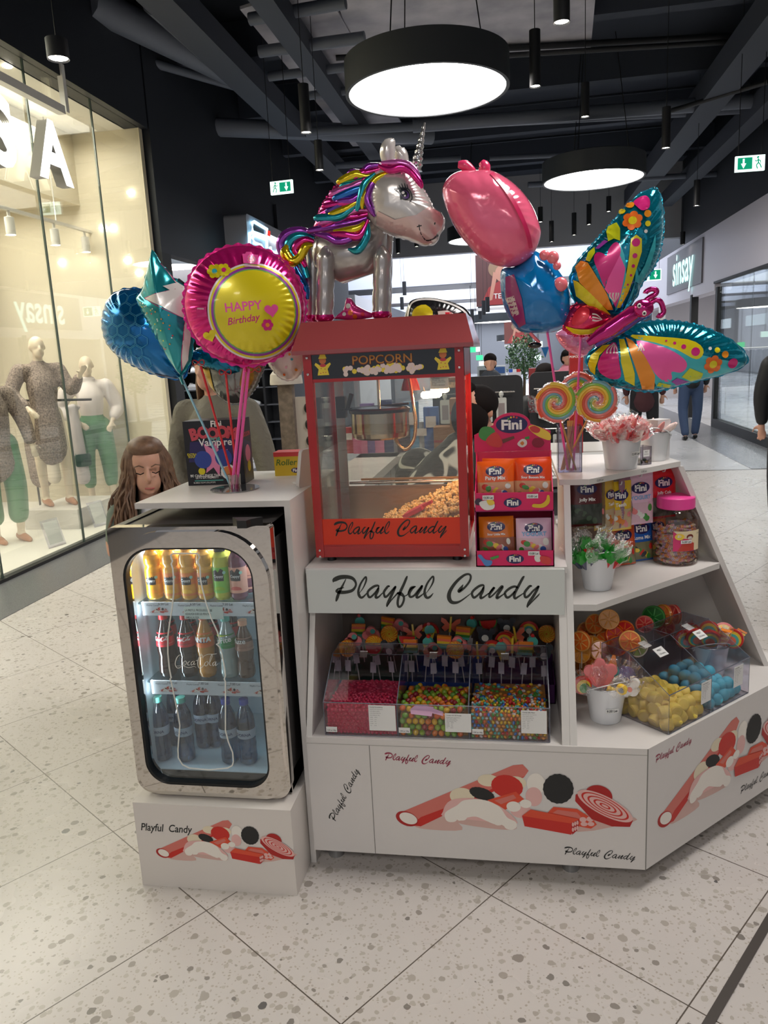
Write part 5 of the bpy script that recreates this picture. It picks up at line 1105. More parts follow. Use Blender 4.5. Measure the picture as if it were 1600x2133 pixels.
pops = [('wrapped pink scalloped lollipop, biggest in the bucket of mixed pops', (-.10, .0, 1), .075, [(circ(.036, 0, .035), LC['pink'], 0), (circ(.016, -.03, .05), LC['pink'], .0005), (circ(.016, .03, .05), LC['pink'], .0005), (circ(.016, 0, .068), LC['pink'], .001)], 1.1, 0),
 ('wrapped rainbow-edged lollipop leaning over the left bucket rim', (-.62, -.1, 1), .07, [(circ(.028, 0, .03), LC['red'], 0), (circ(.022, 0, .026), LC['yellow'], .001), (circ(.016, 0, .02), LC['green'], .002)], 1, 0),
 ('wrapped yellow and black gummy lollipop at the bucket front', (.22, -.45, 1), .07, [(circ(.016, -.01, .012), LC['yellow'], 0), (circ(.016, .012, .04), LC['yellow'], 0), (circ(.009, -.01, .012), LC['dark'], .002), (circ(.009, .012, .04), LC['dark'], .002)], 1.05, 0),
 ('wrapped white cream gummy lollipop leaning right out of the bucket', (.62, -.25, 1), .07, [(circ(.017, -.008, .01), LC['white'], 0), (circ(.018, .008, .032), LC['white'], .0006), (circ(.014, .0, .055), LC['white'], .001), (circ(.008, .0, .03), LC['salmon'], .003)], 1.0, 0),
 ('wrapped orange and teal fish-shaped lollipop at the back of the bucket', (.16, .25, 1), .085, [(circ(.02, 0, .03), LC['teal'], 0), ([(-.014, .04), (.014, .04), (.004, .075), (-.004, .075)], LC['orange'], .001)], 1.1, 0),
 ('wrapped pale violet lollipop at the back right of the bucket', (.5, .2, 1), .085, [(circ(.024, 0, .03), M('lolly_violet', (150, 140, 190), .3, coat=.5), 0)], 1.1, 0)]
for lb, d, L, ol, s, _ in pops:
    t = thing('wrapped_lollipop', top, lb, 'lollipop', 'wrapped lollipops in the angled counter bucket'); shape_pop(t, top+V((d[0]*.03, d[1]*.03, 0)), d, L, ol, None, s)
# bucket of green-topped gummies on the middle shelf
q = atz(1246, 1228, .84); B2 = (q.x, q.y+.02, .841); bucket(B2, .043, .060, .108, 'white tin bucket with green-topped gummy pops on the middle shelf', None, rz=.35)
GRN = M('gummy_green', (40, 140, 44), .3, coat=.5); GRB = M('gummy_slate', (84, 88, 108), .3, coat=.5); GRR = M('gummy_red', (200, 40, 44), .3, coat=.5)
top = V(B2)+V((0, 0, .035)); k = 0
leaf = [(-.020, .0), (-.024, .012), (-.016, .020), (-.012, .032), (-.003, .028), (0, .038), (.004, .028), (.012, .032), (.016, .020), (.024, .012), (.020, 0)]
body = [(-.016, .002), (-.013, -.026), (0, -.036), (.013, -.026), (.016, .002)]
for i, (dx, dy, c) in enumerate(((-.75, -.2, 0), (-.5, -.45, 0), (-.15, -.55, 0), (.25, -.5, 1), (.6, -.3, 1), (.8, .05, 1), (-.6, .2, 0), (-.25, .0, 1), (.1, -.15, 0), (.4, .1, 1), (-.3, .4, 1), (.1, .4, 0), (.5, .45, 0), (-.7, .5, 0))):
    t = thing('gummy_pop', top, '%s gummy pop with a green leaf top, %s of the middle shelf bucket' % (('slate blue', 'red')[c], ('far left', 'front left', 'front centre', 'front right', 'right rim', 'far right', 'left rim', 'centre left', 'centre', 'centre right', 'back left', 'back centre', 'back right', 'back corner')[i]), 'lollipop', 'green-topped gummy pops')
    shape_pop(t, top+V((dx*.03, dy*.03, 0)), (dx, dy, 1.1), .075+(.025 if abs(dx) < .4 and dy > -.2 else 0), [(body, (GRB, GRR)[c], .001), (leaf, GRN, .002)], None, 1.0, wrap=(i % 2 == 0), facing=(CC-top)+V((0, 0, 1.6)))
# jar of candy necklaces
JX, JY, JZ = .548, 2.762, .841; JR = .078; CL = MG('jar_plastic', (244, 238, 236), .06, .02)
t = thing('candy_jar', (JX, JY, JZ), 'big clear jar of candy bead strings with a bright pink screw lid', 'jar')
b = MB(); b.lathe([(0, 0), (JR*.9, 0), (JR, .012), (JR, .15), (JR*.97, .165), (JR*.82, .185), (JR*.74, .192), (JR*.74, .2)], (JX, JY, JZ), CL, 48, caps=False); b.build('jar_body', t, 50)
b = MB(); b.lathe([(JR*.8, .195), (JR*.82, .197), (JR*.82, .232), (JR*.78, .236), (0, .236)], (JX, JY, JZ), M('lid_pink', (232, 70, 150), .4), 40, caps=False); b.build('lid', t, 40)
b = MB(); ft = JR+.0012
def jm(a, c, l=0): th = a/ft+.30; return V((JX+(ft+l)*sin(th), JY-(ft+l)*cos(th), JZ+c))
for P, m, l in (([(-.045, .055), (.062, .055), (.062, .125), (-.045, .125)], M('jar_label_cream', (224, 208, 170), .4), 0), ([(-.045, .055), (.032, .055), (.018, .095), (-.012, .10), (-.045, .125)], M('jar_label_pink', (210, 50, 110), .4), .0004), ([(-.03, .056), (.03, .056), (.03, .082), (-.01, .09)], M('jar_label_red', (186, 64, 50), .4), .0008)): wrap(b, P, jm, m, l)
for cx_, cy_, r_, m in ((-.024, .106, .016, LC['yellow']), (.012, .105, .013, BRN), (.012, .101, .009, PW), (-.026, .108, .007, LC['white'])): wrap(b, [(cx_+r_*cos(a*pi/8), cy_+r_*.7*sin(a*pi/8)) for a in range(16)], jm, m, .0014)
wrap(b, [(-.02, .082), (.018, .082), (.018, .094), (-.02, .094)], jm, PAPER, .002); wtext(b, '5.00 Lei', (-.001, .085), .0095, jm, INK, .0024, bold=.02); wtext(b, 'Candy', (.05, .112), .006, jm, INK, .0008)
b.build('label', t, 60)
BEAD = [M('bead_lilac', (190, 168, 196), .5), M('bead_orange', (226, 148, 70), .5), M('bead_pink', (214, 150, 160), .5), M('bead_cream', (220, 206, 170), .5)]
for i in range(84):
    a = rnd.uniform(0, 2*pi) if i > 50 else -pi/2+rnd.uniform(-1.3, 1.3)
    R_0 = JR-.012-rnd.random()*.012; z0 = JZ+.012+.125*((i*.618) % 1); b = MB(); ph = rnd.uniform(-.7, .7); n_ = 14
    for k in range(n_):
        th = a+(k-n_/2)*.085; zz = z0+ph*(k-n_/2)*.0032
        if zz < JZ+.008: zz = JZ+.008
        c = (JX+R_0*cos(th), JY+R_0*sin(th), zz); tn = V((-sin(th), cos(th), ph*.5)).normalized()
        b.lathe([(.0025, -.0022), (.0048, -.0018), (.0048, .0018), (.0025, .0022)], c, BEAD[(k//2+i) % 4], 7, axis=tn)
    tag(b.build('candy_necklace', smooth=50, loc=(JX+R_0*cos(a), JY+R_0*sin(a), z0)), 'string of small lilac and orange candy beads coiled inside the jar', 'candy', 'candy necklaces in the jar')
# ---- hanging sachets
def fdesign(name, ncol, blobsc, band, txt=None, wl=.62, dark=None):
    def d(sf, b, w, h):
        P = [(-w*.495, h*.05), (w*.495, h*.05), (w*.495, h*.44), (-w*.495, h*.44)]
        sf.poly(b, P, band)
        r = random.Random(len(name)*7+1)
        for i in range(9):
            sf.disc(b, (-w*.36+w*.72*((i*.37) % 1), h*(.10+.26*((i*.61) % 1))), w*r.uniform(.07, .12), blobsc[i % len(blobsc)], ry=w*r.uniform(.05, .09), rot=i)
        fini(sf, b, (0, h*.73), w*wl)
        sz = min(w*.17, 1.55*w*.82/max(len(name), 1)); sf.text(b, name, (0, h*.505), sz, ncol, 'C', .03, 1.0)
    return d
CC_ = lambda n, c: M('sachet_'+n, c, .3, coat=.5)
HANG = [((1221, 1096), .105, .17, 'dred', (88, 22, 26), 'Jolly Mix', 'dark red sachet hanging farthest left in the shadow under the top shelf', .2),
 ((1234, 1100), .10, .165, 'olive', (120, 96, 30), 'Mix', 'shaded yellow sachet hanging behind the three bright yellow ones', .5),  # olive here is a yellow bag with shade painted into its colour
 ((1250, 1101), .09, .165, 'yel2', (206, 168, 36), 'Teeth', 'yellow sachet hanging leftmost of the bright yellow ones', 1.05),
 ((1266, 1103), .09, .165, 'yel3', (212, 172, 34), 'Teeth', 'yellow sachet hanging second of the bright yellow ones', .95),
 ((1288, 1105), .105, .168, 'yel', (224, 184, 32), 'Teeth', 'bright yellow sachet with white and orange sweets, front of the yellow ones', .5),
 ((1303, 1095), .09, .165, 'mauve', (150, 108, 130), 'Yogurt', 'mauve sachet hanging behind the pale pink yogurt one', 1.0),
 ((1330, 1092), .115, .178, 'ypink', (226, 186, 206), 'YOGURT', 'pale pink yogurt sachet hanging in front under the top shelf', .45),
 ((1378, 1079), .115, .178, 'red', (208, 26, 34), 'Jolly Cola', 'red Jolly Cola sachet hanging rightmost beside the pink end panel', .45)]
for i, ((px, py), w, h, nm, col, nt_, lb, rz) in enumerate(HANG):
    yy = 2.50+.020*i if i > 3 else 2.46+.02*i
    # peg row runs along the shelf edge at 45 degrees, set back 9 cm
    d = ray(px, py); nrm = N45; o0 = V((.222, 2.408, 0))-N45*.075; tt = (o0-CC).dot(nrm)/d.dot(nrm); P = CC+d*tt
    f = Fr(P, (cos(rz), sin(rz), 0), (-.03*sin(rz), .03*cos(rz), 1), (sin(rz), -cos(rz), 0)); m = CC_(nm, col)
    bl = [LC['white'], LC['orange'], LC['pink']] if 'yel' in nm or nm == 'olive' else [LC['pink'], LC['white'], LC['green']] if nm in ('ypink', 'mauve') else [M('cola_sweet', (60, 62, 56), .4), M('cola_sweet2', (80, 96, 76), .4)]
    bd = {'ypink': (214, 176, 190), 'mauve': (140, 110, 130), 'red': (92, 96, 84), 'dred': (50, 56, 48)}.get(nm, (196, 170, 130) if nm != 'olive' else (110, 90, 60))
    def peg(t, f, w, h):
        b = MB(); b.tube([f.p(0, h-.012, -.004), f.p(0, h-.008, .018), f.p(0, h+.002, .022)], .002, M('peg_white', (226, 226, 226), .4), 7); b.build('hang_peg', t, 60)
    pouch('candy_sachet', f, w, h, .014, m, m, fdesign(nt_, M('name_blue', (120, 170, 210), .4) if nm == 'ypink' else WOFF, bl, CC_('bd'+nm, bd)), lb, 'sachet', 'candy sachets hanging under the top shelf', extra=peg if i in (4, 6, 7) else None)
LOW = [((1296, 1186), .11, .15, 'lor', (212, 84, 36), 'Mix', 'orange and red sachet hanging low behind the green gummy bucket', .45, .12), ((1333, 1186), .11, .165, 'lblue', (20, 92, 180), 'Roma Mix', 'blue Roma Mix sachet hanging in the lower row', .45, .11), ((1366, 1176), .10, .16, 'lor2', (222, 120, 40), 'Mix', 'light orange sachet hanging lowest right beside the jar', .5, .10)]
for (px, py), w, h, nm, col, nt_, lb, rz, back in LOW:
    d = ray(px, py); o0 = V((.222, 2.408, 0))-N45*back*.9; tt = (o0-CC).dot(N45)/d.dot(N45); P = CC+d*tt; P.z = max(P.z, .843)
    f = Fr(P, (cos(rz), sin(rz), 0), (-.10*sin(rz), .10*cos(rz), 1), (sin(rz), -cos(rz), 0)); m = CC_(nm, col)
    pouch('candy_sachet', f, w, h, .018, m, m, fdesign(nt_, WOFF, [LC['red'], LC['green'], LC['yellow'], LC['dark']], CC_('bd'+nm, (120, 116, 84))), lb, 'sachet', 'candy sachets in the lower row')
# ---- lower bay: citrus pops, swirl pops
ORN = M('jelly_orange', (224, 122, 30), .3, coat=.4, sss=.3); ORD = M('jelly_amber', (206, 110, 36), .3, coat=.4, sss=.3); RJ = M('jelly_red', (190, 36, 30), .3, coat=.4, sss=.2)
def slice_(label, loc, nrm, r, m, m2, nm='citrus_pop', grp='jelly citrus pops behind the angled bin'):
    t = thing(nm, loc, label, 'lollipop', grp); n_ = V(nrm).normalized(); x = n_.orthogonal().normalized(); f = Fr(loc, x, n_.cross(x), n_); b = MB()
    b.lathe([(0, -.007), (r*.9, -.007), (r, -.003), (r, .003), (r*.9, .007), (0, .007)], loc, m, 30, axis=n_, caps=False); b.build('candy_head', t, 35)
    b = MB(); b.tube([f.p(r*.93*cos(a*pi/16), r*.93*sin(a*pi/16), .006) for a in range(32)], .003, m2, 6, closed=True)
    for a in range(7): b.tube([f.p(r*.15*cos(a*pi*2/7), r*.15*sin(a*pi*2/7), .0075), f.p(r*.8*cos(a*pi*2/7+.2), r*.8*sin(a*pi*2/7+.2), .0075)], .0022, m2, 5)
    b.build('peel_pattern', t, 60); b = MB(); b.cyl(V(loc)-V((0, 0, r)), V(loc)-V((0, 0, r+.06)), .0018, STK_, n=6); b.build('stick', t, 60)
    return t
spots = [(1212, 1335), (1232, 1345), (1250, 1355), (1208, 1360), (1262, 1335), (1280, 1325), (1240, 1300), (1268, 1290), (1222, 1315), (1255, 1318), (1300, 1312), (1216, 1388), (1236, 1372), (1285, 1345), (1312, 1335), (1228, 1395)]
for i, (px, py) in enumerate(spots):
    yy = 2.42+.022*((i*5) % 7)+(.10 if py < 1325 else 0); P = aty(px, py, yy); 
    if P.z < ZB1+.045: P.z = ZB1+.045
    slice_('%s round citrus jelly pop %s' % ('red' if i in (5, 10, 13) else 'orange', ['low at the back left of the angled bay', 'second from the divider in the orange heap', 'in the middle of the orange heap', 'low beside the divider panel', 'upper middle of the orange heap', 'behind the mixed pop bucket', 'high at the back of the orange heap', 'highest of the orange heap', 'upper left of the orange heap', 'centre top of the orange heap', 'right top of the heap near the green swirl', 'lowest left, above the bucket rim', 'lower middle, above the bucket', 'at the right of the orange heap', 'rightmost of the orange heap', 'lowest middle, touching the bucket wrappers'][i]), P, (rnd.uniform(-.9, .5), -1, rnd.uniform(.0, .7)), .034, RJ if i in (5, 10, 13) else (ORN, ORD)[i % 2], M('peel', (232, 168, 84), .4) if i not in (5, 10, 13) else ORN)
SW = {'green': (M('swirl_green', (24, 104, 40), .3, coat=.5), M('swirl_green_l', (70, 150, 70), .3, coat=.5)), 'orange': (ORN, ORD), 'red': (RJ, M('swirl_pink', (226, 120, 100), .3, coat=.5)), 'melon': (M('swirl_melon', (146, 170, 110), .3, coat=.5), LC['white'])}
for px, py, yy, r, c, lb, n_ in ((1362, 1285, 2.66, .040, 'green', 'dark green ribbed swirl pop at the back of the angled bay', (-.5, -1, .2)), (1384, 1281, 2.70, .038, 'orange', 'orange ribbed swirl pop right of the green one', (-.9, -.6, .1)), (1404, 1280, 2.73, .036, 'red', 'red ribbed swirl pop behind the orange one', (-.9, -.5, .1)), (1326, 1345, 2.52, .038, 'melon', 'pale green melon pop seen through the bin lid', (.3, -1, .3)), (1385, 1305, 2.69, .034, 'red', 'red swirl pop low behind the bin back edge', (-.3, -1, .2)), (1343, 1300, 2.62, .03, 'red', 'small red pop left of the green swirl', (-.2, -1, .2))):
    P = aty(px, py, yy); slice_(lb, P, n_, r, *SW[c], nm='swirl_pop', grp='ribbed swirl pops in the angled bay')
# bucket of rainbow belts at the far right, behind the bin
P = FR.p(.60, 0, -.17); B3 = (P.x-.0, P.y, ZB1+.001); t = bucket(B3, .046, .06, .11, 'white tin bucket with rainbow lollipops behind the angled bin at right', None, rz=.2)
top = V(B3)+V((0, 0, .05))
for i, (dx, dy) in enumerate(((-.8, -.1), (-.45, -.2), (-.1, -.35), (.25, -.3), (.6, -.15), (.8, .1), (-.5, .3), (0, .2), (.45, .35))):
    t = thing('rainbow_pop', top, 'striped rainbow lollipop %s of the rainbow bucket at right' % ('far left', 'left', 'front left', 'front right', 'right', 'far right', 'back left', 'back centre', 'back right')[i], 'lollipop', 'rainbow lollipops in the right bucket')
    P5 = [(circ(.034, 0, .03), LC['red'], 0), (circ(.028, 0, .028), LC['yellow'], .001), (circ(.022, 0, .025), LC['teal'], .002), (circ(.015, 0, .022), LC['salmon'], .003)]
    if i in (3, 5): P5 = [([(-.016, 0+.009*k), (.016, .006+.009*k), (.016, .013+.009*k), (-.016, .007+.009*k)], LC['yellow' if k % 2 else 'orange'], .0004*k) for k in range(7)]
    shape_pop(t, top+V((dx*.03, dy*.03, 0)), (dx, dy, 1.0), .07, P5, None, 1.0, wrap=(i % 3 == 0))
# ---- top shelf
P = atz(1188, 985, 1.2); hx, hy = P.x, P.y+.045; t = thing('acrylic_holder', (hx, hy, 1.2), 'clear acrylic tower holding giant swirl lollipops on the top shelf', 'holder')
w_2 = .037; HH = .15
for a, (dx, dy) in enumerate(((0, -1), (1, 0), (0, 1), (-1, 0))):
    b = MB(); lo = (hx-w_2, hy-w_2, 1.201); hi = (hx+w_2, hy+w_2, 1.201+HH)
    if dx: b.box((hx+dx*w_2-.0015, lo[1], lo[2]), (hx+dx*w_2+.0015, hi[1], hi[2]), ACR)
    else: b.box((lo[0], hy+dy*w_2-.0015, lo[2]), (hi[0], hy+dy*w_2+.0015, hi[2]), ACR)
    x_, y_ = ((-1, -1), (1, -1), (1, 1), (-1, 1))[a]; b.tube([(hx+x_*w_2, hy+y_*w_2, 1.201), (hx+x_*w_2, hy+y_*w_2, 1.201+HH)], .0014, ACE, 5); b.build('wall', t)
b = MB(); b.box((hx-w_2, hy-w_2, 1.2005), (hx+w_2, hy+w_2, 1.204), ACR); b.build('base', t)
BAM = M('bamboo', (196, 150, 92), .6)
SWC = [M('sw_'+str(i), c, .3, coat=.5) for i, c in enumerate(((230, 160, 30), (214, 80, 50), (230, 120, 110), (110, 160, 170), (130, 180, 60), (236, 196, 60)))]
def swirl(label, c, nrm, r, foot, seed, L=None):
    t = thing('giant_swirl_lollipop', c, label, 'lollipop', 'giant swirl lollipops'); n_ = V(nrm).normalized(); x = V((0, 0, 1)).cross(n_).normalized()*1; f = Fr(c, x, n_.cross(x), n_); b = MB()
    b.lathe([(0, -.008), (r*.92, -.008), (r, -.002), (r, .002), (r*.92, .007), (0, .007)], c, SWC[0], 40, axis=n_, caps=False); b.build('candy_disc', t, 40)
    for k in range(6):
        b = MB(); Q = [f.p((r*.96*q)*cos(q*8.2+k*pi/3+seed), (r*.96*q)*sin(q*8.2+k*pi/3+seed), .0075+.001*(1-q)) for q in [.04+.96*i/40 for i in range(41)]]
        b.tube(Q, [(.0026+.0048*min(1, (i/40)*1.6)) for i in range(41)], SWC[k], 7); b.build('swirl_strand', t, 60)
    d = (V(foot)-V(c)).normalized(); b = MB(); b.cyl(V(c)+d*r*.9, foot, .0032, BAM, n=8); b.build('stick', t, 60)
    b = MB(); N = 30; vs = []
    for rr_, zz in ((r*1.02, .012), (r*1.08, .0), (r*1.02, -.012)):
        for j in range(N): a = 2*pi*j/N; w = rr_*(1+.05*sin(j*3.7+seed)); vs.append(f.p(w*cos(a), w*sin(a), zz))
    vs += [f.p(0, 0, .013), f.p(0, 0, -.012)]
    b.add(vs, [(k*N+j, k*N+(j+1) % N, (k+1)*N+(j+1) % N, (k+1)*N+j) for k in range(2) for j in range(N)]+[(j, (j+1) % N, 3*N) for j in range(N)]+[(2*N+j, 2*N+(j+1) % N, 3*N+1) for j in range(N)], WRAP)
    if seed < 2:
        e = [f.p(-r*1.02, .02, 0), f.p(-r*1.45, .03, .01), f.p(-r*1.38, -.03, -.01), f.p(-r*1.0, -.03, 0)]; b.add(e, [(0, 1, 2, 3)], WRAP)
    b.build('cellophane', t, 60)
cA = aty(1158, 838, 2.45); cB = aty(1243, 835, 2.46); cC = aty(1206, 815, 2.52)
swirl('giant rainbow swirl lollipop with an orange rim, left of the pair', cA, (.0, -1, .0), .060, (hx+.02, hy-.01, 1.205), 1.0); swirl('giant rainbow swirl lollipop, right of the pair, over the red candy bucket', cB, (-.12, -1, .0), .062, (hx-.02, hy+.01, 1.205), 3.0); swirl('giant swirl lollipop half hidden behind the front pair', cC, (.1, -1, 0), .058, (hx, hy+.02, 1.205), 5.0)
for i in range(5):
    b = MB(); b.cyl((hx-.028+.006*i, hy-.02+.01*(i % 3), 1.205), (hx+.012-.004*i, hy+.01, 1.205+.16), .0024, BAM, n=7)
    tag(b.build('bamboo_stick', smooth=60, loc=(hx, hy, 1.205)), 'thin bamboo stick leaning in the acrylic tower under the swirl lollipops', 'stick', 'bamboo sticks in the acrylic tower')
q = atz(1294, 978, 1.2); B4 = (q.x+.004, q.y+.035, 1.2005); bucket(B4, .050, .066, .122, 'large white tin bucket full of wrapped red and pink sweets on the top shelf', ('12.00 Lei', .75), rz=-.5)
TWR = M('twist_red', (206, 56, 62), .3, coat=.6); TWP = M('twist_pink', (232, 150, 146), .3, coat=.6); TWW = M('twist_white', (236, 214, 206), .3, coat=.6); TWG = M('twist_green', (70, 140, 50), .3, coat=.6)
rnd = random.Random(9); top = V(B4)+V((0, 0, .09))
for i in range(38):
    a = rnd.uniform(0, 2*pi); q = rnd.uniform(.15, 1.0); d = V((cos(a)*q*1.15, sin(a)*q*.9, rnd.uniform(.45, .9))).normalized(); m = (TWR, TWP, TWP, TWW, TWR)[i % 5] if i != 17 else TWG
    L = rnd.uniform(.055, .085); c = top+V((cos(a)*q*.045, sin(a)*q*.045, 0)); t = thing('wrapped_sweet', c, 'shiny film-wrapped %s sweet heaped in the big top-shelf bucket' % {TWR: 'red', TWP: 'pink', TWW: 'white and pink', TWG: 'green'}[m], 'sweet', 'wrapped sweets in the big top-shelf bucket')
    s0 = c+d*L*.25; b = MB(); P = [s0+d*(L*.9*k/6) for k in range(7)]; b.tube(P, [(.006, .004), (.017, .007), (.021, .009), (.021, .009), (.019, .008), (.011, .006), (.003, .003)], m, 9, flat=(rnd.uniform(-1, 1), rnd.uniform(-1, 1), .3)); b.build('candy', t, 50)
    if m in (TWW, TWP):
        b = MB()
        for k in range(4): b.tube([P[k+1]+V((.019*cos(x_), .004*0, .019*sin(x_)*0)) +d*.002*sin(x_)+d.orthogonal()*.0102*sin(x_) for x_ in [z_*pi/4 for z_ in range(9)]], .0016, TWR, 5)
        b.build('stripe', t, 50)
    b = MB(); wrapcone(b, c+d*.005, d, L*1.05, .024, rnd); b.build('wrapper', t, 60)
# smaller bucket, card box, small box behind
q = atz(1352, 966, 1.2); b5 = (q.x+.03, q.y+.085, 1.2005); bucket(b5, .038, .052, .10, 'smaller white tin bucket behind the large one, with striped sweets', None, rz=-.3)
for i in range(10):
    a = rnd.uniform(0, 2*pi); d = V((cos(a)*.7+.35, sin(a)*.6, .8)).normalized(); c = V(b5)+V((cos(a)*.02, sin(a)*.02, .085)); b = MB(); P = [c+d*(.07*k/8) for k in range(9)]; b.tube(P, [.003, .008, .010, .010, .010, .010, .009, .006, .002], (TWP, TWW)[i % 2], 9)
    tag(b.build('striped_sweet', smooth=50, loc=c), 'pale pink twisted sweet standing in the smaller top-shelf bucket', 'sweet', 'pale sweets in the smaller bucket')
q = atz(1334, 970, 1.2); t = thing('acrylic_cube', (q.x+.02, q.y+.015, 1.2005), 'small clear acrylic box with foil sweets and a price label on the top shelf', 'box'); f = Fr((q.x+.02, q.y+.015, 1.2005), V((.85, .5, 0)), (0, 0, 1), V((.5, -.85, 0)))
b = MB()
for lo, hi in (((-.022, 0, 0), (.022, .062, .001)), ((-.022, 0, -.044), (.022, .062, -.043)), ((-.022, 0, -.044), (-.021, .062, 0)), ((.021, 0, -.044), (.022, .062, 0)), ((-.022, 0, -.044), (.022, .001, 0))): b.box(lo, hi, ACR, f)
for a, c in ((-.022, 0), (.022, 0), (.022, -.044), (-.022, -.044)): b.tube([f.p(a, 0, c), f.p(a, .062, c)], .001, ACE, 5)
b.build('box', t)
b = MB(); b.box((-.012, .028, .0014), (.013, .05, .002), PAPER, f); b.text('PRET', (0, .042), .006, f, LEI, .0024); b.text('0.50 lei', (0, .034), .006, f, LEI, .0024); b.build('price_label', t)
for i in range(7):
    b = MB(); b.ell(f.p(-.012+.008*(i % 4), .007+.008*(i//4), -.012-.01*(i % 3)), (.007, .007, .006), M('foil_gold', (160, 130, 60), .25, .9) if i % 2 else M('foil_green', (40, 60, 44), .25, .8), 10, 7); tag(b.build('foil_sweet', smooth=60, loc=f.p(0, .01, -.02)), 'tiny foil sweet in the small acrylic box', 'sweet', 'foil sweets in the small acrylic box')
q = atz(1374, 963, 1.2); f = Fr((q.x+.022, q.y+.055, 1.2005), V((.8, .6, 0)), (0, 0, 1), V((.6, -.8, 0))); t = thing('card_box', f.o, 'plain white card box with a magenta stripe at the right end of the top shelf', 'box')
b = MB(); b.box((-.03, 0, -.05), (.03, .14, 0), M('card_white', (206, 204, 204), .6), f); b.build('carton', t); b = MB(); b.box((-.0301, .092, -.0501), (.0301, .102, .0003), M('stripe_magenta', (166, 32, 84), .5), f); b.build('stripe', t)
# ================================================================ foil balloons
def foil_mat(n, c, metal=.75, rough=.16, bump=(9, .35)): return M('foil_'+n, c, rough, metal, coat=.5, bump=(bump[0], bump[1], .02))
class Foil:
    """inflated foil cushion from a star-convex outline"""
    def __init__(s, fr, out, c, T, mats, N=180, K=22, pk=.10, npk=34, e=2.2, rim=.012):
        s.fr = fr; s.c = c; s.T = T; s.e = e; s.pk = pk; s.npk = npk; s.mats = mats; s.N = N; s.K = K; s.rim = rim
        out = [p[:2] for p in out]; s.R = []
        for i in range(N):
            a = 2*pi*i/N; d = (cos(a), sin(a)); best = 0
            for (x0, y0), (x1, y1) in zip(out, out[1:]+out[:1]):
                ex, ey = x1-x0, y1-y0; den = d[0]*ey-d[1]*ex
                if abs(den) < 1e-12: continue
                px, py = x0-c[0], y0-c[1]; t = (px*ey-py*ex)/den; u = (px*d[1]-py*d[0])/den
                if t > 0 and -1e-6 <= u <= 1+1e-6: best = max(best, t)
            s.R.append(best or 1e-3)
        s.Rm = sum(s.R)/N
    def rad(s, a):
        f = (a/(2*pi) % 1)*s.N; i = int(f); t = f-i; return s.R[i % s.N]*(1-t)+s.R[(i+1) % s.N]*t
    def z(s, x, y):
        dx, dy = x-s.c[0], y-s.c[1]; a = math.atan2(dy, dx); r = min(1, sqrt(dx*dx+dy*dy)/s.rad(a)); return s.zr(a, r)
    def zr(s, a, r):
        z = s.T*max(0, 1-r**s.e)**.55
        return z*(1+s.pk*(sin(a*s.npk+3*sin(a*2))+.5*sin(a*s.npk*.43+2))*max(0, r-.55)**1.3*2.4)+.0015*sin(a*3+r*5)*(1-r)*r
    def build(s, b, back=True):
        N, K = s.N, s.K
        for sd, m in ((1, s.mats[0]), (-1, s.mats[-1])):
            if sd < 0 and not back: continue
            vs = [s.fr.p(s.c[0], s.c[1], sd*s.zr(0, 0))]
            for k in range(1, K+1):
                r = 1-(1-k/K)**1.6
                for i in range(N): a = 2*pi*i/N; R = s.R[i]*r; vs.append(s.fr.p(s.c[0]+R*cos(a), s.c[1]+R*sin(a), sd*s.zr(a, r)))
            if s.rim and sd > 0:
                for i in range(N): a = 2*pi*i/N; R = s.R[i]+s.rim*(1+.5*sin(a*s.npk+3*sin(a*2))); vs.append(s.fr.p(s.c[0]+R*cos(a), s.c[1]+R*sin(a), .002*sin(a*s.npk*2)))
            kk = K+(1 if s.rim and sd > 0 else 0)
            fs = [(0, 1+i, 1+(i+1) % N) for i in range(N)]+[(1+(k-1)*N+i, 1+k*N+i, 1+k*N+(i+1) % N, 1+(k-1)*N+(i+1) % N) for k in range(1, kk) for i in range(N)]
            b.add(vs, fs if sd > 0 else [f[::-1] for f in fs], m)
        return s
    def surf(s, h=.012):
        q = Surf(s.fr, s.z, h); q.k = 24; return q
def pxf(P, Y, sc=1, ox=0, oy=0): return [(lambda q: (q.x, q.z))(aty(ox+x*sc, oy+y*sc, Y)) for x, y in P]
def XF(Y): return Fr((0, Y, 0), (1, 0, 0), (0, 0, 1), (0, -1, 0))
FM_ = {k: foil_mat(k, c) for k, c in (('magenta', (214, 30, 130)), ('purple', (150, 60, 170)), ('teal', (30, 160, 175)), ('yellow', (224, 196, 20)), ('blue', (30, 110, 190)), ('violet', (90, 60, 150)), ('pinkl', (224, 110, 190)), ('deepteal', (10, 120, 150)), ('hotpink', (236, 60, 150)), ('gold', (190, 150, 50)), ('grey', (130, 132, 128)))}
SILV = foil_mat('silver', (214, 208, 204), .45, .22); SILV2 = foil_mat('silver_grey', (178, 172, 168), .55, .22); PKF = foil_mat('pig_pink', (240, 104, 138), .12, .16); PKB = foil_mat('baby_blue', (10, 118, 186), .15, .14)
FR_ = {k: M('fprint_'+k, c, .28, .25, coat=.4) for k, c in (('yellow', (222, 204, 24)), ('orange', (232, 142, 30)), ('orangered', (232, 110, 34)), ('pink', (238, 84, 160)), ('magenta', (208, 30, 120)), ('white', (228, 224, 220)), ('teal', (60, 180, 190)), ('purple', (150, 60, 160)), ('blue', (20, 70, 130)), ('lime', (196, 204, 30)), ('red', (220, 40, 60)), ('green', (110, 170, 90)), ('dark', (30, 34, 40)), ('rose', (220, 170, 190)), ('cream', (226, 214, 206)))}
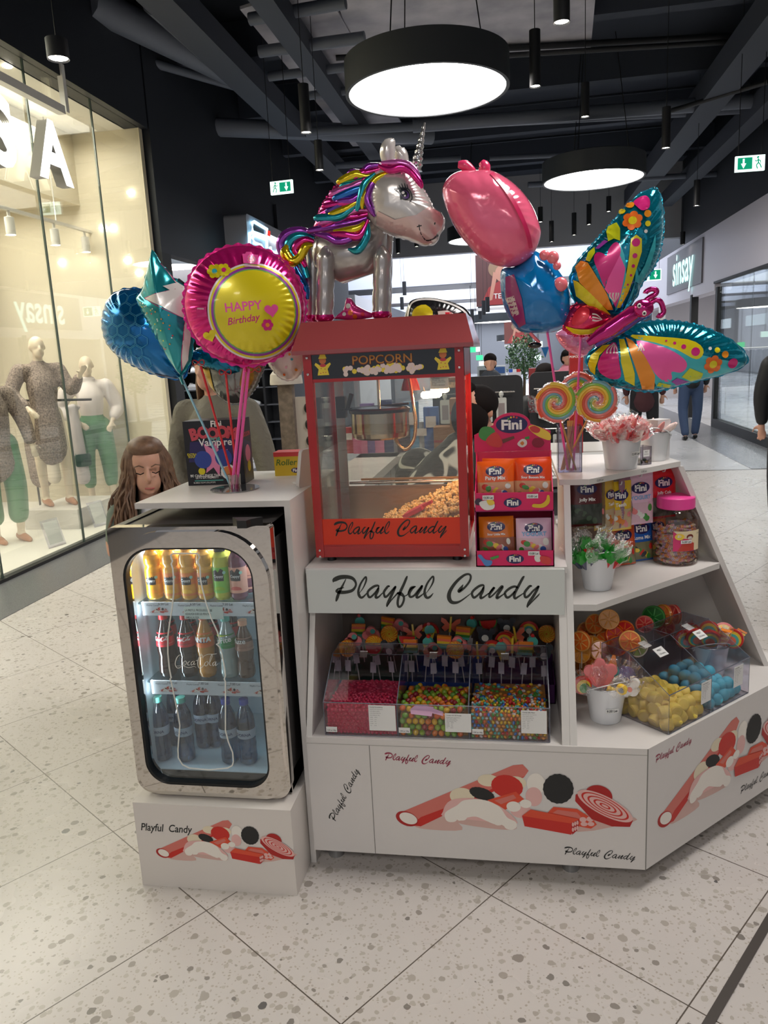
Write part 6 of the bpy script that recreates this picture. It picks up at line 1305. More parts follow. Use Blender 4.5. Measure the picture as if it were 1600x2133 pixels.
# ---- round birthday balloon
yaw = R_(-22); c = aty(512, 638, 2.32); Rb = (aty(632, 638, 2.32).x-aty(400, 638, 2.32).x)/2*1.0
fb = Fr(c, (cos(-yaw)*1, sin(-yaw), 0), (0.0, .05, 1)); fb = Fr(c, (cos(yaw)*1, -sin(yaw)*1, 0), (0, 0, 1), (-sin(yaw), -cos(yaw), 0))
t = thing('foil_balloon', c, 'round hot pink foil balloon with yellow disc reading HAPPY Birthday', 'balloon', 'foil balloons on sticks')
F = Foil(fb, [(Rb*1.03*cos(a*pi/60), Rb*sin(a*pi/60)) for a in range(120)], (0, 0), Rb*.50, [FM_['hotpink']], npk=40, pk=.10, rim=.006); F.mats = [foil_mat('birthday_pink', (222, 28, 128), .7, .2)]
b = MB(); F.build(b); b.build('balloon', t, 60)
sf = F.surf(.011); b = MB(); cc = (.024, -.022); r0 = Rb*.79
for r1, r2, m in ((1.0, .965, 'white'), (.965, .925, 'yellow'), (.925, .875, 'purple'), (.875, .845, 'green')): sf.ring(b, cc, r0*r2, r0*r1, FR_[m])
sf.disc(b, cc, r0*.85, FR_['yellow'], n=60)
sf.text(b, 'HAPPY', (cc[0]-.034, cc[1]+.004), .036, FR_['pink'], 'C', .02, 1.0, rot=.05); sf.text(b, 'Birthday', (cc[0]-.036, cc[1]-.030), .028, FR_['magenta'], 'C', .012, 1.0, shear=.3, rot=.12)
def heart(c_, s_, rot=0): return [(c_[0]+s_*(x*cos(rot)-y*sin(rot)), c_[1]+s_*(x*sin(rot)+y*cos(rot))) for x, y in [(16*sin(q)**3/16, (13*cos(q)-5*cos(2*q)-2*cos(3*q)-cos(4*q))/16) for q in [k*2*pi/30 for k in range(30)]]]
def flower(sf, b, c_, r, m, m2, n=6):
    for k in range(n): a = 2*pi*k/n; sf.disc(b, (c_[0]+r*.62*cos(a), c_[1]+r*.62*sin(a)), r*.42, m, n=14)
    sf.disc(b, c_, r*.36, m2, n=16)
sf.poly(b, heart((-.115, -.085), .019, .3), FR_['yellow']); flower(sf, b, (-.085, .098), .021, FR_['yellow'], FR_['teal']); flower(sf, b, (-.058, .10), .019, FR_['yellow'], FR_['magenta'])
sf.poly(b, [(.0, .118), (.044, .113), (.046, .142), (.03, .144), (.026, .151), (.012, .152), (.008, .146), (.0, .146)], FR_['pink']); sf.disc(b, (.024, .129), .0125, FR_['rose']); sf.disc(b, (.024, .129), .0085, FR_['red']); sf.poly(b, [(.002, .108), (.046, .103), (.046, .108), (.002, .113)], FR_['rose'])
sf.poly(b, [(-.15, .0), (-.118, -.002), (-.118, -.03), (-.146, -.03)], FR_['magenta']); sf.poly(b, [(-.144, -.004), (-.125, -.006), (-.125, -.011), (-.144, -.009)], FR_['rose'])
sf.poly(b, heart((.07, -.02), .021, .1), FR_['pink']); flower(sf, b, (.055, -.062), .017, FR_['magenta'], FR_['orange'])
b.build('balloon_print', t, 60)
b = MB(); q0 = aty(510, 757, 2.33); q1 = aty(512, 775, 2.33); b.tube([q0, q1], [(.02, .008), (.006, .006)], FM_['hotpink'], 10); b.build('balloon_neck', t, 60)
CUP = atz(490, 1019, 1.2); CUP = V((CUP.x, CUP.y, 1.2))
def straw(name, px, py, Y, foot, m, label, r=.0038):
    a = aty(px, py, Y); b = MB(); b.cyl(a, foot, r, m, n=10); tag(b.build(name, smooth=60, loc=foot), label, 'stick', 'balloon sticks standing in the clear cup')
PNK = M('straw_pink', (236, 90, 170), .35, coat=.4); REDS = M('straw_red', (206, 24, 34), .35, coat=.4); BLS = M('straw_blue', (140, 196, 214), .35, coat=.4)
straw('balloon_stick', 510, 764, 2.33, CUP+V((-.008, -.006, .004)), PNK, 'left one of two pink sticks under the round pink balloon', .0052)
straw('balloon_stick', 518, 768, 2.34, CUP+V((.006, -.004, .004)), PNK, 'right one of two pink sticks under the round pink balloon', .0052)
straw('balloon_stick', 418, 762, 2.38, CUP+V((-.002, .006, .004)), REDS, 'long red stick leaning left behind the pink sticks')
straw('balloon_stick', 470, 778, 2.42, CUP+V((.008, .008, .004)), REDS, 'shorter red stick close behind the pink ones')
straw('balloon_stick', 381, 792, 2.40, CUP+V((-.012, .0, .004)), BLS, 'pale blue stick leaning far left under the teal star')
t = thing('stick_cup', CUP, 'small clear cup on a round mirror plate holding the balloon sticks', 'holder')
b = MB(); b.lathe([(0, .0006), (.080, .0006), (.080, .004), (0, .004)], CUP, M('plate_steel', (150, 150, 152), .12, .9), 48, caps=False); b.build('plate', t, 30)
b = MB(); b.lathe([(.019, .004), (.021, .05), (.020, .05), (.018, .006)], CUP, MG('cup_clear', (235, 226, 230), .12, .05), 24, caps=False); b.build('cup', t, 40)
for i, (x, y) in enumerate(((412, 755), (468, 775), (530, 770))):
    a = aty(x, y, 2.39); b = MB()
    for s_ in (-1, 1): b.tube([a+V((s_*.02*sin(q), .004, .008*sin(2*q))) for q in [k*pi/12 for k in range(13)]], .0018, REDS, 6)
    tag(b.build('ribbon_bow', smooth=60, loc=a), 'small red ribbon bow %s of the balloon sticks' % ('at the top left', 'in the middle', 'at the right')[i], 'ribbon', 'red ribbon bows')
# ---- teal star
t = thing('foil_balloon', aty(350, 660, 2.36), 'teal star foil balloon with coloured dots and white panels, left', 'balloon', 'foil balloons on sticks')
SO = pxf([(318, 518), (334, 548), (362, 580), (398, 602), (403, 640), (404, 700), (398, 752), (376, 783), (350, 745), (322, 695), (300, 655), (284, 622), (298, 604), (308, 560)], 2.36); cs = pxf([(352, 655)], 2.36)[0]
F = Foil(XF(2.36), SO, cs, .062, [foil_mat('star_teal', (34, 150, 160), .6, .2)], pk=.08, npk=26, rim=.004, e=1.5); b = MB(); F.build(b); b.build('balloon', t, 60); sf = F.surf(.012); b = MB()
for P in ([(335, 548), (345, 560), (363, 582), (398, 604), (400, 634), (392, 622), (352, 598), (372, 590)], [(314, 623), (386, 600), (402, 640), (402, 700), (396, 750), (384, 770), (392, 700), (395, 665), (355, 640)]):
    sf.poly(b, pxf(P, 2.36), FR_['white'])
for P in ([(314, 623), (386, 600)], [(314, 623), (395, 664)], [(395, 664), (390, 720), (382, 772)], [(335, 548), (372, 590)]): sf.line(b, [(a, c_, 1) for a, c_ in pxf(P, 2.36)], .0016, FR_['magenta'])
sf.line(b, [(a, c_, w) for (a, c_), w in zip(pxf([(372, 582), (392, 598), (398, 618)], 2.36), (1.5, 1, .5))], .006, FR_['dark'])
rnd = random.Random(4)
for k in range(95):
    x, y = rnd.uniform(292, 392), rnd.uniform(625, 775)
    if y > 640+(x-292)*1.45 or y < 632+(x-310)*.40: continue
    if (y-665)*.5 > (395-x) : continue
    sf.disc(b, pxf([(x, y)], 2.36)[0], .0024, FR_[('white', 'yellow', 'white', 'red', 'orange')[k % 5]], n=8)
b.build('balloon_print', t, 60); q0 = aty(376, 783, 2.36); b = MB(); b.tube([q0, aty(381, 800, 2.37)], [(.012, .005), (.004, .004)], FM_['teal'], 8); b.build('balloon_neck', t, 60)
# ---- blue honeycomb balloon behind
t = thing('foil_balloon', aty(300, 690, 2.48), 'blue honeycomb-patterned round foil balloon behind the teal star', 'balloon', 'foil balloons on sticks')
BO = pxf([(300, 603), (262, 602), (234, 616), (219, 645), (216, 680), (224, 712), (246, 740), (280, 762), (320, 779), (356, 788), (384, 786), (398, 740), (396, 690), (372, 640), (338, 612)], 2.48)
F = Foil(XF(2.48), catmull(BO, 4, True), pxf([(308, 692)], 2.48)[0], .10, [foil_mat('honey_blue', (8, 112, 178), .7, .16)], pk=.10, npk=30, rim=.004); b = MB(); F.build(b); b.build('balloon', t, 60); sf = F.surf(.012); b = MB(); HXM = M('hex_line', (90, 170, 200), .3, .5)
for i in range(-4, 3):
    for j in range(-4, 5):
        x, y = 262+i*25+(12.5 if j % 2 else 0), 690+j*21.5
        P = [(x+13*cos(q*pi/3+pi/6), y+13*sin(q*pi/3+pi/6)) for q in range(7)]; Q = pxf(P, 2.48); ins = all(sqrt((a-F.c[0])**2+(c_-F.c[1])**2) < .95*F.rad(math.atan2(c_-F.c[1], a-F.c[0])) for a, c_ in Q)
        if ins: sf.put(b, *(lambda L: ([z_ for s_ in L for z_ in s_], [(4*k, 4*k+1, 4*k+3, 4*k+2) for k in range(len(L))]))([[(a0+dx*1, c0+dy), (a0-dx, c0-dy), (a1+dx, c1+dy), (a1-dx, c1-dy)] for (a0, c0), (a1, c1) in zip(Q, Q[1:]) for l in [sqrt((a1-a0)**2+(c1-c0)**2)] for dx, dy in [((c0-c1)/l*.0006, (a1-a0)/l*.0006)]]), HXM)
b.build('balloon_print', t)
# ---- gold and grey balloon, cream balloon behind the sticks
t = thing('foil_balloon', aty(478, 800, 2.55), 'gold and grey foil balloon half hidden behind the balloon sticks', 'balloon', 'foil balloons on sticks')
GO = pxf([(420, 745), (545, 745), (540, 790), (520, 825), (495, 842), (470, 836), (445, 812), (428, 780)], 2.55); F = Foil(XF(2.55), catmull(GO, 4, True), pxf([(482, 780)], 2.55)[0], .06, [FM_['grey']], pk=.05, rim=.003); b = MB(); F.build(b); b.build('balloon', t, 60); sf = F.surf(); b = MB()
sf.poly(b, pxf([(424, 752), (446, 748), (452, 790), (456, 818), (444, 806), (430, 782)], 2.55), FM_['gold']); sf.poly(b, pxf([(520, 750), (540, 752), (534, 790), (518, 820), (510, 800)], 2.55), FM_['gold']); b.build('balloon_print', t, 60)
t = thing('foil_balloon', aty(450, 755, 2.5), 'small teal and gold foil balloon tucked under the round pink balloon', 'balloon', 'foil balloons on sticks')
F = Foil(XF(2.5), pxf([(395, 735), (440, 722), (500, 745), (502, 775), (480, 782), (430, 766), (404, 756)], 2.5), pxf([(450, 755)], 2.5)[0], .03, [FM_['deepteal']], pk=.12, npk=14, rim=.003); b = MB(); F.build(b); b.build('balloon', t, 60)
t = thing('foil_balloon', aty(600, 740, 2.62), 'cream foil balloon with tiny coloured dots behind the popcorn machine corner', 'balloon', 'foil balloons on sticks')
F = Foil(XF(2.62), catmull(pxf([(560, 690), (625, 690), (640, 730), (628, 775), (606, 792), (582, 785), (556, 752), (548, 715)], 2.62), 4, True), pxf([(597, 738)], 2.62)[0], .05, [FR_['cream']], pk=.04, rim=.003); b = MB(); F.build(b); b.build('balloon', t, 60); sf = F.surf(); b = MB()
for k, (x, y) in enumerate(((590, 743), (604, 765), (616, 748), (622, 770), (598, 780), (612, 738), (575, 760))): sf.disc(b, pxf([(x, y)], 2.62)[0], .0045, FR_[('orange', 'rose', 'teal', 'orange', 'orangered')[k % 5]], n=10)
b.build('balloon_print', t, 60)
# ---- unicorn
UY = 2.45; S_ = .4375
def U(P, Y=UY): return pxf(P, Y, S_, 550, 230)
def U3(x, y, Y=UY): return aty(550+x*S_, 230+y*S_, Y)
un = thing('unicorn_balloon', (-.45, UY, ROOFZ), 'big silver unicorn foil balloon with rainbow mane standing on the popcorn machine', 'balloon')
F = Foil(XF(UY-.01), catmull(U([(488, 470), (478, 400), (500, 325), (560, 280), (640, 262), (705, 290), (742, 350), (790, 430), (812, 474), (845, 490), (860, 535), (850, 575), (832, 596), (828, 622), (790, 644), (745, 640), (690, 618), (610, 596), (540, 562), (502, 520)]), 4, True), U([(650, 440)])[0], .075, [SILV], pk=.07, npk=36, rim=.003, e=2.6); b = MB(); F.build(b); b.build('head', un, 60); sf = F.surf(.010); b = MB()
MUZ = M('muzzle_pink', (220, 190, 186), .3, .35, coat=.3)
sf.poly(b, U([(560, 500), (640, 540), (740, 520), (800, 476), (842, 494), (856, 535), (848, 572), (828, 592), (822, 616), (788, 636), (745, 632), (690, 610), (612, 588), (545, 556)]), MUZ)
EK = FR_['dark']; sf.line(b, [(a, c_, w) for (a, c_), w in zip(U([(752, 562), (758, 600), (780, 628), (812, 620), (832, 598)]), (1, 1, 1.2, 1.2, 1.6))], .003, EK); sf.line(b, [(a, c_) for a, c_ in U([(742, 572), (764, 566)])], .003, EK)
sf.disc(b, U([(822, 552)])[0], .0035, EK, ry=.0018, rot=1.2)
e_ = U([(688, 425)])[0]; sf.disc(b, e_, .0175, FR_['dark'], ry=.0145, rot=-.9); sf.disc(b, (e_[0]+.002, e_[1]-.002), .0125, M('iris_purple', (84, 50, 116), .3), ry=.010, rot=-.9); sf.disc(b, e_, .0085, FR_['dark']); sf.disc(b, (e_[0]-.004, e_[1]+.004), .0042, FR_['white']); sf.disc(b, (e_[0]+.001, e_[1]-.005), .0028, FR_['white'])
for P in ([(640, 402), (665, 420), (672, 450)], [(655, 392), (666, 408)], [(662, 384), (674, 402)], [(674, 376), (682, 398)], [(686, 374), (692, 396)], [(698, 378), (702, 400)], [(640, 402), (672, 398), (706, 402), (722, 440), (712, 462)]): sf.line(b, [(a, c_, w) for (a, c_), w in zip(U(P), (.6, 1.3, 1.2, 1, .5))], .0032, EK)
b.build('face_print', un, 60)
def strand(P, r, m, Y, nm='mane_strand', par=un, k=6):
    Q = catmull([tuple(U3(x, y, Y))+(w,) for x, y, w in P], k); b = MB(); b.tube([q[:3] for q in Q], [(max(r*q[3], .0012)*.95, max(r*q[3], .0012)) for q in Q], m, 12); b.build(nm, par, 60)
cols = ['purple', 'magenta', 'yellow', 'teal', 'magenta', 'pinkl', 'blue', 'purple', 'magenta', 'violet', 'yellow', 'teal', 'pinkl', 'magenta', 'purple', 'blue']
F = Foil(XF(UY+.02), catmull(U([(550, 240), (470, 280), (395, 300), (345, 345), (300, 400), (262, 460), (240, 520), (232, 575), (300, 580), (360, 600), (430, 600), (480, 560), (500, 500), (490, 400), (520, 320), (580, 280)]), 3, True), U([(400, 440)])[0], .05, [FM_['magenta']], pk=.1, npk=24, rim=.004); b = MB(); F.build(b); b.build('mane', un, 60)
for i in range(15):
    v = i/14; x0, y0 = 560-70*v, 262+250*v; x3, y3 = 395-165*v+30*sin(i*2.1), 305+275*v
    strand([(x0, y0, .7), (x0-60, y0+6+14*sin(i), 1.1), ((x0+x3)/2-10, (y0+y3)/2+16*cos(i*1.7), 1.25), (x3+22, y3-8, 1.1), (x3, y3, .35)], .0098+.0015*sin(i*1.3), FM_[cols[i]], UY-.030-.012*sin(pi*v))
for i, P in enumerate(([(545, 262, .5), (600, 282, 1.1), (655, 272, 1.3), (700, 292, 1.1), (742, 345, .9), (752, 372, .3)], [(560, 250, .5), (640, 250, 1), (700, 268, 1), (735, 310, .6), (742, 330, .3)], [(560, 300, .4), (520, 345, 1.2), (492, 410, 1.3), (510, 470, 1.1), (528, 505, .4)], [(620, 290, .4), (545, 320, 1.1), (502, 370, 1.2), (470, 430, 1.1), (468, 470, .4)], [(530, 300, .4), (480, 350, 1.1), (460, 420, 1.1), (440, 480, .5)])): strand(P, .0105, FM_[('magenta', 'pinkl', 'purple', 'yellow', 'teal')[i]], UY-.075 if i < 2 else UY-.062, 'forelock_strand')
for i, P in enumerate(([(245, 590, .4), (300, 600, 1), (350, 622, 1.1), (410, 610, 1), (450, 560, .5)], [(300, 590, .4), (380, 590, 1.2), (450, 600, 1.2), (480, 560, .8), (495, 520, .4)], [(400, 660, .3), (440, 668, 1.1), (470, 640, 1.1), (492, 590, 1), (496, 540, .4)], [(330, 575, .4), (400, 572, 1.1), (450, 560, 1), (480, 530, .4)])): strand(P, .011, FM_[('purple', 'magenta', 'teal', 'yellow')[i]], UY-.075, 'chest_strand')
TL = [[(245, 596, .5), (180, 575, 1.1), (110, 590, 1.3), (80, 640, 1.3), (105, 700, 1.3), (160, 740, 1.2), (190, 800, 1.1), (205, 880, .6)], [(240, 610, .5), (185, 600, 1.1), (140, 612, 1.3), (118, 650, 1.3), (140, 690, 1.2), (180, 730, 1.1), (205, 800, 1)], [(238, 625, .5), (200, 618, 1), (165, 635, 1.1), (150, 665, 1), (175, 700, .9), (200, 745, .6)], [(110, 640, .4), (100, 680, 1.3), (130, 720, 1.3), (170, 700, 1.1), (200, 650, 1.1), (232, 640, .4)], [(150, 745, .4), (165, 790, 1.1), (195, 850, 1.2), (205, 900, .5)]]
for i, P in enumerate(TL): strand(P, .0125, FM_[('purple', 'teal', 'magenta', 'yellow', 'blue')[i]], UY+.01-.012*i, 'tail_strand')
b = MB(); bc = U3(385, 700, UY+.02); b.tube([U3(255, 640, UY+.05), U3(300, 670, UY+.04), U3(380, 690, UY+.03), U3(470, 670, UY+.02), U3(520, 600, UY+.015), U3(545, 545, UY+.01)], [.035, .072, .086, .076, .052, .03], SILV2, 26); b.build('body', un, 60)
for k, (x, y0, y1, Y, r) in enumerate(((565, 690, 965, UY-.045, .0270), (580, 600, 965, UY+.055, .023), (296, 690, 975, UY-.045, .0280), (238, 630, 975, UY+.05, .024))):
    a, c_ = U3(x, y0, Y), U3(x-8, y1, Y); c_.z = max(c_.z, ROOFZ+.022); Q = [a+(c_-a)*(i/12) for i in range(13)]
    b = MB(); b.tube([a+V((0, 0, .028)), a+V((0, 0, .022))]+Q, [.004, .012]+[r*(.94 if i % 4 == 3 else 1.03) for i in range(13)], SILV2, 18); lg = b.build('leg', un, 60)
    b = MB(); b.tube([c_, c_-V((0, 0, .012)), c_-V((0, 0, .0215))], [r*1.04, r*1.08, r*.7], FM_['magenta'], 18); b.build('hoof', lg, 60)
b = MB(); h0, h1 = U3(722, 285, UY-.02), U3(765, 58, UY-.02); Q = [h0+(h1-h0)*(i/26) for i in range(27)]; b.tube(Q, [(.0200*(1-i/32)*(1+.16*sin(i*1.9)), .0180*(1-i/32)*(1+.16*cos(i*1.9))) for i in range(27)], foil_mat('silver_bright', (205, 203, 200), .85, .14), 12); b.build('horn', un, 60)
for k, (P, Y) in enumerate((([(600, 262, 1), (588, 215, 1.5), (592, 175, 1.5), (604, 145, 1), (606, 132, .3)], UY-.035), ([(668, 262, 1), (655, 220, 1.4), (640, 190, 1.2), (636, 170, .4)], UY+.03))): strand(P, .0150, SILV, Y, 'ear')
# ---- butterfly
BY = 2.44
def Bf(P): return pxf(P, BY, .375, 1000, 380)
def B3_(x, y, Y=BY): return aty(1000+x*.375, 380+y*.375, Y)
bt = thing('butterfly_balloon', B3_(780, 760), 'large teal, pink and orange butterfly foil balloon at upper right', 'balloon')
TLM = foil_mat('wing_teal', (10, 140, 165), .75, .13, (14, .5))
W1 = Foil(XF(BY), catmull(Bf([(498, 560), (535, 450), (625, 345), (735, 222), (830, 115), (905, 55), (975, 36), (1005, 85), (1020, 220), (1000, 380), (955, 490), (900, 560), (860, 650), (760, 745), (640, 730), (540, 680)]), 4, True), Bf([(800, 400)])[0], .062, [TLM], pk=.12, npk=38, rim=.004)
W2 = Foil(XF(BY+.02), catmull(Bf([(820, 800), (1000, 768), (1200, 788), (1360, 850), (1460, 920), (1496, 978), (1470, 1025), (1350, 1072), (1200, 1108), (1060, 1145), (960, 1162), (850, 1152), (740, 1130), (650, 1085), (600, 1010), (605, 955), (680, 890), (760, 840)]), 4, True), Bf([(1020, 960)])[0], .062, [TLM], pk=.12, npk=38, rim=.004)
W3 = Foil(XF(BY-.01), catmull(Bf([(462, 800), (500, 705), (560, 668), (660, 690), (750, 765), (690, 820), (600, 850), (510, 845)]), 4, True), Bf([(600, 765)])[0], .035, [foil_mat('wing_red', (220, 40, 90), .7, .15)], pk=.06, npk=20, rim=.004)
for nm, w in (('upper_wing', W1), ('lower_wing', W2), ('small_wing', W3)): b = MB(); w.build(b); b.build(nm, bt, 60)
s1 = W1.surf(.012); b = MB(); g = FR_
s1.poly(b, Bf([(845, 120), (880, 90), (915, 85), (930, 120), (920, 160), (880, 170)]), g['magenta'], 4)
def flw(sf, b, x, y, r, conv):
    c_ = conv([(x, y)])[0]
    for k in range(6): a = k*pi/3+.3; sf.disc(b, (c_[0]+r*.62*cos(a), c_[1]+r*.62*sin(a)), r*.40, g['orangered'], n=14)
    sf.disc(b, c_, r*.42, g['yellow'])
flw(s1, b, 832, 228, .027, Bf)
for x, y, r, m in ((828, 132, .010, 'orange'), (785, 165, .008, 'yellow'), (915, 190, .010, 'orange'), (915, 245, .008, 'yellow'), (903, 288, .005, 'white')): s1.disc(b, Bf([(x, y)])[0], r, g[m])
s1.poly(b, Bf([(850, 470), (845, 600), (815, 700), (790, 720), (850, 560), (900, 470), (960, 300), (960, 380), (930, 480), (880, 570)]), g['teal'])
s1.poly(b, Bf([(760, 350), (785, 420), (800, 560), (770, 690), (745, 720), (740, 560), (720, 430)]), g['teal'])
s1.poly(b, Bf([(820, 330), (850, 308), (880, 330), (880, 400), (850, 500), (810, 620), (770, 700), (752, 700), (790, 560), (810, 430)]), g['yellow'])
for x, y, r in ((848, 350, .0115), (842, 422, .007), (834, 477, .005), (822, 527, .0036), (806, 577, .003)): s1.disc(b, Bf([(x, y)])[0], r, g['magenta'])
s1.poly(b, Bf([(700, 340), (695, 280), (710, 245), (750, 232), (765, 270), (762, 340), (730, 326)]), g['lime']); s1.poly(b, Bf([(580, 440), (595, 395), (630, 365), (630, 400), (600, 450)]), g['lime'])
s1.poly(b, Bf([(632, 375), (680, 330), (700, 340), (650, 380)]), g['purple'])
s1.poly(b, Bf([(622, 440), (640, 400), (675, 410), (700, 440), (720, 470), (690, 540), (680, 590), (650, 520)]), g['magenta'], 3); s1.poly(b, Bf([(690, 420), (720, 360), (750, 350), (765, 400), (740, 470), (700, 540), (690, 560)]), g['magenta'], 3)
s1.poly(b, Bf([(700, 540), (760, 420), (790, 490), (770, 620), (745, 700), (712, 640), (680, 600)]), g['pink'])
s1.poly(b, Bf([(525, 470), (555, 440), (590, 455), (640, 540), (690, 620), (732, 712), (700, 712), (620, 640), (545, 560)]), g['orange'])
s1.poly(b, Bf([(512, 545), (540, 560), (640, 655), (722, 738), (700, 748), (600, 690), (530, 635)]), g['yellow'])
for x in (708, 724, 740, 752): s1.line(b, [(a, c_, w) for (a, c_), w in zip(Bf([(x+4, 620), (x+2, 640), (738, 672)]), (1.4, 1, .3))], .0035, g['cream'])
b.build('wing_print', bt, 60)
s2 = W2.surf(.012); b = MB()
s2.poly(b, Bf([(850, 850), (960, 880), (1100, 930), (1300, 980), (1440, 1000), (1400, 1050), (1200, 1100), (1060, 1130), (980, 1140), (900, 1000)]), g['teal'])
s2.poly(b, Bf([(840, 846), (980, 858), (1140, 872), (1210, 905), (1225, 945), (1200, 978), (1160, 975), (1080, 930), (960, 890), (850, 868)]), g['yellow'], 2)
for x, y, r in ((1180, 940, .0125), (1115, 913, .007), (1066, 893, .0045), (1020, 880, .003)): s2.disc(b, Bf([(x, y)])[0], r, g['magenta'])
s2.poly(b, Bf([(860, 880), (960, 900), (1060, 940), (1125, 990), (1130, 1030), (1100, 1055), (1050, 1050), (1056, 1090), (1020, 1105), (960, 1060), (900, 960)]), g['pink'], 3)
s2.poly(b, Bf([(805, 860), (840, 880), (900, 960), (960, 1070), (965, 1150), (900, 1150), (860, 1050), (825, 950)]), g['orange']); s2.poly(b, Bf([(768, 870), (795, 870), (820, 960), (850, 1060), (855, 1130), (800, 1100), (775, 1000)]), g['yellow'])
s2.poly(b, Bf([(655, 990), (700, 920), (750, 890), (765, 1000), (775, 1080), (720, 1090), (660, 1050)]), g['magenta'], 3); s2.poly(b, Bf([(600, 1010), (615, 960), (680, 905), (720, 900), (660, 960), (640, 1030), (640, 1070), (615, 1050)]), g['yellow'])
for P, m in (([(1110, 1080), (1150, 1030), (1230, 1060), (1225, 1090), (1170, 1105)], 'lime'), ([(975, 1130), (985, 1110), (1060, 1125), (1050, 1142)], 'lime'), ([(1055, 1105), (1085, 1085), (1160, 1108), (1090, 1128)], 'purple')): s2.poly(b, Bf(P), g[m])
flw(s2, b, 1280, 1010, .026, Bf); s2.disc(b, Bf([(1395, 1005)])[0], .0145, g['magenta'])
for x, y, r, m in ((1262, 922, .005, 'white'), (1303, 931, .008, 'yellow'), (1348, 955, .010, 'orange')): s2.disc(b, Bf([(x, y)])[0], r, g[m])
for x in (700, 718, 736, 752, 866, 880, 894): s2.line(b, [(a, c_, w) for (a, c_), w in zip(Bf([(x, 950 if x < 800 else 930), (x+3, 930), (740 if x < 800 else 880, 892)]), (1.4, 1, .3))], .0035, g['cream'])
b.build('wing_print', bt, 60)
s3 = W3.surf(.012); b = MB(); s3.poly(b, Bf([(470, 800), (520, 815), (600, 818), (680, 790), (700, 800), (600, 845), (515, 840)]), g['yellow'], 2); s3.poly(b, Bf([(505, 790), (520, 730), (560, 695), (600, 710), (590, 760), (545, 795)]), g['red'], 3)
for y in (735, 752, 768): s3.line(b, [(a, c_, w) for (a, c_), w in zip(Bf([(615, y), (640, y+4), (670, 765)]), (1.4, 1, .3))], .0035, g['cream'])
b.build('wing_print', bt, 60)
THM = foil_mat('thorax', (196, 30, 120), .75, .15)
b = MB(); b.tube([B3_(*p, BY-.07) for p in ((598, 895), (660, 850), (720, 815), (790, 765), (850, 725), (880, 700))], [.010, .018, .023, .021, .023, .015], THM, 16); b.build('thorax', bt, 60)
b = MB(); b.tube([B3_(*p, BY-.045) for p in ((640, 905), (700, 850), (790, 790), (880, 740), (940, 730))], [.008, .020, .024, .018, .01], FM_['violet'], 16); b.build('abdomen', bt, 60)
b = MB(); b.ell(B3_(905, 700, BY-.08), (.030, .022, .026), THM, 20, 14); b.build('head', bt, 60)
for k, P in enumerate(([(905, 670), (940, 640), (975, 620), (980, 600), (955, 592), (925, 605), (918, 618)], [(930, 690), (970, 655), (1000, 660), (1015, 690), (1020, 720), (1000, 742), (985, 735)])): b = MB(); b.tube([p[:3] for p in catmull([tuple(B3_(*p, BY-.075)) for p in P], 4)], .0075, THM, 10); b.build('antenna', bt, 60)
for x, y in ((885, 685), (913, 727)): b = MB(); b.ell(B3_(x, y, BY-.107), (.006, .002, .007), g['white'], 12, 8); b.ell(B3_(x, y, BY-.1095), (.003, .001, .0035), g['dark'], 10, 6); b.build('eye', bt, 60)
PT = (hx+.012, hy-.012, 1.206); a = B3_(560, 850); b = MB(); b.cyl(a, PT, .0036, PNK, n=10); tag(b.build('balloon_stick', smooth=60, loc=PT), 'upright pink stick below the butterfly in the acrylic tower', 'stick')
# ---- plain pink over blue balloon pair
PG = thing('foil_balloon', aty(1080, 580, 2.42), 'big plain pink balloon joined above a blue balloon, right of the unicorn', 'balloon')
F = Foil(XF(2.42), catmull(U([(850, 370), (878, 322), (930, 292), (1000, 288), (1080, 288), (1160, 328), (1230, 390), (1282, 465), (1310, 540), (1318, 592), (1290, 672), (1240, 722), (1175, 746), (1095, 736), (1030, 702), (980, 652), (925, 585), (880, 500), (856, 430)], 2.42), 4, True), U([(1090, 510)], 2.42)[0], .10, [PKF], pk=.03, npk=26, rim=.0, e=3.0); b = MB(); F.build(b); b.build('upper_balloon', PG, 60)
sf = F.surf(.012); b = MB(); sf.line(b, [(a, c_) for a, c_ in U([(1085, 318), (1150, 400), (1210, 500), (1250, 590), (1270, 665)], 2.42)], .011, M('seam_pink', (206, 36, 92), .3, coat=.5)); b.build('seam_band', PG, 60)
for P in ([(925, 258, 1), (955, 262, 1.6), (985, 282, 1.3), (1005, 300, .8)], [(1035, 245, 1), (1050, 268, 1.8), (1045, 300, 1.6), (1040, 325, .8)]):
    b = MB(); Q = catmull([tuple(U3(x, y, 2.41))+(w,) for x, y, w in P], 5); b.tube([q[:3] for q in Q], [.0095*q[3] for q in Q], M('nub_pink', (226, 60, 110), .25, coat=.5), 12); b.build('tied_nub', PG, 60)
F = Foil(XF(2.46), catmull(U([(1130, 760), (1190, 742), (1238, 700), (1285, 668), (1340, 700), (1400, 760), (1448, 840), (1466, 940), (1450, 1015), (1390, 1052), (1300, 1062), (1215, 1050), (1165, 985), (1132, 890)], 2.46), 4, True), U([(1300, 880)], 2.46)[0], .085, [PKB], pk=.04, npk=24, rim=.0); b = MB(); F.build(b); b.build('lower_balloon', PG, 60); sf = F.surf(); b = MB()
sf.poly(b, U([(1150, 800), (1190, 790), (1225, 900), (1245, 1020), (1215, 1035), (1175, 975), (1150, 890)], 2.46), M('fprint_plum', (150, 50, 110), .28, coat=.5)); sf.poly(b, U([(1150, 900), (1190, 890), (1215, 975), (1185, 985)], 2.46), FR_['cream']); b.build('balloon_print', PG, 60)
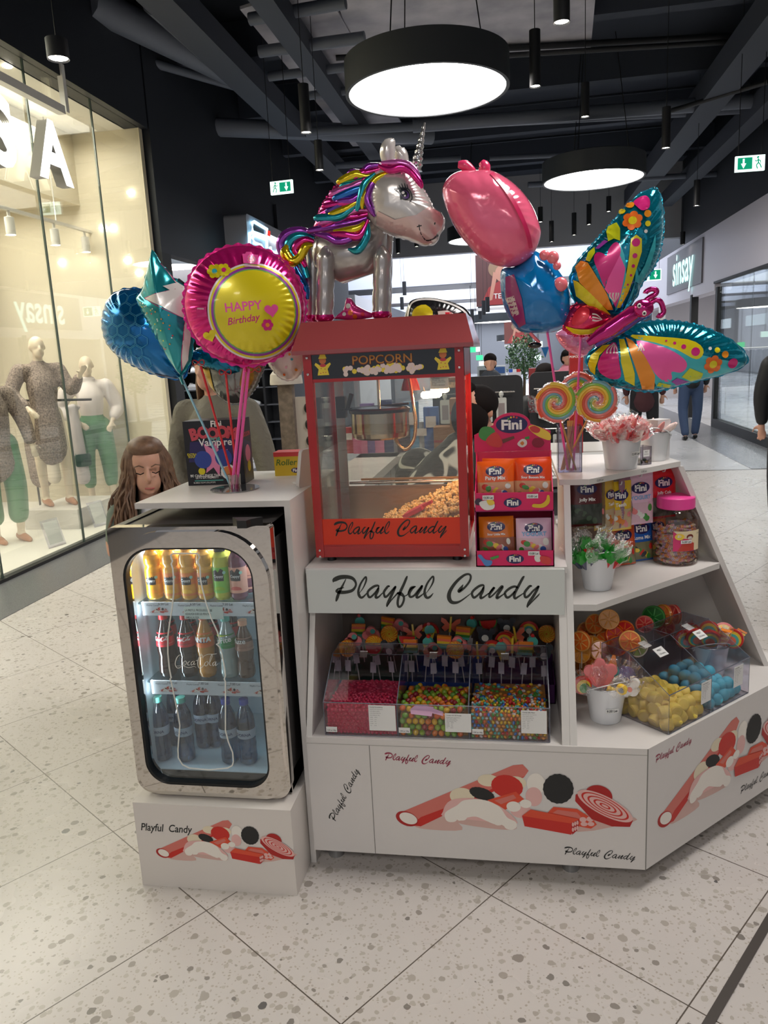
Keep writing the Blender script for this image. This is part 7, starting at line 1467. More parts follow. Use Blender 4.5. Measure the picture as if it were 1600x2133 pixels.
for (x, y), r in (((1335, 690), .015), ((1375, 700), .018), ((1395, 740), .012), ((1412, 828), .021)): b = MB(); b.ell(U3(x, y, 2.40), (r, r*.7, r), M('nub_salmon', (238, 120, 130), .25, coat=.5), 18, 12); b.build('side_pod', PG, 60)
a0, a1 = aty(1104, 693, 2.45), aty(1124, 714, 2.45); b = MB(); b.tube([a0, a1], .005, M('nub_salmon', (238, 120, 130), .25, coat=.5), 8); b.ell(aty(1114, 719, 2.45), (.021, .012, .010), M('pod_black', (20, 20, 22), .2, coat=.6), 18, 12); b.build('hanging_pod', PG, 60)
a = aty(1140, 690, 2.46); PT = (hx-.006, hy-.016, 1.206); b = MB(); b.cyl(a, PT, .0040, PNK, n=10); tag(b.build('balloon_stick', smooth=60, loc=PT), 'slanting pink stick from the blue balloon into the acrylic tower', 'stick')
b = MB(); q = aty(1136, 732, 2.47); b.add([q+V((-.012, 0, .012)), q+V((.012, 0, .014)), q+V((0, 0, -.02)), q+V((0, .006, .004))], [(0, 1, 2), (0, 1, 3), (1, 2, 3), (2, 0, 3)], PKB); b.build('pennant', PG)
t = thing('foil_balloon', aty(1200, 715, 2.62), 'pale pink balloon with light polka dots behind the butterfly small wing', 'balloon')
F = Foil(XF(2.62), catmull(pxf([(1160, 692), (1200, 680), (1240, 690), (1236, 720), (1216, 742), (1184, 732), (1164, 712)], 2.62), 4, True), pxf([(1200, 712)], 2.62)[0], .03, [foil_mat('polka', (226, 140, 180), .3, .2)], pk=.04, rim=0); b = MB(); F.build(b); b.build('balloon', t, 60); sf = F.surf(); b = MB()
for k in range(14): sf.disc(b, pxf([(1178+(k % 5)*12, 700+(k//5)*11+(k % 2)*4)], 2.62)[0], .0028, FR_['rose'], n=8)
b.build('balloon_print', t, 60)
# ---- black-and-white balloon behind the roof, pink starfish one on it
t = thing('foil_balloon', aty(912, 640, 2.68), 'black foil balloon with a white rim and yellow print peeking over the roof', 'balloon')
F = Foil(XF(2.68), catmull(pxf([(845, 700), (848, 640), (866, 622), (905, 620), (950, 632), (978, 652), (985, 700), (915, 740)], 2.68), 4, True), pxf([(915, 680)], 2.68)[0], .06, [foil_mat('black', (30, 30, 32), .3, .2)], pk=.04, rim=.0); b = MB(); F.build(b); b.build('balloon', t, 60); sf = F.surf(); b = MB()
sf.line(b, [(a, c_) for a, c_ in pxf([(850, 690), (854, 645), (868, 627), (905, 625), (948, 637), (974, 656), (979, 690)], 2.68)], .006, FR_['white']); sf.poly(b, pxf([(862, 652), (872, 640), (890, 636), (905, 650), (900, 665), (866, 665)], 2.68), FR_['yellow'], 2)
sf.poly(b, pxf([(915, 650), (935, 648), (950, 656), (944, 664), (918, 664)], 2.68), FR_['cream']); sf.poly(b, pxf([(930, 652), (942, 652), (946, 660), (932, 660)], 2.68), FR_['red']); b.build('balloon_print', t, 60)
t = thing('foil_balloon', aty(735, 655, 2.42), 'small pink starfish-shaped foil balloon between the unicorn legs on the roof', 'balloon')
F = Foil(XF(2.42), pxf([(694, 664), (716, 645), (722, 620), (732, 622), (742, 636), (765, 648), (782, 654), (776, 662), (735, 668)], 2.42), pxf([(735, 652)], 2.42)[0], .02, [foil_mat('star_pink', (226, 60, 140), .3, .2)], pk=.05, rim=0, N=120); b = MB(); F.build(b); b.build('balloon', t, 60); sf = F.surf(); b = MB()
for k, (x, y, r, m) in enumerate(((728, 638, .008, 'white'), (733, 652, .008, 'orangered'), (742, 660, .007, 'orangered'), (720, 655, .006, 'white'), (758, 655, .006, 'red'))): sf.disc(b, pxf([(x, y)], 2.42)[0], r, FR_[m])
b.build('balloon_print', t, 60)
# ================================================================ pink counter display
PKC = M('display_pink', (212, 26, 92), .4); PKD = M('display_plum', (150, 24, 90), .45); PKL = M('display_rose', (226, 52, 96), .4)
fy0 = 2.248; t = thing('candy_display', (-.005, fy0+.07, .966), 'two-tier bright pink card display of candy sachets with Fini ovals on the counter', 'display')
FFn = XF(fy0)
def PX(x, y, Y=fy0): q = aty(x, y, Y); return q.x, q.z
x0, zA = PX(992, 1181); x1, _ = PX(1155, 1181); zA = .967; zB = PX(1075, 1147)[1]; zC = PX(1075, 1063)[1]; zD = PX(1075, 1026)[1]; yb = 2.40
b = MB()
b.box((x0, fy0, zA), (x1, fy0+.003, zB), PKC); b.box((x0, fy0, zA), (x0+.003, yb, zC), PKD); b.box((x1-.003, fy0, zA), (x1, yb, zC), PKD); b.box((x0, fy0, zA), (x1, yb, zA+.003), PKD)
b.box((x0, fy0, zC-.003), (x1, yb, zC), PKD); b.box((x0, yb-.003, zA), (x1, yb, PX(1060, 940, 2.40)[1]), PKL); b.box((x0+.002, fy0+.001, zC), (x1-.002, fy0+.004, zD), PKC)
for x in (x0+.002, x1-.005): b.prism([(fy0, zC), (fy0, zD+.002), (yb, PX(1060, 940, 2.40)[1]), (yb, zC)], x, x+.003, PKC, Fr((0, 0, 0), (0, 1, 0), (0, 0, 1), (1, 0, 0)))
b.build('card_tray', t)
# header card
hc = (PX(1072, 890, 2.395)); hx0, hx1 = PX(988, 910, 2.395)[0], PX(1147, 905, 2.395)[0]; hz0, hz1 = PX(1060, 940, 2.395)[1], PX(1060, 902, 2.395)[1]; oc = PX(1066, 884, 2.395)
P = [(hx0, hz0), (hx1, hz0), (hx1, hz1+.003)]+[(oc[0]+.056*cos(a*pi/14), max(oc[1]+.036*sin(a*pi/14), hz1)) for a in range(0, 15)]+[(hx0, hz1-.003)]
b = MB(); b.prism(P, 0, .003, PKC, XF(2.397)); b.build('header_card', t)
fl = Surf(XF(2.394), lambda a, c: 0, 1.0); b = MB(); fini(fl, b, oc, .096)
def gb(P, m, sm=3): fl.poly(b, [PX(880+x*.2625, 640+y*.2625, 2.394) for x, y in P], m, sm)
gb([(450, 985), (480, 950), (540, 950), (578, 985), (560, 1030), (500, 1060), (452, 1030)], LC['green']); gb([(505, 1050), (575, 990), (625, 1040), (632, 1095), (600, 1112), (530, 1095)], LC['red']); gb([(630, 1050), (725, 1020), (732, 1040), (640, 1080)], M('sweet_brown', (110, 60, 50), .4), 1)
gb([(840, 950), (880, 935), (940, 955), (1012, 1000), (1012, 1055), (930, 1030), (870, 990)], LC['yellow']); gb([(850, 955), (890, 940), (935, 965), (920, 995), (875, 990)], LC['red']); gb([(868, 1075), (890, 1040), (940, 1040), (968, 1075), (940, 1110), (890, 1108)], M('sweet_maroon', (140, 20, 50), .4)); gb([(752, 1085), (790, 1045), (825, 1055), (828, 1090), (790, 1112)], LC['white']); gb([(775, 1078), (795, 1062), (808, 1080), (792, 1095)], LC['orange']); gb([(812, 1030), (848, 1022), (850, 1045), (815, 1048)], LC['green'], 1)
b.build('header_print', t)
fl = Surf(XF(fy0), lambda a, c: 0, 1.0); b = MB()
fini(fl, b, PX(1068, 1047), .052); fini(fl, b, PX(1073, 1164), .052)
def gb2(P, m, sm=3): fl.poly(b, [PX(880+x*.2625, 640+y*.2625) for x, y in P], m, sm)
gb2([(876, 1585), (880, 1560), (940, 1560), (980, 1530), (990, 1492), (1008, 1495), (1008, 1550), (960, 1588)], M('banana', (216, 178, 40), .4)); gb2([(440, 1970), (465, 1962), (500, 2000), (552, 2010), (545, 2045), (500, 2050), (470, 2010)], M('dolphin_blue', (80, 130, 190), .4)); gb2([(535, 1985), (605, 1965), (608, 1985), (550, 2005)], LC['green'], 1)
gb2([(888, 1980), (915, 1955), (942, 1975), (935, 2015), (900, 2015)], LC['white']); gb2([(935, 1975), (1000, 1980), (1022, 2010), (1000, 2042), (945, 2025)], LC['red']); gb2([(415, 1540), (440, 1515), (475, 1530), (470, 1565), (430, 1568)], M('sweet_blackb', (60, 40, 60), .4)); gb2([(450, 1550), (520, 1530), (572, 1560), (560, 1600), (490, 1605)], LC['white']); gb2([(510, 1530), (560, 1530), (572, 1560), (530, 1570)], LC['yellow'])
b.build('tray_print', t)
for x, y in ((1017, 1036), (1109, 1033), (1112, 1152)):
    c_ = PX(x, y); b = MB(); b.box((c_[0]-.0165, c_[1]-.0065, .0035), (c_[0]+.0165, c_[1]+.0065, .0042), PAPER, XF(fy0)); b.text('10.00 Lei', (c_[0], c_[1]-.0035), .0095, XF(fy0), INK, .0046, bold=.02, sx=.8); b.build('price_tag', t)
sw = [LC['green'], LC['pink'], LC['white'], LC['red'], LC['yellow'], M('sweet_blue', (60, 90, 160), .4)]
def sachet(px, py, Y, w, h, col, nm, ncol, lb, bandc=(206, 150, 110), tilt=0.0, th=.016, lean=.12):
    q = aty(px, py, Y); f = Fr(q, (cos(tilt), 0, sin(tilt)), (-sin(tilt), lean, cos(tilt))); f = Fr(q, f.u, f.v, V((0, -1, lean)))
    return pouch('candy_sachet', f, w, h, th, M('sachetb_%d_%d_%d' % col, col, .25, coat=.6), M('sachetb_%d_%d_%d' % col, col, .25, coat=.6), fdesign(nm, ncol, sw, M('band_%d_%d_%d' % bandc, bandc, .3, coat=.5), wl=.52), lb, 'sachet', 'candy sachets in the pink display')
OR_, OD_, LI_ = (232, 92, 24), (226, 70, 22), (226, 190, 212)
sachet(1040, 1036, 2.315, .105, .118, OR_, 'Party Mix', WOFF, 'orange Party Mix sachet, second from the front at upper left of the pink display', tilt=-.03)
sachet(1034, 1038, 2.285, .108, .112, OR_, 'Party Mix', WOFF, 'front orange Party Mix sachet at the upper left of the pink display', tilt=.02)
sachet(1112, 1034, 2.32, .108, .118, OD_, 'Sour Mix', WOFF, 'red-orange sachet behind the Sour Booom Mix one', tilt=.02)
sachet(1110, 1036, 2.29, .108, .114, OD_, 'Sour Booom Mix', WOFF, 'front red-orange Sour Booom Mix sachet at upper right of the pink display', tilt=-.02)
sachet(1040, 1150, 2.31, .102, .105, (200, 96, 20), 'Mix', WOFF, 'sachet behind the Sour Little Mix one in the lower tier')
sachet(1036, 1152, 2.275, .104, .112, (214, 112, 20), 'Sour Little Mix', WOFF, 'orange-brown Sour Little Mix sachet at lower left of the pink display', (150, 90, 70), .02)
sachet(1112, 1150, 2.31, .10, .106, (206, 150, 186), 'Yogurt', WOFF, 'lilac sachet directly behind the front YOGURT one')
sachet(1113, 1151, 2.275, .104, .104, LI_, 'YOGURT', M('name_blue', (120, 170, 210), .4), 'front pale lilac YOGURT sachet at lower right of the pink display', (214, 180, 190), .01)
# ---- black pop candy box on the side cabinet
q = atz(393, 1012, 1.2); q2 = atz(512, 1008, 1.2); d = V((q2.x-q.x, q2.y-q.y, 0)); wd = d.length; u = d.normalized(); fb = Fr((q.x, q.y, 1.2005), u, (0, 0, 1)); hh = aty(440, 876, q.y+.01).z-1.2
t = thing('candy_carton', fb.p(wd/2, 0, -.04), 'black and violet BOOOM pop candy carton behind the balloon sticks', 'box'); DKV = M('carton_black', (20, 18, 26), .35); VIO = M('carton_violet', (40, 30, 86), .35); PKT = M('carton_pink', (224, 130, 170), .4)
b = MB(); b.box((0, 0, -.11), (wd, hh, 0), DKV, fb); b.build('carton', t); b = MB()
b.poly([(.01, .08), (wd-.008, .08), (wd-.01, hh*.72), (.02, hh*.68)], fb, VIO, .0006)
b.text('Fini', (wd*.58, hh*.905), .028, fb, LWH, .0014, bold=.03); REDT = M('carton_red', (200, 70, 84), .4)
for k, ch in enumerate('BOOOM'): b.text(ch, (wd*(.2+.155*k), hh*(.72+.02*(k % 2))), .052, fb, REDT, .0014+.0002*k, bold=.06, sx=.92, rot=.2-.1*k)
b.text('POP', (wd*.55, hh*.675), .02, fb, LC['teal'], .0026, bold=.03); b.text('Vampire', (wd*.54, hh*.615), .034, fb, WOFF, .0028, bold=.015)
for cx_, cy_, r, m in ((.30, .40, .030, M('ball_blue', (44, 66, 150), .4)), (.66, .42, .030, M('ball_blue', (44, 66, 150), .4))): b.disc((wd*cx_, hh*cy_), r, fb, m, .0018)
b.add([fb.p(wd*.5+.055*cos(a*pi/7)*(1 if a % 2 else .5), hh*.42+.065*sin(a*pi/7)*(1 if a % 2 else .5), .0012) for a in range(14)], [tuple(range(14))], PKT)
b.disc((wd*.26, hh*.22), .012, fb, FR_['yellow'], .0016); b.disc((wd*.72, hh*.20), .026, fb, WOFF, .0016); b.disc((wd*.72, hh*.20), .019, fb, LC['orange'], .0020)
b.text('EXTRA', (wd*.12, hh*.47), .011, fb, FR_['yellow'], .0018, bold=.02); b.text('SOUR', (wd*.12, hh*.435), .011, fb, FR_['yellow'], .0018, bold=.02); b.text('BE CHALLENGE THAT!', (wd*.34, hh*.135), .0115, fb, WOFF, .0018, bold=.02); b.text('LETS EXTREMIST!', (wd*.34, hh*.105), .0105, fb, WOFF, .0018, bold=.02)
b.poly([(wd*.12, hh*.065), (wd*.62, hh*.065), (wd*.62, hh*.08), (wd*.12, hh*.08)], fb, LC['teal'], .0016); b.text('BUBBLE GUM LOLLIPOPS', (wd*.1, hh*.03), .007, fb, WOFF, .0016, 'L')
b.build('carton_print', t)
fs = Fr(fb.p(wd, 0, 0), -fb.n, (0, 0, 1), fb.u); b = MB(); b.poly([(.01, .03), (.10, .05), (.10, hh*.6), (.01, hh*.7)], fs, VIO, .0005); b.disc((.055, hh*.45), .03, fs, PKT, .0009); b.disc((.06, hh*.25), .02, fs, FR_['yellow'], .0009); b.text('BOOOM', (.055, hh*.72), .022, fs, REDT, .0012, bold=.04); b.build('side_print', t)
# yellow roller box, tablet stand, counter items behind
q = aty(598, 990, 2.72); b = MB(); b.box((-1.12, 2.6, 0), (-.68, 2.86, q.z-.002), WHITE2); tag(b.build('rear_cabinet', loc=(-.9, 2.73, 0)), 'plain white low cabinet behind the balloon cabinet carrying the yellow carton', 'cabinet'); t = thing('candy_carton', (q.x, 2.78, 1.2), 'yellow Roller candy carton behind the side cabinet, left of the popcorn machine', 'box'); f = Fr((q.x, 2.72, q.z), V((1, .05, 0)), (0, 0, 1))
b = MB(); b.box((-.045, -.005, -.08), (.055, .085, 0), M('carton_yellow', (206, 176, 40), .4), f); b.box((-.046, .07, -.081), (.056, .086, .001), M('carton_redtop', (196, 60, 60), .4), f); b.build('carton', t); b = MB(); b.text('Roller', (.002, .038), .032, f, M('roller_green', (70, 110, 40), .4), .0012, bold=.01, shear=.2); fini(Surf(f, lambda a, c: 0, 1), b, (.035, .018), .035); b.build('carton_print', t)
q = atz(624, 1016, 1.2); t = thing('tablet_stand', (q.x, q.y+.01, 1.2), 'white tablet seen edge-on leaning beside the popcorn machine', 'tablet'); f = Fr((q.x, q.y, 1.2005), V((.35, .93, 0)), V((.16, -.03, 1)))
b = MB(); b.rbox((-.012, 0, -.006), (.11, .125, .006), .012, M('tablet_grey', (196, 194, 192), .3), f); b.rbox((-.008, .004, -.0075), (.106, .121, -.006), .010, WHITE2, f); b.build('tablet', t, 35)
b = MB(); b.box((.03, 0, -.05), (.08, .004, -.004), WHITE2, f); b.build('foot', t)
# ================================================================ left shop window
CRE = M('shop_cream', (216, 206, 184), .7); CRE2 = M('shop_white', (222, 218, 210), .6)
XW = -4.03
def slab(nm, lo, hi, m): b = MB(); b.box(lo, hi, m); return struct(b.build(nm))
slab('wall_left_end', (-9, 8.56, 0), (XW, 8.64, 4.2), CRE); slab('wall_left_inner', (-6.6, -8, 0), (-6.5, 8.6, 4.2), CRE)
slab('ceiling_shop_left', (-9, -8, 4.2), (XW-.15, 8.6, 4.25), CRE2); slab('floor_window_deck', (-6.5, -8, .004), (XW-.03, 8.56, .05), CRE2)
slab('trim_window_base', (XW-.03, -8, .004), (XW+.03, 8.6, .03), M('trim_dark_metal', (60, 60, 60), .4, .6))
slab('wall_left_soffit_inner', (-6.5, 7.0, 3.45), (-4.83, 8.56, 4.2), CRE)
for ya, yb in ((8.6, 7.57), (7.55, 6.5), (6.48, 5.3), (5.28, 4.0), (3.98, 2.4), (2.38, .6)):
    b = MB(); b.box((XW-.006, yb+.005, .03), (XW+.006, ya-.005, 4.2), MG('store_glass', (246, 248, 244), .035, .01, k=.2)); struct(b.build('window_left'))
    if ya < 8.5: b = MB(); b.box((XW-.008, ya-.004, .03), (XW+.008, ya+.012, 4.2), M('glass_joint', (70, 84, 78), .4)); struct(b.build('trim_glass_joint'))
arealight('window_light', (-5.1, 6.4, 4.1), 1.6, 3.6, 150, (1, .95, .86)); arealight('window_light_near', (-5.1, 2, 4.1), 1.6, 4, 110, (1, .95, .86)); arealight('window_light_deck', (-5.4, 7.4, 3.4), 1.2, 1.6, 30, (1, .95, .86))
# sign letters hung from a rail
SGW = ME('letter_white', (255, 255, 252), 2.6); SGM = M('sign_rail', (226, 224, 218), .4)
t = thing('shop_sign', (XW+.12, 6.6, 3.2), 'big white lit shop letters S and A hanging from a rail at upper left', 'sign')
fr = Fr((XW+.16, 0, 0), (0, 1, 0), (0, 0, 1), (1, 0, 0))
for ch, px, py, sz in (('S', 12, 340, .70), ('A', 120, 374, .66)):
    q = atx(px, py, XW+.16); b = MB(); b.text(ch, (q.y, q.z), sz, fr, SGW, 0, 'C', .035); b.text(ch, (q.y, q.z), sz, fr, SGM, -.10, 'C', .035)
    for k in range(6): b.text(ch, (q.y, q.z), sz, fr, SGM, -.016*k-.004, 'C', .034)
    b.build('letter', t)
a, c = atx(0, 190, XW+.08), atx(126, 268, XW+.08); b = MB(); b.box((XW+.05, a.y-.6, 3.86), (XW+.12, c.y+.05, 3.93), SGM); b.box((XW+.05, 6.93, 3.9), (XW+.10, 6.98, 4.3), SGM); b.build('rail', t)
# ---- body builder
def blob(nm, parts, mat, parent, fr, vox=.014, sm=3):
    b = MB()
    for p in parts:
        if p[0] == 'e': b.ell(fr.p(*p[1]), p[2], mat, 20, 14, fr)
        else:
            P, R = p; Q = catmull([tuple(a)+(r,) for a, r in zip(P, R)], 4) if len(P) > 2 else [tuple(a)+(r,) for a, r in zip(P, R)]
            b.tube([fr.p(*q[:3]) for q in Q], [q[3] for q in Q], mat, 14)
            for q in (Q[0], Q[-1]): b.ell(fr.p(*q[:3]), q[3]*.98, mat, 12, 8, fr)
    o = b.build(nm, parent, 180, loc=fr.o)
    m = o.modifiers.new('join', 'REMESH'); m.mode = 'VOXEL'; m.voxel_size = vox; m.use_smooth_shade = True
    s = o.modifiers.new('soften', 'SMOOTH'); s.iterations = sm; s.factor = .5
    return o
def head(k, z, tilt=0.0, fx=0.0):
    """skull, jaw, nose, lips, ears, neck; fr: x right, y up(z), z towards the face (n)"""
    q = lambda a, b_, c: (fx+a*k, z+b_*k-c*k*tilt, c*k+.02*k)
    return [('e', q(0, .02, -.01), (.074*k, .092*k, .092*k)), ('e', q(0, -.055, .03), (.052*k, .060*k, .058*k)), ([q(0, .01, .088), q(0, -.025, .104), q(0, -.032, .092)], [.008*k, .013*k, .010*k]), ('e', q(0, -.062, .082), (.022*k, .007*k, .010*k)), ('e', q(0, -.088, .070), (.020*k, .014*k, .016*k)),
            ('e', q(-.076, -.005, 0), (.010*k, .028*k, .016*k)), ('e', q(.076, -.005, 0), (.010*k, .028*k, .016*k)), ([q(0, -.05, -.02), q(0, -.20, -.03)], [.046*k, .052*k])]
def arm(s, sh, el, wr, k=1.0): return ([sh, el, wr], [.052*k, .040*k, .026*k])
def hand(wr, d, s=1, k=1.0, curl=.3, side=1):
    """palm and five fingers from the wrist along d"""
    d = V(d).normalized(); x = d.cross(V((0, 0, 1))); x = x.normalized() if x.length > .1 else V((1, 0, 0)); n = x.cross(d); w = V(wr)
    P = [([tuple(w), tuple(w+d*.045*k), tuple(w+d*.085*k)], [.022*k, .032*k*.8, .030*k*.8])]
    for i, (o, l) in enumerate(((-.028, .062), (-.010, .074), (.009, .070), (.027, .055))):
        a = w+d*.080*k+x*o*k; m = a+d*l*.5*k-n*curl*.012*k; e = m+d*l*.45*k-n*curl*.035*k; P.append(([tuple(a), tuple(m), tuple(e)], [.0095*k, .0088*k, .0075*k]))
    a = w+d*.03*k+x*side*.026*k; P.append(([tuple(a), tuple(a+(d*.5+x*side*.8)*.034*k), tuple(a+(d*1.1+x*side*.9)*.05*k)], [.012*k, .0105*k, .0085*k])); return P
MAN = M('mannequin', (224, 208, 186), .35, sss=.05)
def F0(loc, rz, k): return Fr(loc, (cos(rz), sin(rz), 0), (0, 0, 1), (sin(rz), -cos(rz), 0))
# frame axes for bodies: (x right, z up, towards face)
def base_body(t, fr, mat, hz=1.62, armL=None, armR=None, legs=((-.10, -.02, .0), (.10, .02, .06)), k=1.0, vox=.013, hk=1.0, sh=.18):
    B = head(hk, hz)
    B += [([(0, hz-.22, -.02), (0, 1.28, 0), (0, 1.08, 0), (0, .95, 0)], [.06, .125, .105, .135]), ([(-sh, hz-.235, -.02), (sh, hz-.235, -.02)], [.052, .052])]
    for (fx, fz, kn), s_ in zip(legs, (-1, 1)):
        B.append(([(s_*.085, .95, 0), (s_*.09+fx*.3, .50, .03+kn), (fx, .10, fz)], [.088, .058, .036])); B.append(([(fx, .07, fz-.02), (fx, .035, fz+.06), (fx, .02, fz+.14)], [.036, .034, .022]))
    for A, s_ in ((armL, -1), (armR, 1)):
        if A: B.append(arm(s_, (s_*sh, hz-.235, -.02), A[0], A[1])); B += hand(A[1], V(A[1])-V(A[0]), side=-s_)
    return blob('body', B, mat, t, fr, vox)
TWD = M('tweed', (176, 158, 146), .85, var=(70, (84, 72, 66), .35), bump=(90, .5)); GRS = M('green_satin', (92, 140, 100), .4, bump=(5, .4, .03)); SHW = M('shirt_white', (224, 214, 212), .7, bump=(7, .5, .02)); TAN = M('tan_shoe', (176, 120, 88), .25)
def shoes(t, fr, legs, m):
    for fx, fz, _ in legs: blob('shoe', [([(fx, .045, fz-.035), (fx, .035, fz+.06), (fx, .02, fz+.155)], [.040, .037, .024]), ([(fx, .05, fz-.05), (fx, .004, fz-.055)], [.012, .006])], m, t, fr, .007, 1)
fp = atz(215, 1052, .05); t = thing('mannequin', fp, 'rightmost mannequin in a white shirt and green cropped trousers, hand on hip', 'mannequin'); fr = F0(fp, R_(38), 1)
LG = ((-.10, -.03, 0), (.12, .06, .03)); AL, AR = ((-.34, 1.17, -.10), (-.17, 1.0, .06)), ((.30, 1.15, -.05), (.20, .98, .08))
base_body(t, fr, MAN, 1.62, AL, AR, LG)
blob('shirt', [([(0, 1.43, -.02), (0, 1.27, .01), (0, 1.06, 0)], [.085, .148, .122]), ([(-.19, 1.39, -.02), (.19, 1.39, -.02)], [.072, .072]), ([(-.19, 1.39, -.02), AL[0], (-.24, 1.06, -.0)], [.085, .088, .062]), ([(.19, 1.39, -.02), AR[0], (.24, 1.04, .03)], [.085, .085, .06]), ([(-.05, 1.47, .03), (.05, 1.47, .03)], [.03, .03])], SHW, t, fr)
blob('trousers', [([(0, 1.08, 0), (0, .95, 0)], [.118, .150]), ([(-.09, .93, 0), (-.12, .55, .03), (-.11, .28, .0)], [.115, .095, .072]), ([(.09, .93, 0), (.12, .55, .05), (.12, .28, .05)], [.115, .095, .072])], GRS, t, fr); shoes(t, fr, LG, TAN)
fp = atz(120, 1050, .25); t = thing('mannequin', fp, 'mannequin in a tweed jacket and skirt on a white plinth, hand raised', 'mannequin'); fr = F0(fp, R_(50), 1)
LG = ((-.09, -.04, 0), (.11, .08, .03)); AL, AR = ((-.30, 1.18, .02), (-.22, 1.02, .22)), ((.27, 1.18, .08), (.30, 1.33, .30))
base_body(t, fr, MAN, 1.62, AL, AR, LG)
blob('jacket', [([(0, 1.43, -.02), (0, 1.25, .01), (0, 1.05, 0), (0, .90, 0)], [.085, .150, .132, .155]), ([(-.19, 1.39, -.02), (.19, 1.39, -.02)], [.072, .072]), ([(-.19, 1.39, -.02), AL[0], (-.24, 1.05, .17)], [.080, .072, .055]), ([(.19, 1.39, -.02), AR[0], (.295, 1.29, .24)], [.080, .068, .05])], TWD, t, fr)
blob('skirt', [([(0, .95, 0), (0, .78, .01), (0, .58, .02)], [.150, .165, .172])], TWD, t, fr); shoes(t, fr, LG, TAN)
fp = atz(48, 1128, .05); fp.x -= .15; t = thing('mannequin', fp, 'leftmost mannequin in a long tweed coat over green trousers, behind the glass joint', 'mannequin'); fr = F0(fp, R_(60), 1)
LG = ((-.09, -.02, 0), (.11, .05, .03)); AL, AR = ((-.30, 1.15, -.03), (-.28, .92, .08)), ((.28, 1.15, .03), (.30, .92, .10)); base_body(t, fr, MAN, 1.62, AL, AR, LG)
blob('coat', [([(0, 1.43, -.02), (0, 1.25, .01), (0, 1.0, 0), (0, .74, 0)], [.085, .152, .150, .175]), ([(-.19, 1.39, -.02), (.19, 1.39, -.02)], [.072, .072]), ([(-.19, 1.39, -.02), AL[0], (-.28, .95, .07)], [.080, .072, .058]), ([(.19, 1.39, -.02), AR[0], (.30, .95, .09)], [.080, .072, .058])], TWD, t, fr)
blob('trousers', [([(-.09, .93, 0), (-.12, .55, .03), (-.10, .25, .0)], [.12, .10, .09]), ([(.09, .93, 0), (.12, .55, .05), (.11, .25, .05)], [.12, .10, .09])], GRS, t, fr); shoes(t, fr, LG, TAN)
q = atz(62, 1106, .05); o = MB(); o.box((-4.95, 6.95, .05), (-4.35, 7.75, .25), WHITE); tag(o.build('display_plinth', loc=(-4.65, 7.3, .05)), 'low white plinth block under the tweed mannequin', 'plinth')
# clothes rail with bag, niche, price stands, track lights
t = thing('clothes_rail', (-5.2, 8.1, .05), 'dark clothes rail with a pale garment hanging behind the mannequins', 'rail'); a, c = aty(40, 835, 7.95), aty(190, 832, 7.95)
b = MB(); b.cyl(a, c, .014, BLK, n=10); b.build('rail', t, 60); b = MB(); b.cyl(V((a.x+.08, 7.95, .05)), V((a.x+.08, 7.95, a.z)), .012, BLK, n=10); b.build('post', t, 60)
for px, m, w in ((62, TWD, .16), (88, M('garment_cream', (216, 206, 190), .8), .10), (150, M('garment_grey', (196, 188, 190), .8, bump=(6, .6, .03)), .10)):
    q = aty(px, 838, 7.95); f = Fr((q.x, 7.95, q.z), (.6, .8, 0), (0, 0, 1)); blob('garment', [([(-w*.6, -.06, 0), (w*.6, -.06, 0)], [.03, .03]), ([(0, -.06, 0), (0, -.4, 0), (.02, -.86, 0)], [w*.5, w*.75, w*.8])], m, t, f, .02)
q = aty(172, 955, 7.93); t = thing('handbag', q, 'dark green shoulder bag hanging beside the white shirt mannequin', 'bag'); GB = M('bag_green', (40, 74, 56), .35); f = Fr(q, (.7, .7, 0), (0, 0, 1)); b = MB(); b.rbox((-.085, -.09, -.03), (.085, .05, .03), .03, GB, f); b.rbox((-.087, -.03, .028), (.087, .052, .036), .03, GB, f); b.build('bag', t, 35)
b = MB(); q2 = aty(158, 833, 7.95); b.tube([f.p(-.07, .04, 0), q2, f.p(.07, .04, 0)], .004, GB, 6); b.build('strap', t, 60)
for px, py, lb in ((120, 1128, 'clear price stand with a sheet on the window deck, nearer one'), (212, 1085, 'clear price stand near the fridge corner, farther one')):
    q = atz(px, py+10, .05); f = Fr(q, (.25, .97, 0), (-.25, .05, .9)); b = MB(); b.box((-.10, 0, 0), (.10, .26, .006), ACR, f); b.box((-.08, .03, .007), (.08, .24, .009), PAPER, f); tag(b.build('price_stand', loc=q), lb, 'stand')
NL = ME('niche_light', (255, 248, 232), 3.0); t = thing('wall_niche', (-6.2, 7.2, .05), 'tall white niche cabinet with lit edges and a cornice at far left', 'cabinet')
b = MB(); b.box((-6.48, 6.2, .05), (-6.1, 6.3, 2.7), CRE2); b.box((-6.48, 7.9, .05), (-6.1, 8.0, 2.7), CRE2); b.box((-6.48, 6.1, 2.7), (-6.0, 8.1, 2.8), CRE2); b.box((-6.48, 6.0, 2.8), (-5.9, 8.2, 2.95), CRE2); b.build('frame', t)
for y in (6.32, 7.86): b = MB(); b.box((-6.12, y, .4), (-6.095, y+.025, 2.6), NL); b.build('light_strip', t)
b = MB(); b.box((-6.12, 6.32, 2.6), (-6.095, 7.88, 2.625), NL); b.build('light_strip', t)
TRW = M('track_white', (206, 202, 194), .4); t = thing('light_track', (-5.0, 7.4, 3.1), 'white ceiling track with cylinder spots inside the left shop window', 'light track')
A_, C_ = atx(0, 430, -4.75), atx(245, 505, -4.75); zt_ = (A_.z+C_.z)/2; b = MB(); b.box((-4.77, A_.y-1, zt_), (-4.73, C_.y, zt_+.03), TRW); b.build('track', t)
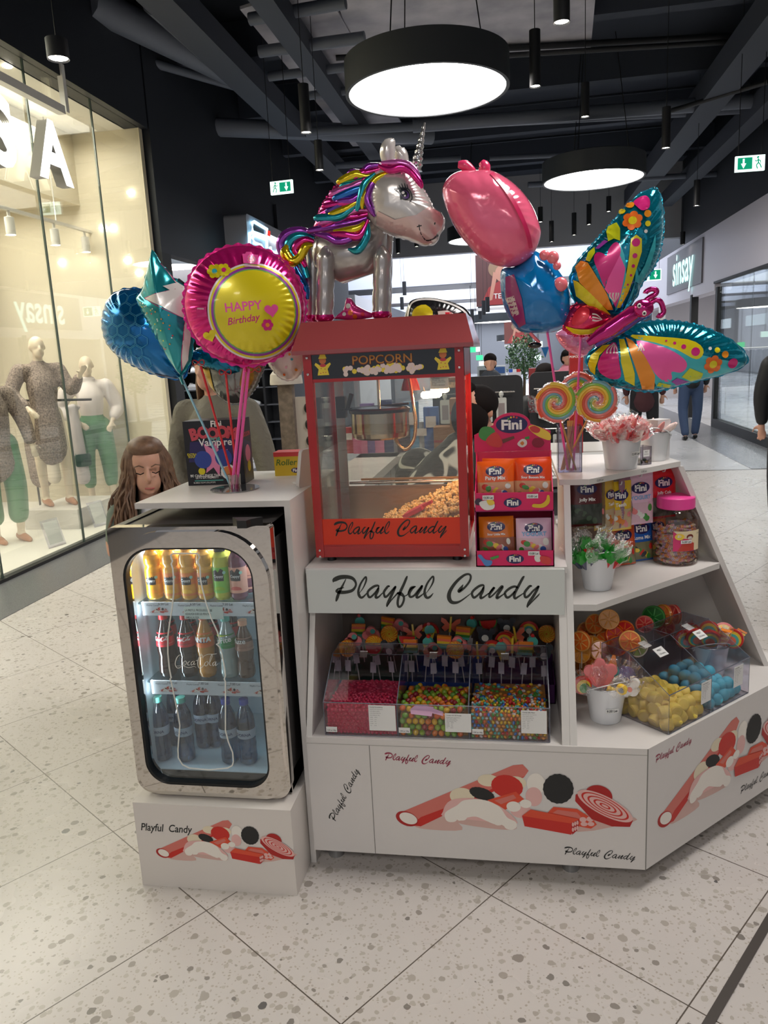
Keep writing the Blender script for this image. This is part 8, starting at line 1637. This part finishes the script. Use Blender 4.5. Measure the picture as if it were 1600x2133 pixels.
for y in (C_.y-.1, C_.y-.75, C_.y-1.35, C_.y-2.1): b = MB(); b.lathe([(.045, zt_-.22), (.045, zt_-.06), (.015, zt_-.05), (.015, zt_)], (-4.75, y, 0), TRW, 18); sp = b.build('spot', t, 40); b = MB(); b.lathe([(0, zt_-.222), (.04, zt_-.222)], (-4.75, y, 0), GLOW, 16, caps=False); b.build('lens', sp)
for y in (6.0, 7.9): b = MB(); b.cyl((-4.75, y, zt_), (-4.75, y, 4.2), .008, TRW, n=6); b.build('hanger', t)
for i, (px, py) in enumerate(((17, 139), (272, 401), (214, 475), (235, 475), (128, 547), (289, 568), (265, 542))):
    q = atz(px, py, 4.19) if py < 200 else aty(px, py, 8.54) ; b = MB(); b.ell(q, (.035, .035, .012) if py < 200 else (.03, .01, .022), GLOW, 12, 6); tag(b.build('recessed_light', loc=q), 'small round recessed light dot glowing on the pale surface of the left shop', 'light', 'recessed lights in the left shop')
# ================================================================ shoe shop beyond
slab('wall_shoe_back', (-8.5, 13.2, 0), (-3.9, 13.3, 4.2), M('shoe_wall', (46, 48, 54), .6)); slab('wall_shoe_side', (-8.6, 8.7, 0), (-8.5, 13.3, 4.2), DARKW); slab('wall_shoe_fascia', (-4.1, 8.66, 2.9), (-3.95, 19, 5.6), DARKW); slab('wall_shoe_far', (-4.1, 13.3, 0), (-3.95, 19, 2.9), DARKW)
slab('window_shoe_post', (-4.1, 8.66, 0), (-3.95, 8.9, 2.9), BLACKM); slab('ceiling_shoe', (-8.5, 8.66, 3.6), (-4.1, 13.2, 3.65), BLACKM)
arealight('shoe_light', (-5.2, 12.2, 3.5), 3.4, .8, 95, (.92, .96, 1))
SHM = M('shoe_white', (226, 226, 228), .5); SHG = M('shelf_grey', (88, 90, 96), .4)
def shoe_mesh():
    b = MB(); b.tube([(-.135, 0, .035), (-.10, 0, .055), (-.03, 0, .052), (.05, 0, .040), (.115, 0, .028), (.14, 0, .022)], [(.030, .030), (.040, .052), (.040, .050), (.042, .036), (.040, .026), (.02, .014)], SHM, 12); b.tube([(-.085, 0, .07), (-.08, 0, .115)], [(.038, .036), (.030, .032)], SHM, 12)
    b.box((-.145, -.042, 0), (.145, .042, .022), M('sole_white', (206, 206, 210), .5)); return b.build('sneaker', smooth=50)
t = thing('shoe_shelving', (-4.9, 13.0, 0), 'dark wall shelving with rows of white trainers seen between the balloons', 'shelving'); zs_ = [.30+.30*k for k in range(9)]
b = MB()
for x in (-6.5, -5.75, -5.0, -4.25): b.box((x-.02, 12.85, 0), (x+.02, 13.2, 2.9), BLACKM)
b.build('upright', t); 
for z in zs_: b = MB(); b.box((-6.5, 12.86, z-.02), (-3.98, 13.19, z), SHG); b.build('shelf', t)
so = None; rnd = random.Random(2)
for z in zs_:
    for k in range(12):
        x = -6.36+.205*k+rnd.uniform(-.02, .02)
        if rnd.random() < .04 or (min(abs(x+6.5), abs(x+5.75), abs(x+5.0), abs(x+4.25)) < .165): continue
        rz = R_(rnd.choice((0, 10, 180, 170, -70)))
        if so is None: so = shoe_mesh(); tag(so, 'white trainer on the dark shoe shop shelving behind the balloons', 'shoe', 'white trainers on the far shelves'); so.location = (x, 12.95, z+.001); so.rotation_euler = (0, 0, rz)
        else: dup(so, (x, 12.95, z+.001), (0, 0, rz))
# its sign box with neon
ga, gc = atx(512, 447, -3.62), atx(600, 500, -3.62); t = thing('shop_sign', (-3.7, ga.y+.8, 3.3), 'pale sign box with glowing blue-white neon S shape and red block behind the pink balloon', 'sign'); X0 = -3.62
b = MB(); b.rbox((-.33, ga.y, 2.75), (0, ga.y+2.6, ga.z+.02), .06, M('sign_box', (150, 152, 160), .4), Fr((X0, 0, 0), (1, 0, 0), (0, 1, 0), (0, 0, 1)), ax=0); b.build('box', t, 35)
NE = ME('neon_blue', (170, 225, 255), 3.2); fx = Fr((X0+.012, 0, 0), (0, 1, 0), (0, 0, 1), (1, 0, 0))
def nx(P): return [(lambda q: (q.y, q.z))(atx(360+x*.175, 420+y*.175, X0+.02)) for x, y in P]
for P in ([(1165, 440), (940, 360), (935, 250), (960, 240), (1110, 330), (1105, 430)], [(900, 560), (905, 380), (940, 370), (1140, 440)], [(1060, 560), (1040, 520), (960, 490), (940, 430), (960, 400), (1090, 450), (1110, 470), (1110, 550)], [(1150, 540), (1160, 590), (1230, 620), (1235, 580)]):
    b = MB(); b.tube([fx.p(a, c, .02) for a, c in nx(P)], .022, NE, 8); b.build('neon_tube', t, 60)
for P, m in (([(965, 260), (1090, 335), (1090, 395), (965, 350)], BLACKM), ([(1118, 335), (1165, 350), (1165, 420), (1118, 405)], ME('sign_red', (220, 60, 50), 1.0))): b = MB(); b.poly(nx(P), fx, m, .004); b.build('sign_block', t)
for px, py in ((365, 364), (407, 387)): tubelight(px, py, 100+10.5, .16, 'dark track spotlight lit white, %s of the pair left of the exit sign' % ('left' if px < 400 else 'right'), .05, 0, top=5.61)
# ================================================================ people
SKIN = M('skin', (200, 152, 130), .5, sss=.15); HBR = M('hair_brown', (128, 98, 76), .5, var=(40, (92, 66, 50), .4)); HDK = M('hair_dark', (24, 20, 20), .85, spec=.15)
gp = aty(300, 918, 3.0); gp = V((gp.x-.0, 3.0, 0)); gh = aty(300, 985, 3.0).z
t = thing('person', gp, 'little girl with long wavy brown hair, green jacket and white top, looking down', 'person'); fr = Fr(gp, (cos(R_(28)), sin(R_(28)), 0), (0, 0, 1), (sin(R_(28)), -cos(R_(28)), 0)); hz = gh+.03; s_ = .78
hd = head(.98, hz, tilt=.18)
blob('body', hd+[([(0, hz-.2, -.02), (0, .85, 0), (0, .60, 0)], [.05, .085, .09]), ([(-.13, hz-.21, -.02), (-.17, .86, .05), (-.05, .80, .20)], [.035, .028, .02]), ([(.13, hz-.21, -.02), (.17, .86, .05), (.05, .80, .20)], [.035, .028, .02]), ([(-.06, .6, 0), (-.06, .3, .01), (-.06, .06, 0)], [.065, .045, .03]), ([(.06, .6, 0), (.06, .3, .01), (.06, .06, 0)], [.065, .045, .03])]+hand((-.05, .80, .20), (.3, 0, .9), k=.7)+hand((.05, .80, .20), (-.3, 0, .9), k=.7), SKIN, t, fr, .008, 2)
blob('jacket', [([(0, hz-.18, -.03), (0, .88, -.01), (0, .58, -.01)], [.075, .118, .125]), ([(-.13, hz-.20, -.02), (-.15, .86, .04), (-.06, .80, .17)], [.055, .046, .042]), ([(.13, hz-.20, -.02), (.15, .86, .04), (.07, .80, .17)], [.055, .052, .045])], M('jacket_sage', (112, 124, 112), .8), t, fr, .011)
blob('top', [([(0, hz-.185, .035), (0, .80, .075)], [.045, .055])], M('top_white', (214, 216, 220), .7), t, fr, .009); blob('trousers', [([(-.06, .6, 0), (-.06, .3, .01), (-.06, .08, 0)], [.085, .062, .05]), ([(.06, .6, 0), (.06, .3, .01), (.06, .08, 0)], [.085, .062, .05])], M('trousers_red', (150, 70, 66), .7), t, fr, .012)
for s2 in (-1, 1): b = MB(); b.tube([fr.p(s2*x, hz+y-.18*c_-.012, c_+.026) for x, y, c_ in ((.016, .012, .084), (.030, .006, .084), (.046, .010, .074))], .0022, HDK, 6); b.tube([fr.p(s2*x, hz+y-.18*c_-.012, c_+.024) for x, y, c_ in ((.014, .034, .086), (.032, .042, .083), (.052, .034, .070))], .0028, HBR, 6); b.build('eyelid', t, 60)
b = MB(); b.tube([fr.p(x, hz-.066-.18*.09, c_+.016) for x, c_ in ((-.018, .084), (0, .094), (.018, .084))], .004, M('lips', (176, 96, 90), .5), 6); b.build('mouth', t, 60)
for s2 in (-1, 1):
    r = random.Random(8+s2); b = MB()
    for i in range(120):
        f_ = r.uniform(.62, 3.1); fl_ = r.uniform(.8, 1.25); x_, c_ = sin(f_)*s2, cos(f_); w_ = r.uniform(.006, .012); P = []
        for k, (rx, y, rc) in enumerate(((.004, .118, .01), (.045, .108, .05), (.082, .06, .085), (.094, .0, .090), (.104, -.06, .092), (.122*fl_, -.12, .095), (.138*fl_, -.18, .10), (.15*fl_, -.24-.03*r.random(), .105), (.155*fl_, -.28-.05*r.random(), .105))):
            wv_ = 0 if k < 3 else w_; P.append(fr.p(x_*rx+(0 if k else .0)+wv_*sin(k*2.1+i), hz+y, c_*rc-.012+wv_*cos(k*1.9+i*2)))
        b.tube([p[:3] for p in catmull([tuple(p) for p in P], 2)], [.003]+[.0058]*13+[.005, .003, .0015], HBR, 5)
    b.build('hair', t, 60)
b = MB(); b.ell(fr.p(0, hz+.03, -.018), (.084, .092, .086), HBR, 24, 16, fr); b.ell(fr.p(0, hz+.080, .018), (.074, .048, .088), HBR, 24, 16, fr); b.build('hair', t, 60)
def person(loc, rz, label, top, legc, hairc, hz=1.62, armL=None, armR=None, sk=SKIN, long=False, sit=0.0, legs=((-.10, -.05, .02), (.11, .08, .03)), vox=.016, coat=.95):
    t = thing('person', loc, label, 'person'); fr = F0(loc, rz, 1); AL = armL or ((-.25, 1.14, 0), (-.24, .90, .06)); AR = armR or ((.25, 1.14, 0), (.24, .90, .06))
    base_body(t, fr, sk, hz, AL, AR, legs, vox=.012); q = lambda A, f: tuple(V(A[0])+(V(A[1])-V(A[0]))*f)
    blob('top', [([(0, hz-.19, -.02), (0, 1.25, .01), (0, 1.05, 0), (0, coat, 0)], [.085, .158, .140, .160]), ([(-.19, hz-.23, -.02), (.19, hz-.23, -.02)], [.075, .075]), ([(-.19, hz-.23, -.02), AL[0], q(AL, .9)], [.078, .066, .050]), ([(.19, hz-.23, -.02), AR[0], q(AR, .9)], [.078, .066, .050])], top, t, fr, vox)
    blob('trousers', [([(0, .98, 0), (0, .92, 0)], [.13, .14])]+[([(s_*.085, .93, 0), (s_*.09+l[0]*.3, .50, .03+l[2]), (l[0], .12, l[1])], [.108, .080, .064]) for s_, l in zip((-1, 1), legs)], legc, t, fr, vox); shoes(t, fr, legs, BLK)
    b = MB(); b.ell(fr.p(0, hz+.058, .002), (.083, .074, .098), hairc, 22, 14, fr); b.ell(fr.p(0, hz+.01, -.03), (.084, .10, .080), hairc, 22, 14, fr)
    if long:
        for i in range(40): a = pi+i*pi/39; b.tube([fr.p(.075*cos(a), hz+.05, .075*sin(a)-.01), fr.p(.095*cos(a), hz-.08, .08*sin(a)-.01), fr.p(.10*cos(a)+.005*sin(i*3), hz-.28, .07*sin(a)-.01)], [.014, .014, .006], hairc, 6)
    b.build('hair', t, 60); return t
sh_ = aty(490, 850, 4.0); person((sh_.x-.14, 4.05, 0), R_(-10), 'adult in a quilted grey-green jacket behind the balloon sticks, face hidden by balloons', M('jacket_olive', (112, 108, 96), .8, bump=(14, .8, .03)), M('trousers_grey', (130, 136, 146), .8), HBR, 1.58, ((-.25, 1.14, 0), (-.2, .95, .10)), ((.30, 1.13, .03), (.36, .93, .10)), long=True)
JK = M('jacket_marble', (30, 32, 34), .7); nt = JK.node_tree; wv = nt.nodes.new('ShaderNodeTexNoise'); wv.inputs['Scale'].default_value = 4.2; wv.inputs['Detail'].default_value = .5; wv.inputs['Distortion'].default_value = 1.6; rp = nt.nodes.new('ShaderNodeValToRGB'); rp.color_ramp.elements[0].position = .455; rp.color_ramp.elements[1].position = .475; e3 = rp.color_ramp.elements.new(.525); e3.color = rgb((206, 208, 204)); e4 = rp.color_ramp.elements.new(.545); e4.color = rgb((28, 30, 32)); rp.color_ramp.elements[0].color = rgb((28, 30, 32)); rp.color_ramp.elements[1].color = rgb((206, 208, 204)); tc = nt.nodes.new('ShaderNodeTexCoord'); nt.links.new(tc.outputs['Object'], wv.inputs['Vector']); nt.links.new(wv.outputs['Fac'], rp.inputs['Fac']); nt.links.new(rp.outputs['Color'], nt.nodes['Principled BSDF'].inputs['Base Color'])
vh = aty(1004, 858, 3.3); t = thing('person', (vh.x-.1, 3.4, 0), 'seated vendor with dark hair in a black and white marbled jacket, bent forward', 'person'); fr = F0((vh.x-.12, 3.36, 0), R_(150), 1); hz = vh.z
blob('body', head(.95, hz, .5, -.10)+[([(-.08, hz-.15, -.02), (0, hz-.45, -.1), (0, .62, -.12)], [.06, .12, .13]), ([(-.09, .62, -.08), (-.1, .58, .34), (-.1, .1, .36)], [.085, .062, .038]), ([(.09, .62, -.08), (.1, .58, .34), (.1, .1, .36)], [.085, .062, .038])]+hand((-.1, .80, .30), (.3, 0, 1))+hand((.12, .80, .30), (-.2, 0, 1)), SKIN, t, fr, .011)
blob('jacket', [([(-.06, hz-.17, -.04), (0, hz-.38, -.12), (0, .70, -.14)], [.10, .19, .185]), ([(-.17, hz-.25, -.05), (-.27, hz-.5, .0), (-.13, .80, .27)], [.10, .085, .06]), ([(.17, hz-.25, -.05), (.27, hz-.5, .0), (.14, .80, .27)], [.10, .085, .06])], JK, t, fr, .014)
blob('trousers', [([(-.09, .62, -.1), (-.1, .58, .34), (-.1, .12, .36)], [.115, .085, .06]), ([(.09, .62, -.1), (.1, .58, .34), (.1, .12, .36)], [.115, .085, .06])], M('trousers_black', (26, 26, 30), .8), t, fr, .015); shoes(t, fr, ((-.1, .36, 0), (.1, .36, 0)), BLK)
b = MB(); b.ell(fr.p(-.10, hz+.035, .03), (.086, .080, .098), HDK, 22, 14, fr); b.ell(fr.p(-.09, hz-.02, -.02), (.082, .10, .078), HDK, 22, 14, fr); b.ell(fr.p(-.09, hz+.10, -.03), (.036, .032, .036), HDK, 14, 10, fr); b.build('hair', t, 60)
t = thing('stool', (fr.p(0, 0, -.12)), 'dark round stool the seated vendor sits on', 'stool'); c = fr.p(0, 0, -.13); b = MB(); b.lathe([(.17, .43), (.18, .455), (.17, .475), (0, .48)], c, BLK, 28); b.build('seat', t, 40); b = MB(); b.cyl(c+V((0, 0, .03)), c+V((0, 0, .43)), .025, STEEL, n=14); b.build('column', t, 60); b = MB(); b.lathe([(.2, 0), (.2, .015), (.03, .03)], c, STEEL, 28); b.build('base', t, 40)
fp = atz(1437, 915, .0); person(fp, R_(180), 'person in blue jeans and a dark top walking away below the butterfly wing', BLACKM, M('denim', (54, 72, 104), .8), HDK, 1.62, legs=((-.09, .06, .02), (.10, -.12, -.02)))
person((1.80, 11.4, 0), R_(170), 'person in a maroon coat walking away, left of the one in jeans', M('coat_maroon', (70, 34, 40), .8), M('trousers_black', (26, 26, 30), .8), HDK, 1.60, coat=.80)
q = aty(1604, 800, 6.5); person((q.x+.20, 6.5, 0), R_(150), 'person at the right photo edge, only a black sleeve and hand showing', BLACKM, M('trousers_black', (26, 26, 30), .8), HDK, 1.62, ((-.24, 1.15, 0), (-.24, .93, 0)), ((.25, 1.16, 0), (.25, .93, .03)))
q = aty(1135, 785, 7.5); person((q.x, 7.5, q.z-1.62), R_(35), 'dark-haired woman beyond the phone case stands, looking right', BLACKM, BLACKM, HDK, 1.62, long=True)
q = aty(1021, 785, 10); person((q.x, 10.2, 0), R_(0), 'small distant person in a dark jacket between the far grey displays', M('coat_navy', (50, 56, 66), .8), BLACKM, HDK, 1.45)
q = aty(1184, 775, 11); person((q.x, 11.2, 0), R_(20), 'small distant person in pink with a dark strap near the pink sticks', M('top_pink', (214, 130, 150), .8), BLACKM, HDK, 1.45)
# ================================================================ inside the kiosk ring and the middle distance
WG = M('counter_grey', (176, 178, 176), .4)
t = thing('service_counter', (-.95, 4.0, 0), 'white inner counter running back behind the popcorn machine', 'counter')
b = MB(); b.box((-1.06, 3.05, .90), (-.78, 5.2, .95), WHITE); b.box((-1.06, 5.0, .90), (.9, 5.5, .95), WHITE); b.build('worktop', t); b = MB(); b.box((-1.03, 3.08, 0), (-.80, 5.2, .90), WG); b.box((-1.03, 5.05, 0), (.9, 5.45, .90), WG); b.build('cabinet', t)
for y in (3.5, 3.95, 4.4, 4.85): b = MB(); b.box((-.802, y, .04), (-.797, y+.006, .88), SEAM); b.build('door_gap', t)
b = MB(); f = Fr((-.12, 5.045, .70), (1, 0, 0), (0, 0, 1)); b.text('ETHOCAN', (-.14, 0), .12, f, WOFF, .004, 'L', .01, 1.3); b.build('lettering', t)
cols = [(214, 110, 150), (120, 90, 160), (236, 140, 180), (60, 70, 120), (206, 200, 206), (70, 50, 60), (110, 160, 200), (180, 60, 60), (230, 226, 220), (86, 120, 190)]
nm_ = ['rose pink', 'violet', 'bright pink', 'dark blue', 'pale grey', 'brown', 'light blue', 'red', 'white', 'blue']
for i, (px, w, h) in enumerate(((752, .10, .26), (768, .09, .34), (787, .09, .30), (806, .09, .36), (824, .09, .33), (842, .09, .28), (858, .10, .34), (726, .10, .18), (880, .10, .2), (900, .10, .3))):
    q = aty(px, 900, 5.25); m = M('goods_%d' % i, cols[i], .4); t = thing('packet', (q.x, 5.25, .95), 'upright %s packet on the back counter, seen through the popcorn machine' % nm_[i], 'packet', 'packets on the back counter'); b = MB()
    b.box((q.x-w/2, 5.2+.012*i % .05, .951), (q.x+w/2, 5.28, .951+h), m); b.build('pack', t); b = MB(); b.box((q.x-w*.35, 5.196, .951+h*.55), (q.x+w*.35, 5.2, .951+h*.8), M('goods_label', (226, 220, 220), .5)); b.build('label', t)
for i, (x, z, w) in enumerate(((-.42, .951, .22), (-.19, .951, .20), (-.31, 1.132, .22))):
    t = thing('cardboard_box', (x, 5.14, z), 'brown cardboard box %s on the back counter' % ('at the left', 'at the right', 'stacked on two others')[i], 'box', 'cardboard boxes'); b = MB(); b.box((x-w/2, 5.03, z), (x+w/2, 5.19, z+.18), M('cardboard', (160, 118, 84), .8)); b.build('carton', t); b = MB(); b.box((x-w/2, 5.028, z+.08), (x+w/2, 5.03, z+.095), M('tape_red', (170, 60, 60), .5)); b.build('tape', t)
q = atz(1190, 955, 1.0); t = thing('cash_register', (q.x, q.y, .95), 'pale cash register keyboard behind the pink display', 'cash register'); f = Fr((.26, 3.30, 1.11), (1, .2, 0), (-.2, 1, .35)); b = MB(); b.box((-.20, -.10, -.04), (.20, .12, 0), M('register_grey', (196, 196, 194), .4), f); b.box((-.2, -.13, -.16), (.2, .14, -.05), M('register_dark', (56, 58, 62), .4), f); b.build('keyboard_body', t)
for j in range(4):
    for i in range(11): b = MB(); b.box((-.185+i*.033, -.085+j*.033, .001), (-.158+i*.033, -.058+j*.033, .008), M('key_white', (226, 226, 224), .5), f); b.build('key', t)
t2 = thing('register_table', (.26, 3.35, 0), 'white side table under the cash register', 'table'); b = MB(); b.box((.14, 3.13, .86), (.60, 3.60, .90), WHITE); b.build('table_top', t2)
for x in (.17, .57):
    for y in (3.16, 3.57): b = MB(); b.box((x-.02, y-.02, 0), (x+.02, y+.02, .86), WHITE); b.build('leg', t2)
t = thing('display_post', (-1.36, 4.6, 0), 'beige wooden post with a round white cap and a hanging card board', 'stand'); a = aty(600, 800, 4.6); WD = M('wood_grey', (140, 126, 110), .6, var=(30, (104, 92, 80), .4))
b = MB(); b.box((a.x-.06, 4.57, 0), (a.x+.03, 4.63, a.z), WD); b.build('post', t); b = MB(); b.lathe([(.10, a.z), (.10, a.z+.02), (.095, a.z+.06), (.06, a.z+.1), (0, a.z+.115)], (a.x-.01, 4.6, 0), M('cap_cream', (206, 198, 186), .5), 28); b.build('cap', t, 50)
b = MB(); b.box((a.x+.04, 4.59, a.z-.42), (a.x+.13, 4.61, a.z-.08), M('board_cream', (190, 182, 170), .6)); b.build('card_board', t)
for k in range(3): b = MB(); b.ell((a.x+.115, 4.58, a.z-.15-k*.1), (.02, .012, .03), BLK, 12, 8); b.build('hung_item', t)
# phone case stands
for (x0, x1, zt, y, lb) in ((-.62, .06, 1.42, 5.9, 'black rounded display panel with white phone pouches on hooks, left one'), (.11, .62, 1.43, 5.95, 'black rounded display panel with white phone pouches, right one, behind the lollipops')):
    t = thing('accessory_stand', ((x0+x1)/2, y, 0), lb, 'stand'); b = MB(); b.rbox((x0, y, .2), (x1, y+.04, zt), .05, M('stand_black', (38, 40, 44), .5), ax=1); b.build('panel', t, 35)
    b = MB(); b.box((x0-.02, y-.15, 0), (x1+.02, y+.2, .2), M('stand_black', (38, 40, 44), .5)); b.build('base', t)
    for z in (zt-.12, zt-.42): b = MB(); b.cyl((x0+.03, y-.05, z), (x1-.06, y-.05, z), .006, STEEL, n=8); b.build('rail', t)
    pm_ = None
    for z in (zt-.12, zt-.42):
        n = int((x1-x0-.1)/.105)
        for k in range(n):
            x = x0+.10+.105*k
            if pm_ is None:
                pm_ = thing('phone_pouch', (x, y-.055, z), 'white phone pouch hanging on a rail of the black display panel', 'pouch', 'white phone pouches on the panels at x%.0f' % 0); f = Fr((x, y-.06, z), (1, 0, 0), (0, 0, 1)); pm_['group'] = 'white phone pouches on the black panels'
                b = MB(); b.rbox((-.038, -.22, -.006), (.038, -.04, .006), .01, M('pouch_white', (206, 208, 204), .5), f); b.build('pouch', pm_, 35); b = MB(); b.box((-.024, -.19, .0065), (.024, -.08, .0075), M('pouch_window', (150, 140, 140), .4), f); b.build('window', pm_); b = MB(); b.lathe([(.008, -.04), (.018, -.02), (.016, .0), (0, .01)], f.p(0, 0, 0), M('pouch_white', (206, 208, 204), .5), 12); b.build('hanger', pm_, 50)
            else: dup(pm_, (x, y-.055, z))
# far displays, tree, posters
t = thing('potted_tree', (.2, 16, 0), 'round leafy green tree in the far middle of the mall', 'tree'); c = aty(1090, 742, 16); r = random.Random(5); b = MB(); LF = [M('leaf_%d' % i, cc, .6) for i, cc in enumerate(((70, 110, 72), (96, 138, 92), (54, 88, 58)))]
for i in range(1300):
    d = V((r.gauss(0, 1), r.gauss(0, 1), r.gauss(0, 1))).normalized(); p = V(c)+V((d.x*.34, d.y*.34, d.z*.42))*r.uniform(.55, 1.05)*(1+.12*sin(d.x*9+d.z*7)); u = V((r.uniform(-1, 1), r.uniform(-1, 1), r.uniform(-1, 1))).normalized(); v = u.orthogonal().normalized()
    b.add([p-u*.035, p+v*.016, p+u*.035, p-v*.016], [(0, 1, 2, 3)], LF[i % 3])
b.build('crown', t); b = MB(); b.tube([(c.x, 16, .4), (c.x+.02, 16, 1.0), (c.x, 16, c.z)], [.035, .028, .015], M('bark', (90, 74, 60), .8), 8); b.build('trunk', t, 60); b = MB(); b.lathe([(.22, 0), (.28, .45), (.25, .45), (.22, .4), (0, .4)], (c.x, 16, 0), M('pot_grey', (120, 120, 120), .6), 24); b.build('pot', t, 40)
def disp(px0, py0, px1, Y, col, lb, blk=None, nm='display_unit', D=.3):
    a, c_ = aty(px0, py0, Y), aty(px1, py0, Y); t = thing(nm, ((a.x+c_.x)/2, Y, 0), lb, 'display'); b = MB(); b.box((a.x, Y, 0), (c_.x, Y+D, a.z), M('disp_%d_%d_%d' % col, col, .5)); b.build('cabinet', t)
    if blk:
        for (u0, v0, u1, v1, cc) in blk: b = MB(); w = c_.x-a.x; b.box((a.x+w*u0, Y-.006, a.z-v1), (a.x+w*u1, Y, a.z-v0), M('disp_%d_%d_%d' % cc, cc, .5)); b.build('panel', t)
disp(994, 763, 1016, 12, (150, 164, 172), 'grey-blue far display panel with a black print', [(.2, .06, .8, .26, (40, 44, 48))]); disp(1030, 762, 1053, 12.5, (196, 204, 210), 'white far display with a blue header', [(.05, .02, .95, .12, (50, 90, 150))]); disp(1058, 776, 1086, 13, (214, 214, 222), 'white far stand with a dark screen and blue, white and red blocks on it', [(.1, .06, .9, .5, (50, 56, 90))])
for k, cc in enumerate(((40, 90, 190), (226, 226, 230), (190, 40, 44))): q = aty(1064+k*8, 776, 13.05); b = MB(); b.box((q.x-.03, 13.02, q.z), (q.x+.03, 13.1, q.z+.055), M('flag_%d' % k, cc, .5)); tag(b.build('letter_block', loc=q), '%s block on top of the far white stand' % ('blue', 'white', 'red')[k], 'block')
disp(1102, 768, 1128, 9, (120, 34, 36), 'dark red far panel just left of the dark-haired woman', [(.3, .05, .8, .09, (200, 160, 150))]); disp(1187, 731, 1215, 3.9, (170, 30, 30), 'red POPCORN carton on the inner shelf behind the pink sticks', [(.25, .11, .75, .2, (214, 206, 196))], 'popcorn_carton', .08)
q = aty(1201, 745, 3.88); b = MB(); b.text('POPCORN', (q.x, q.z), .014, XF(3.885), WOFF, .002, bold=.03); adopt(b.build('lettering'), bpy.data.objects['popcorn_carton'])
for i, (x0, y0, x1, y1, Y, nm, cc) in enumerate(((990, 532, 1080, 634, 23.5, 'TEIL', (96, 62, 60)), (1050, 668, 1100, 714, 33, '', (120, 70, 64)))):
    a, c_ = aty(x0, y0, Y), aty(x1, y1, Y); t = thing('hanging_poster', ((a.x+c_.x)/2, Y, c_.z), 'hanging mall poster, %s' % ('portrait with white letters TEIL behind the blue balloon', 'small reddish one farther off above the tree')[i], 'poster'); w, h = c_.x-a.x, a.z-c_.z; f = Fr((a.x, Y, c_.z), (1, 0, 0), (0, 0, 1))
    b = MB(); b.box((0, 0, -.05), (w, h, 0), M('poster_%d' % i, cc, .5), f); b.build('panel', t); b = MB(); SK2 = M('print_skin2', (196, 140, 120), .5)
    b.disc((w*.62, h*.62), w*.16, f, SK2, .01, 24, ry=h*.16); b.disc((w*.50, h*.72), w*.20, f, M('print_hair', (150, 120, 96), .5), .006, 24, ry=h*.17); b.poly([(w*.3, h*.1), (w*.38, h*.12), (w*.52, h*.62), (w*.42, h*.66)], f, SK2, .012); b.poly([(w*.1, h*.02), (w*.9, h*.02), (w*.85, h*.42), (w*.6, h*.5), (w*.3, h*.36)], f, M('print_redtop', (160, 60, 60), .5), .008)
    if nm: b.text('TEILOR', (w*.42, h*.14), h*.14, f, WOFF, .02, 'L', .01)
    b.build('print', t); b = MB(); b.box((0, -.12, -.06), (w, -.04, .01), WHITE, f); b.build('rail', t)
    for s_ in (.1, .9): b = MB(); b.cyl(f.p(w*s_, h, -.02), V((a.x+w*s_, Y+.02, ceilz(Y))), .012, STEEL, n=6); b.build('wire', t)
# far shop fronts down the left side and right shop fittings
for i, Y in enumerate((20, 26, 32, 38, 44, 50)): slab('wall_left_far_%d' % i, (-9, Y, 0), (-4.0, Y+5.2, 3.2), M('far_front_%d' % (i % 3), ((196, 196, 202), (90, 92, 100), (170, 160, 156))[i % 3], .5)); b = MB(); b.box((-3.99, Y+.6, 2.2), (-3.96, Y+3.8, 2.7), ME('far_sign', (226, 240, 255), 1.2)); tag(b.build('far_shop_sign', loc=(-3.97, Y+2, 2.4)), 'pale lit shop sign far down the left side of the mall', 'sign', 'far lit shop signs')
for i, (x, y, cc, w) in enumerate(((5.2, 11.5, (60, 40, 80), .5), (5.6, 14.5, (120, 120, 128), .7), (5.0, 17.8, (40, 42, 48), .6), (5.8, 9.0, (96, 100, 70), .4))):
    t = thing('clothing_rack', (x, y, 0), 'clothing rack with %s garments inside the right shop' % ('violet', 'grey', 'black', 'olive')[i], 'rack'); b = MB(); b.cyl((x-.5, y, 1.4), (x+.5, y, 1.4), .015, STEEL, n=8); b.cyl((x-.5, y, 0), (x-.5, y, 1.4), .015, STEEL, n=8); b.cyl((x+.5, y, 0), (x+.5, y, 1.4), .015, STEEL, n=8); b.build('frame', t, 60)
    for k in range(7): b = MB(); X_ = x-.42+.14*k; b.tube([(X_, y, 1.36), (X_, y, 1.2), (X_, y, .6)], [(.02, .05), (.04, .18), (.05, .22)], M('garment_%d' % i, cc, .8), 8); b.build('garment', t, 60)
# cables and power strip hint beside the popcorn machine
b = MB(); b.tube([p[:3] for p in catmull([(-.60, 2.72, .97), (-.63, 2.69, 1.05), (-.60, 2.70, 1.10), (-.58, 2.74, 1.0), (-.50, 2.80, .972)], 6)], .004, M('cable_white', (200, 196, 190), .5), 6); tag(b.build('power_cable', smooth=60, loc=(-.6, 2.72, .97)), 'pale looped cable behind the lower left of the popcorn machine', 'cable')
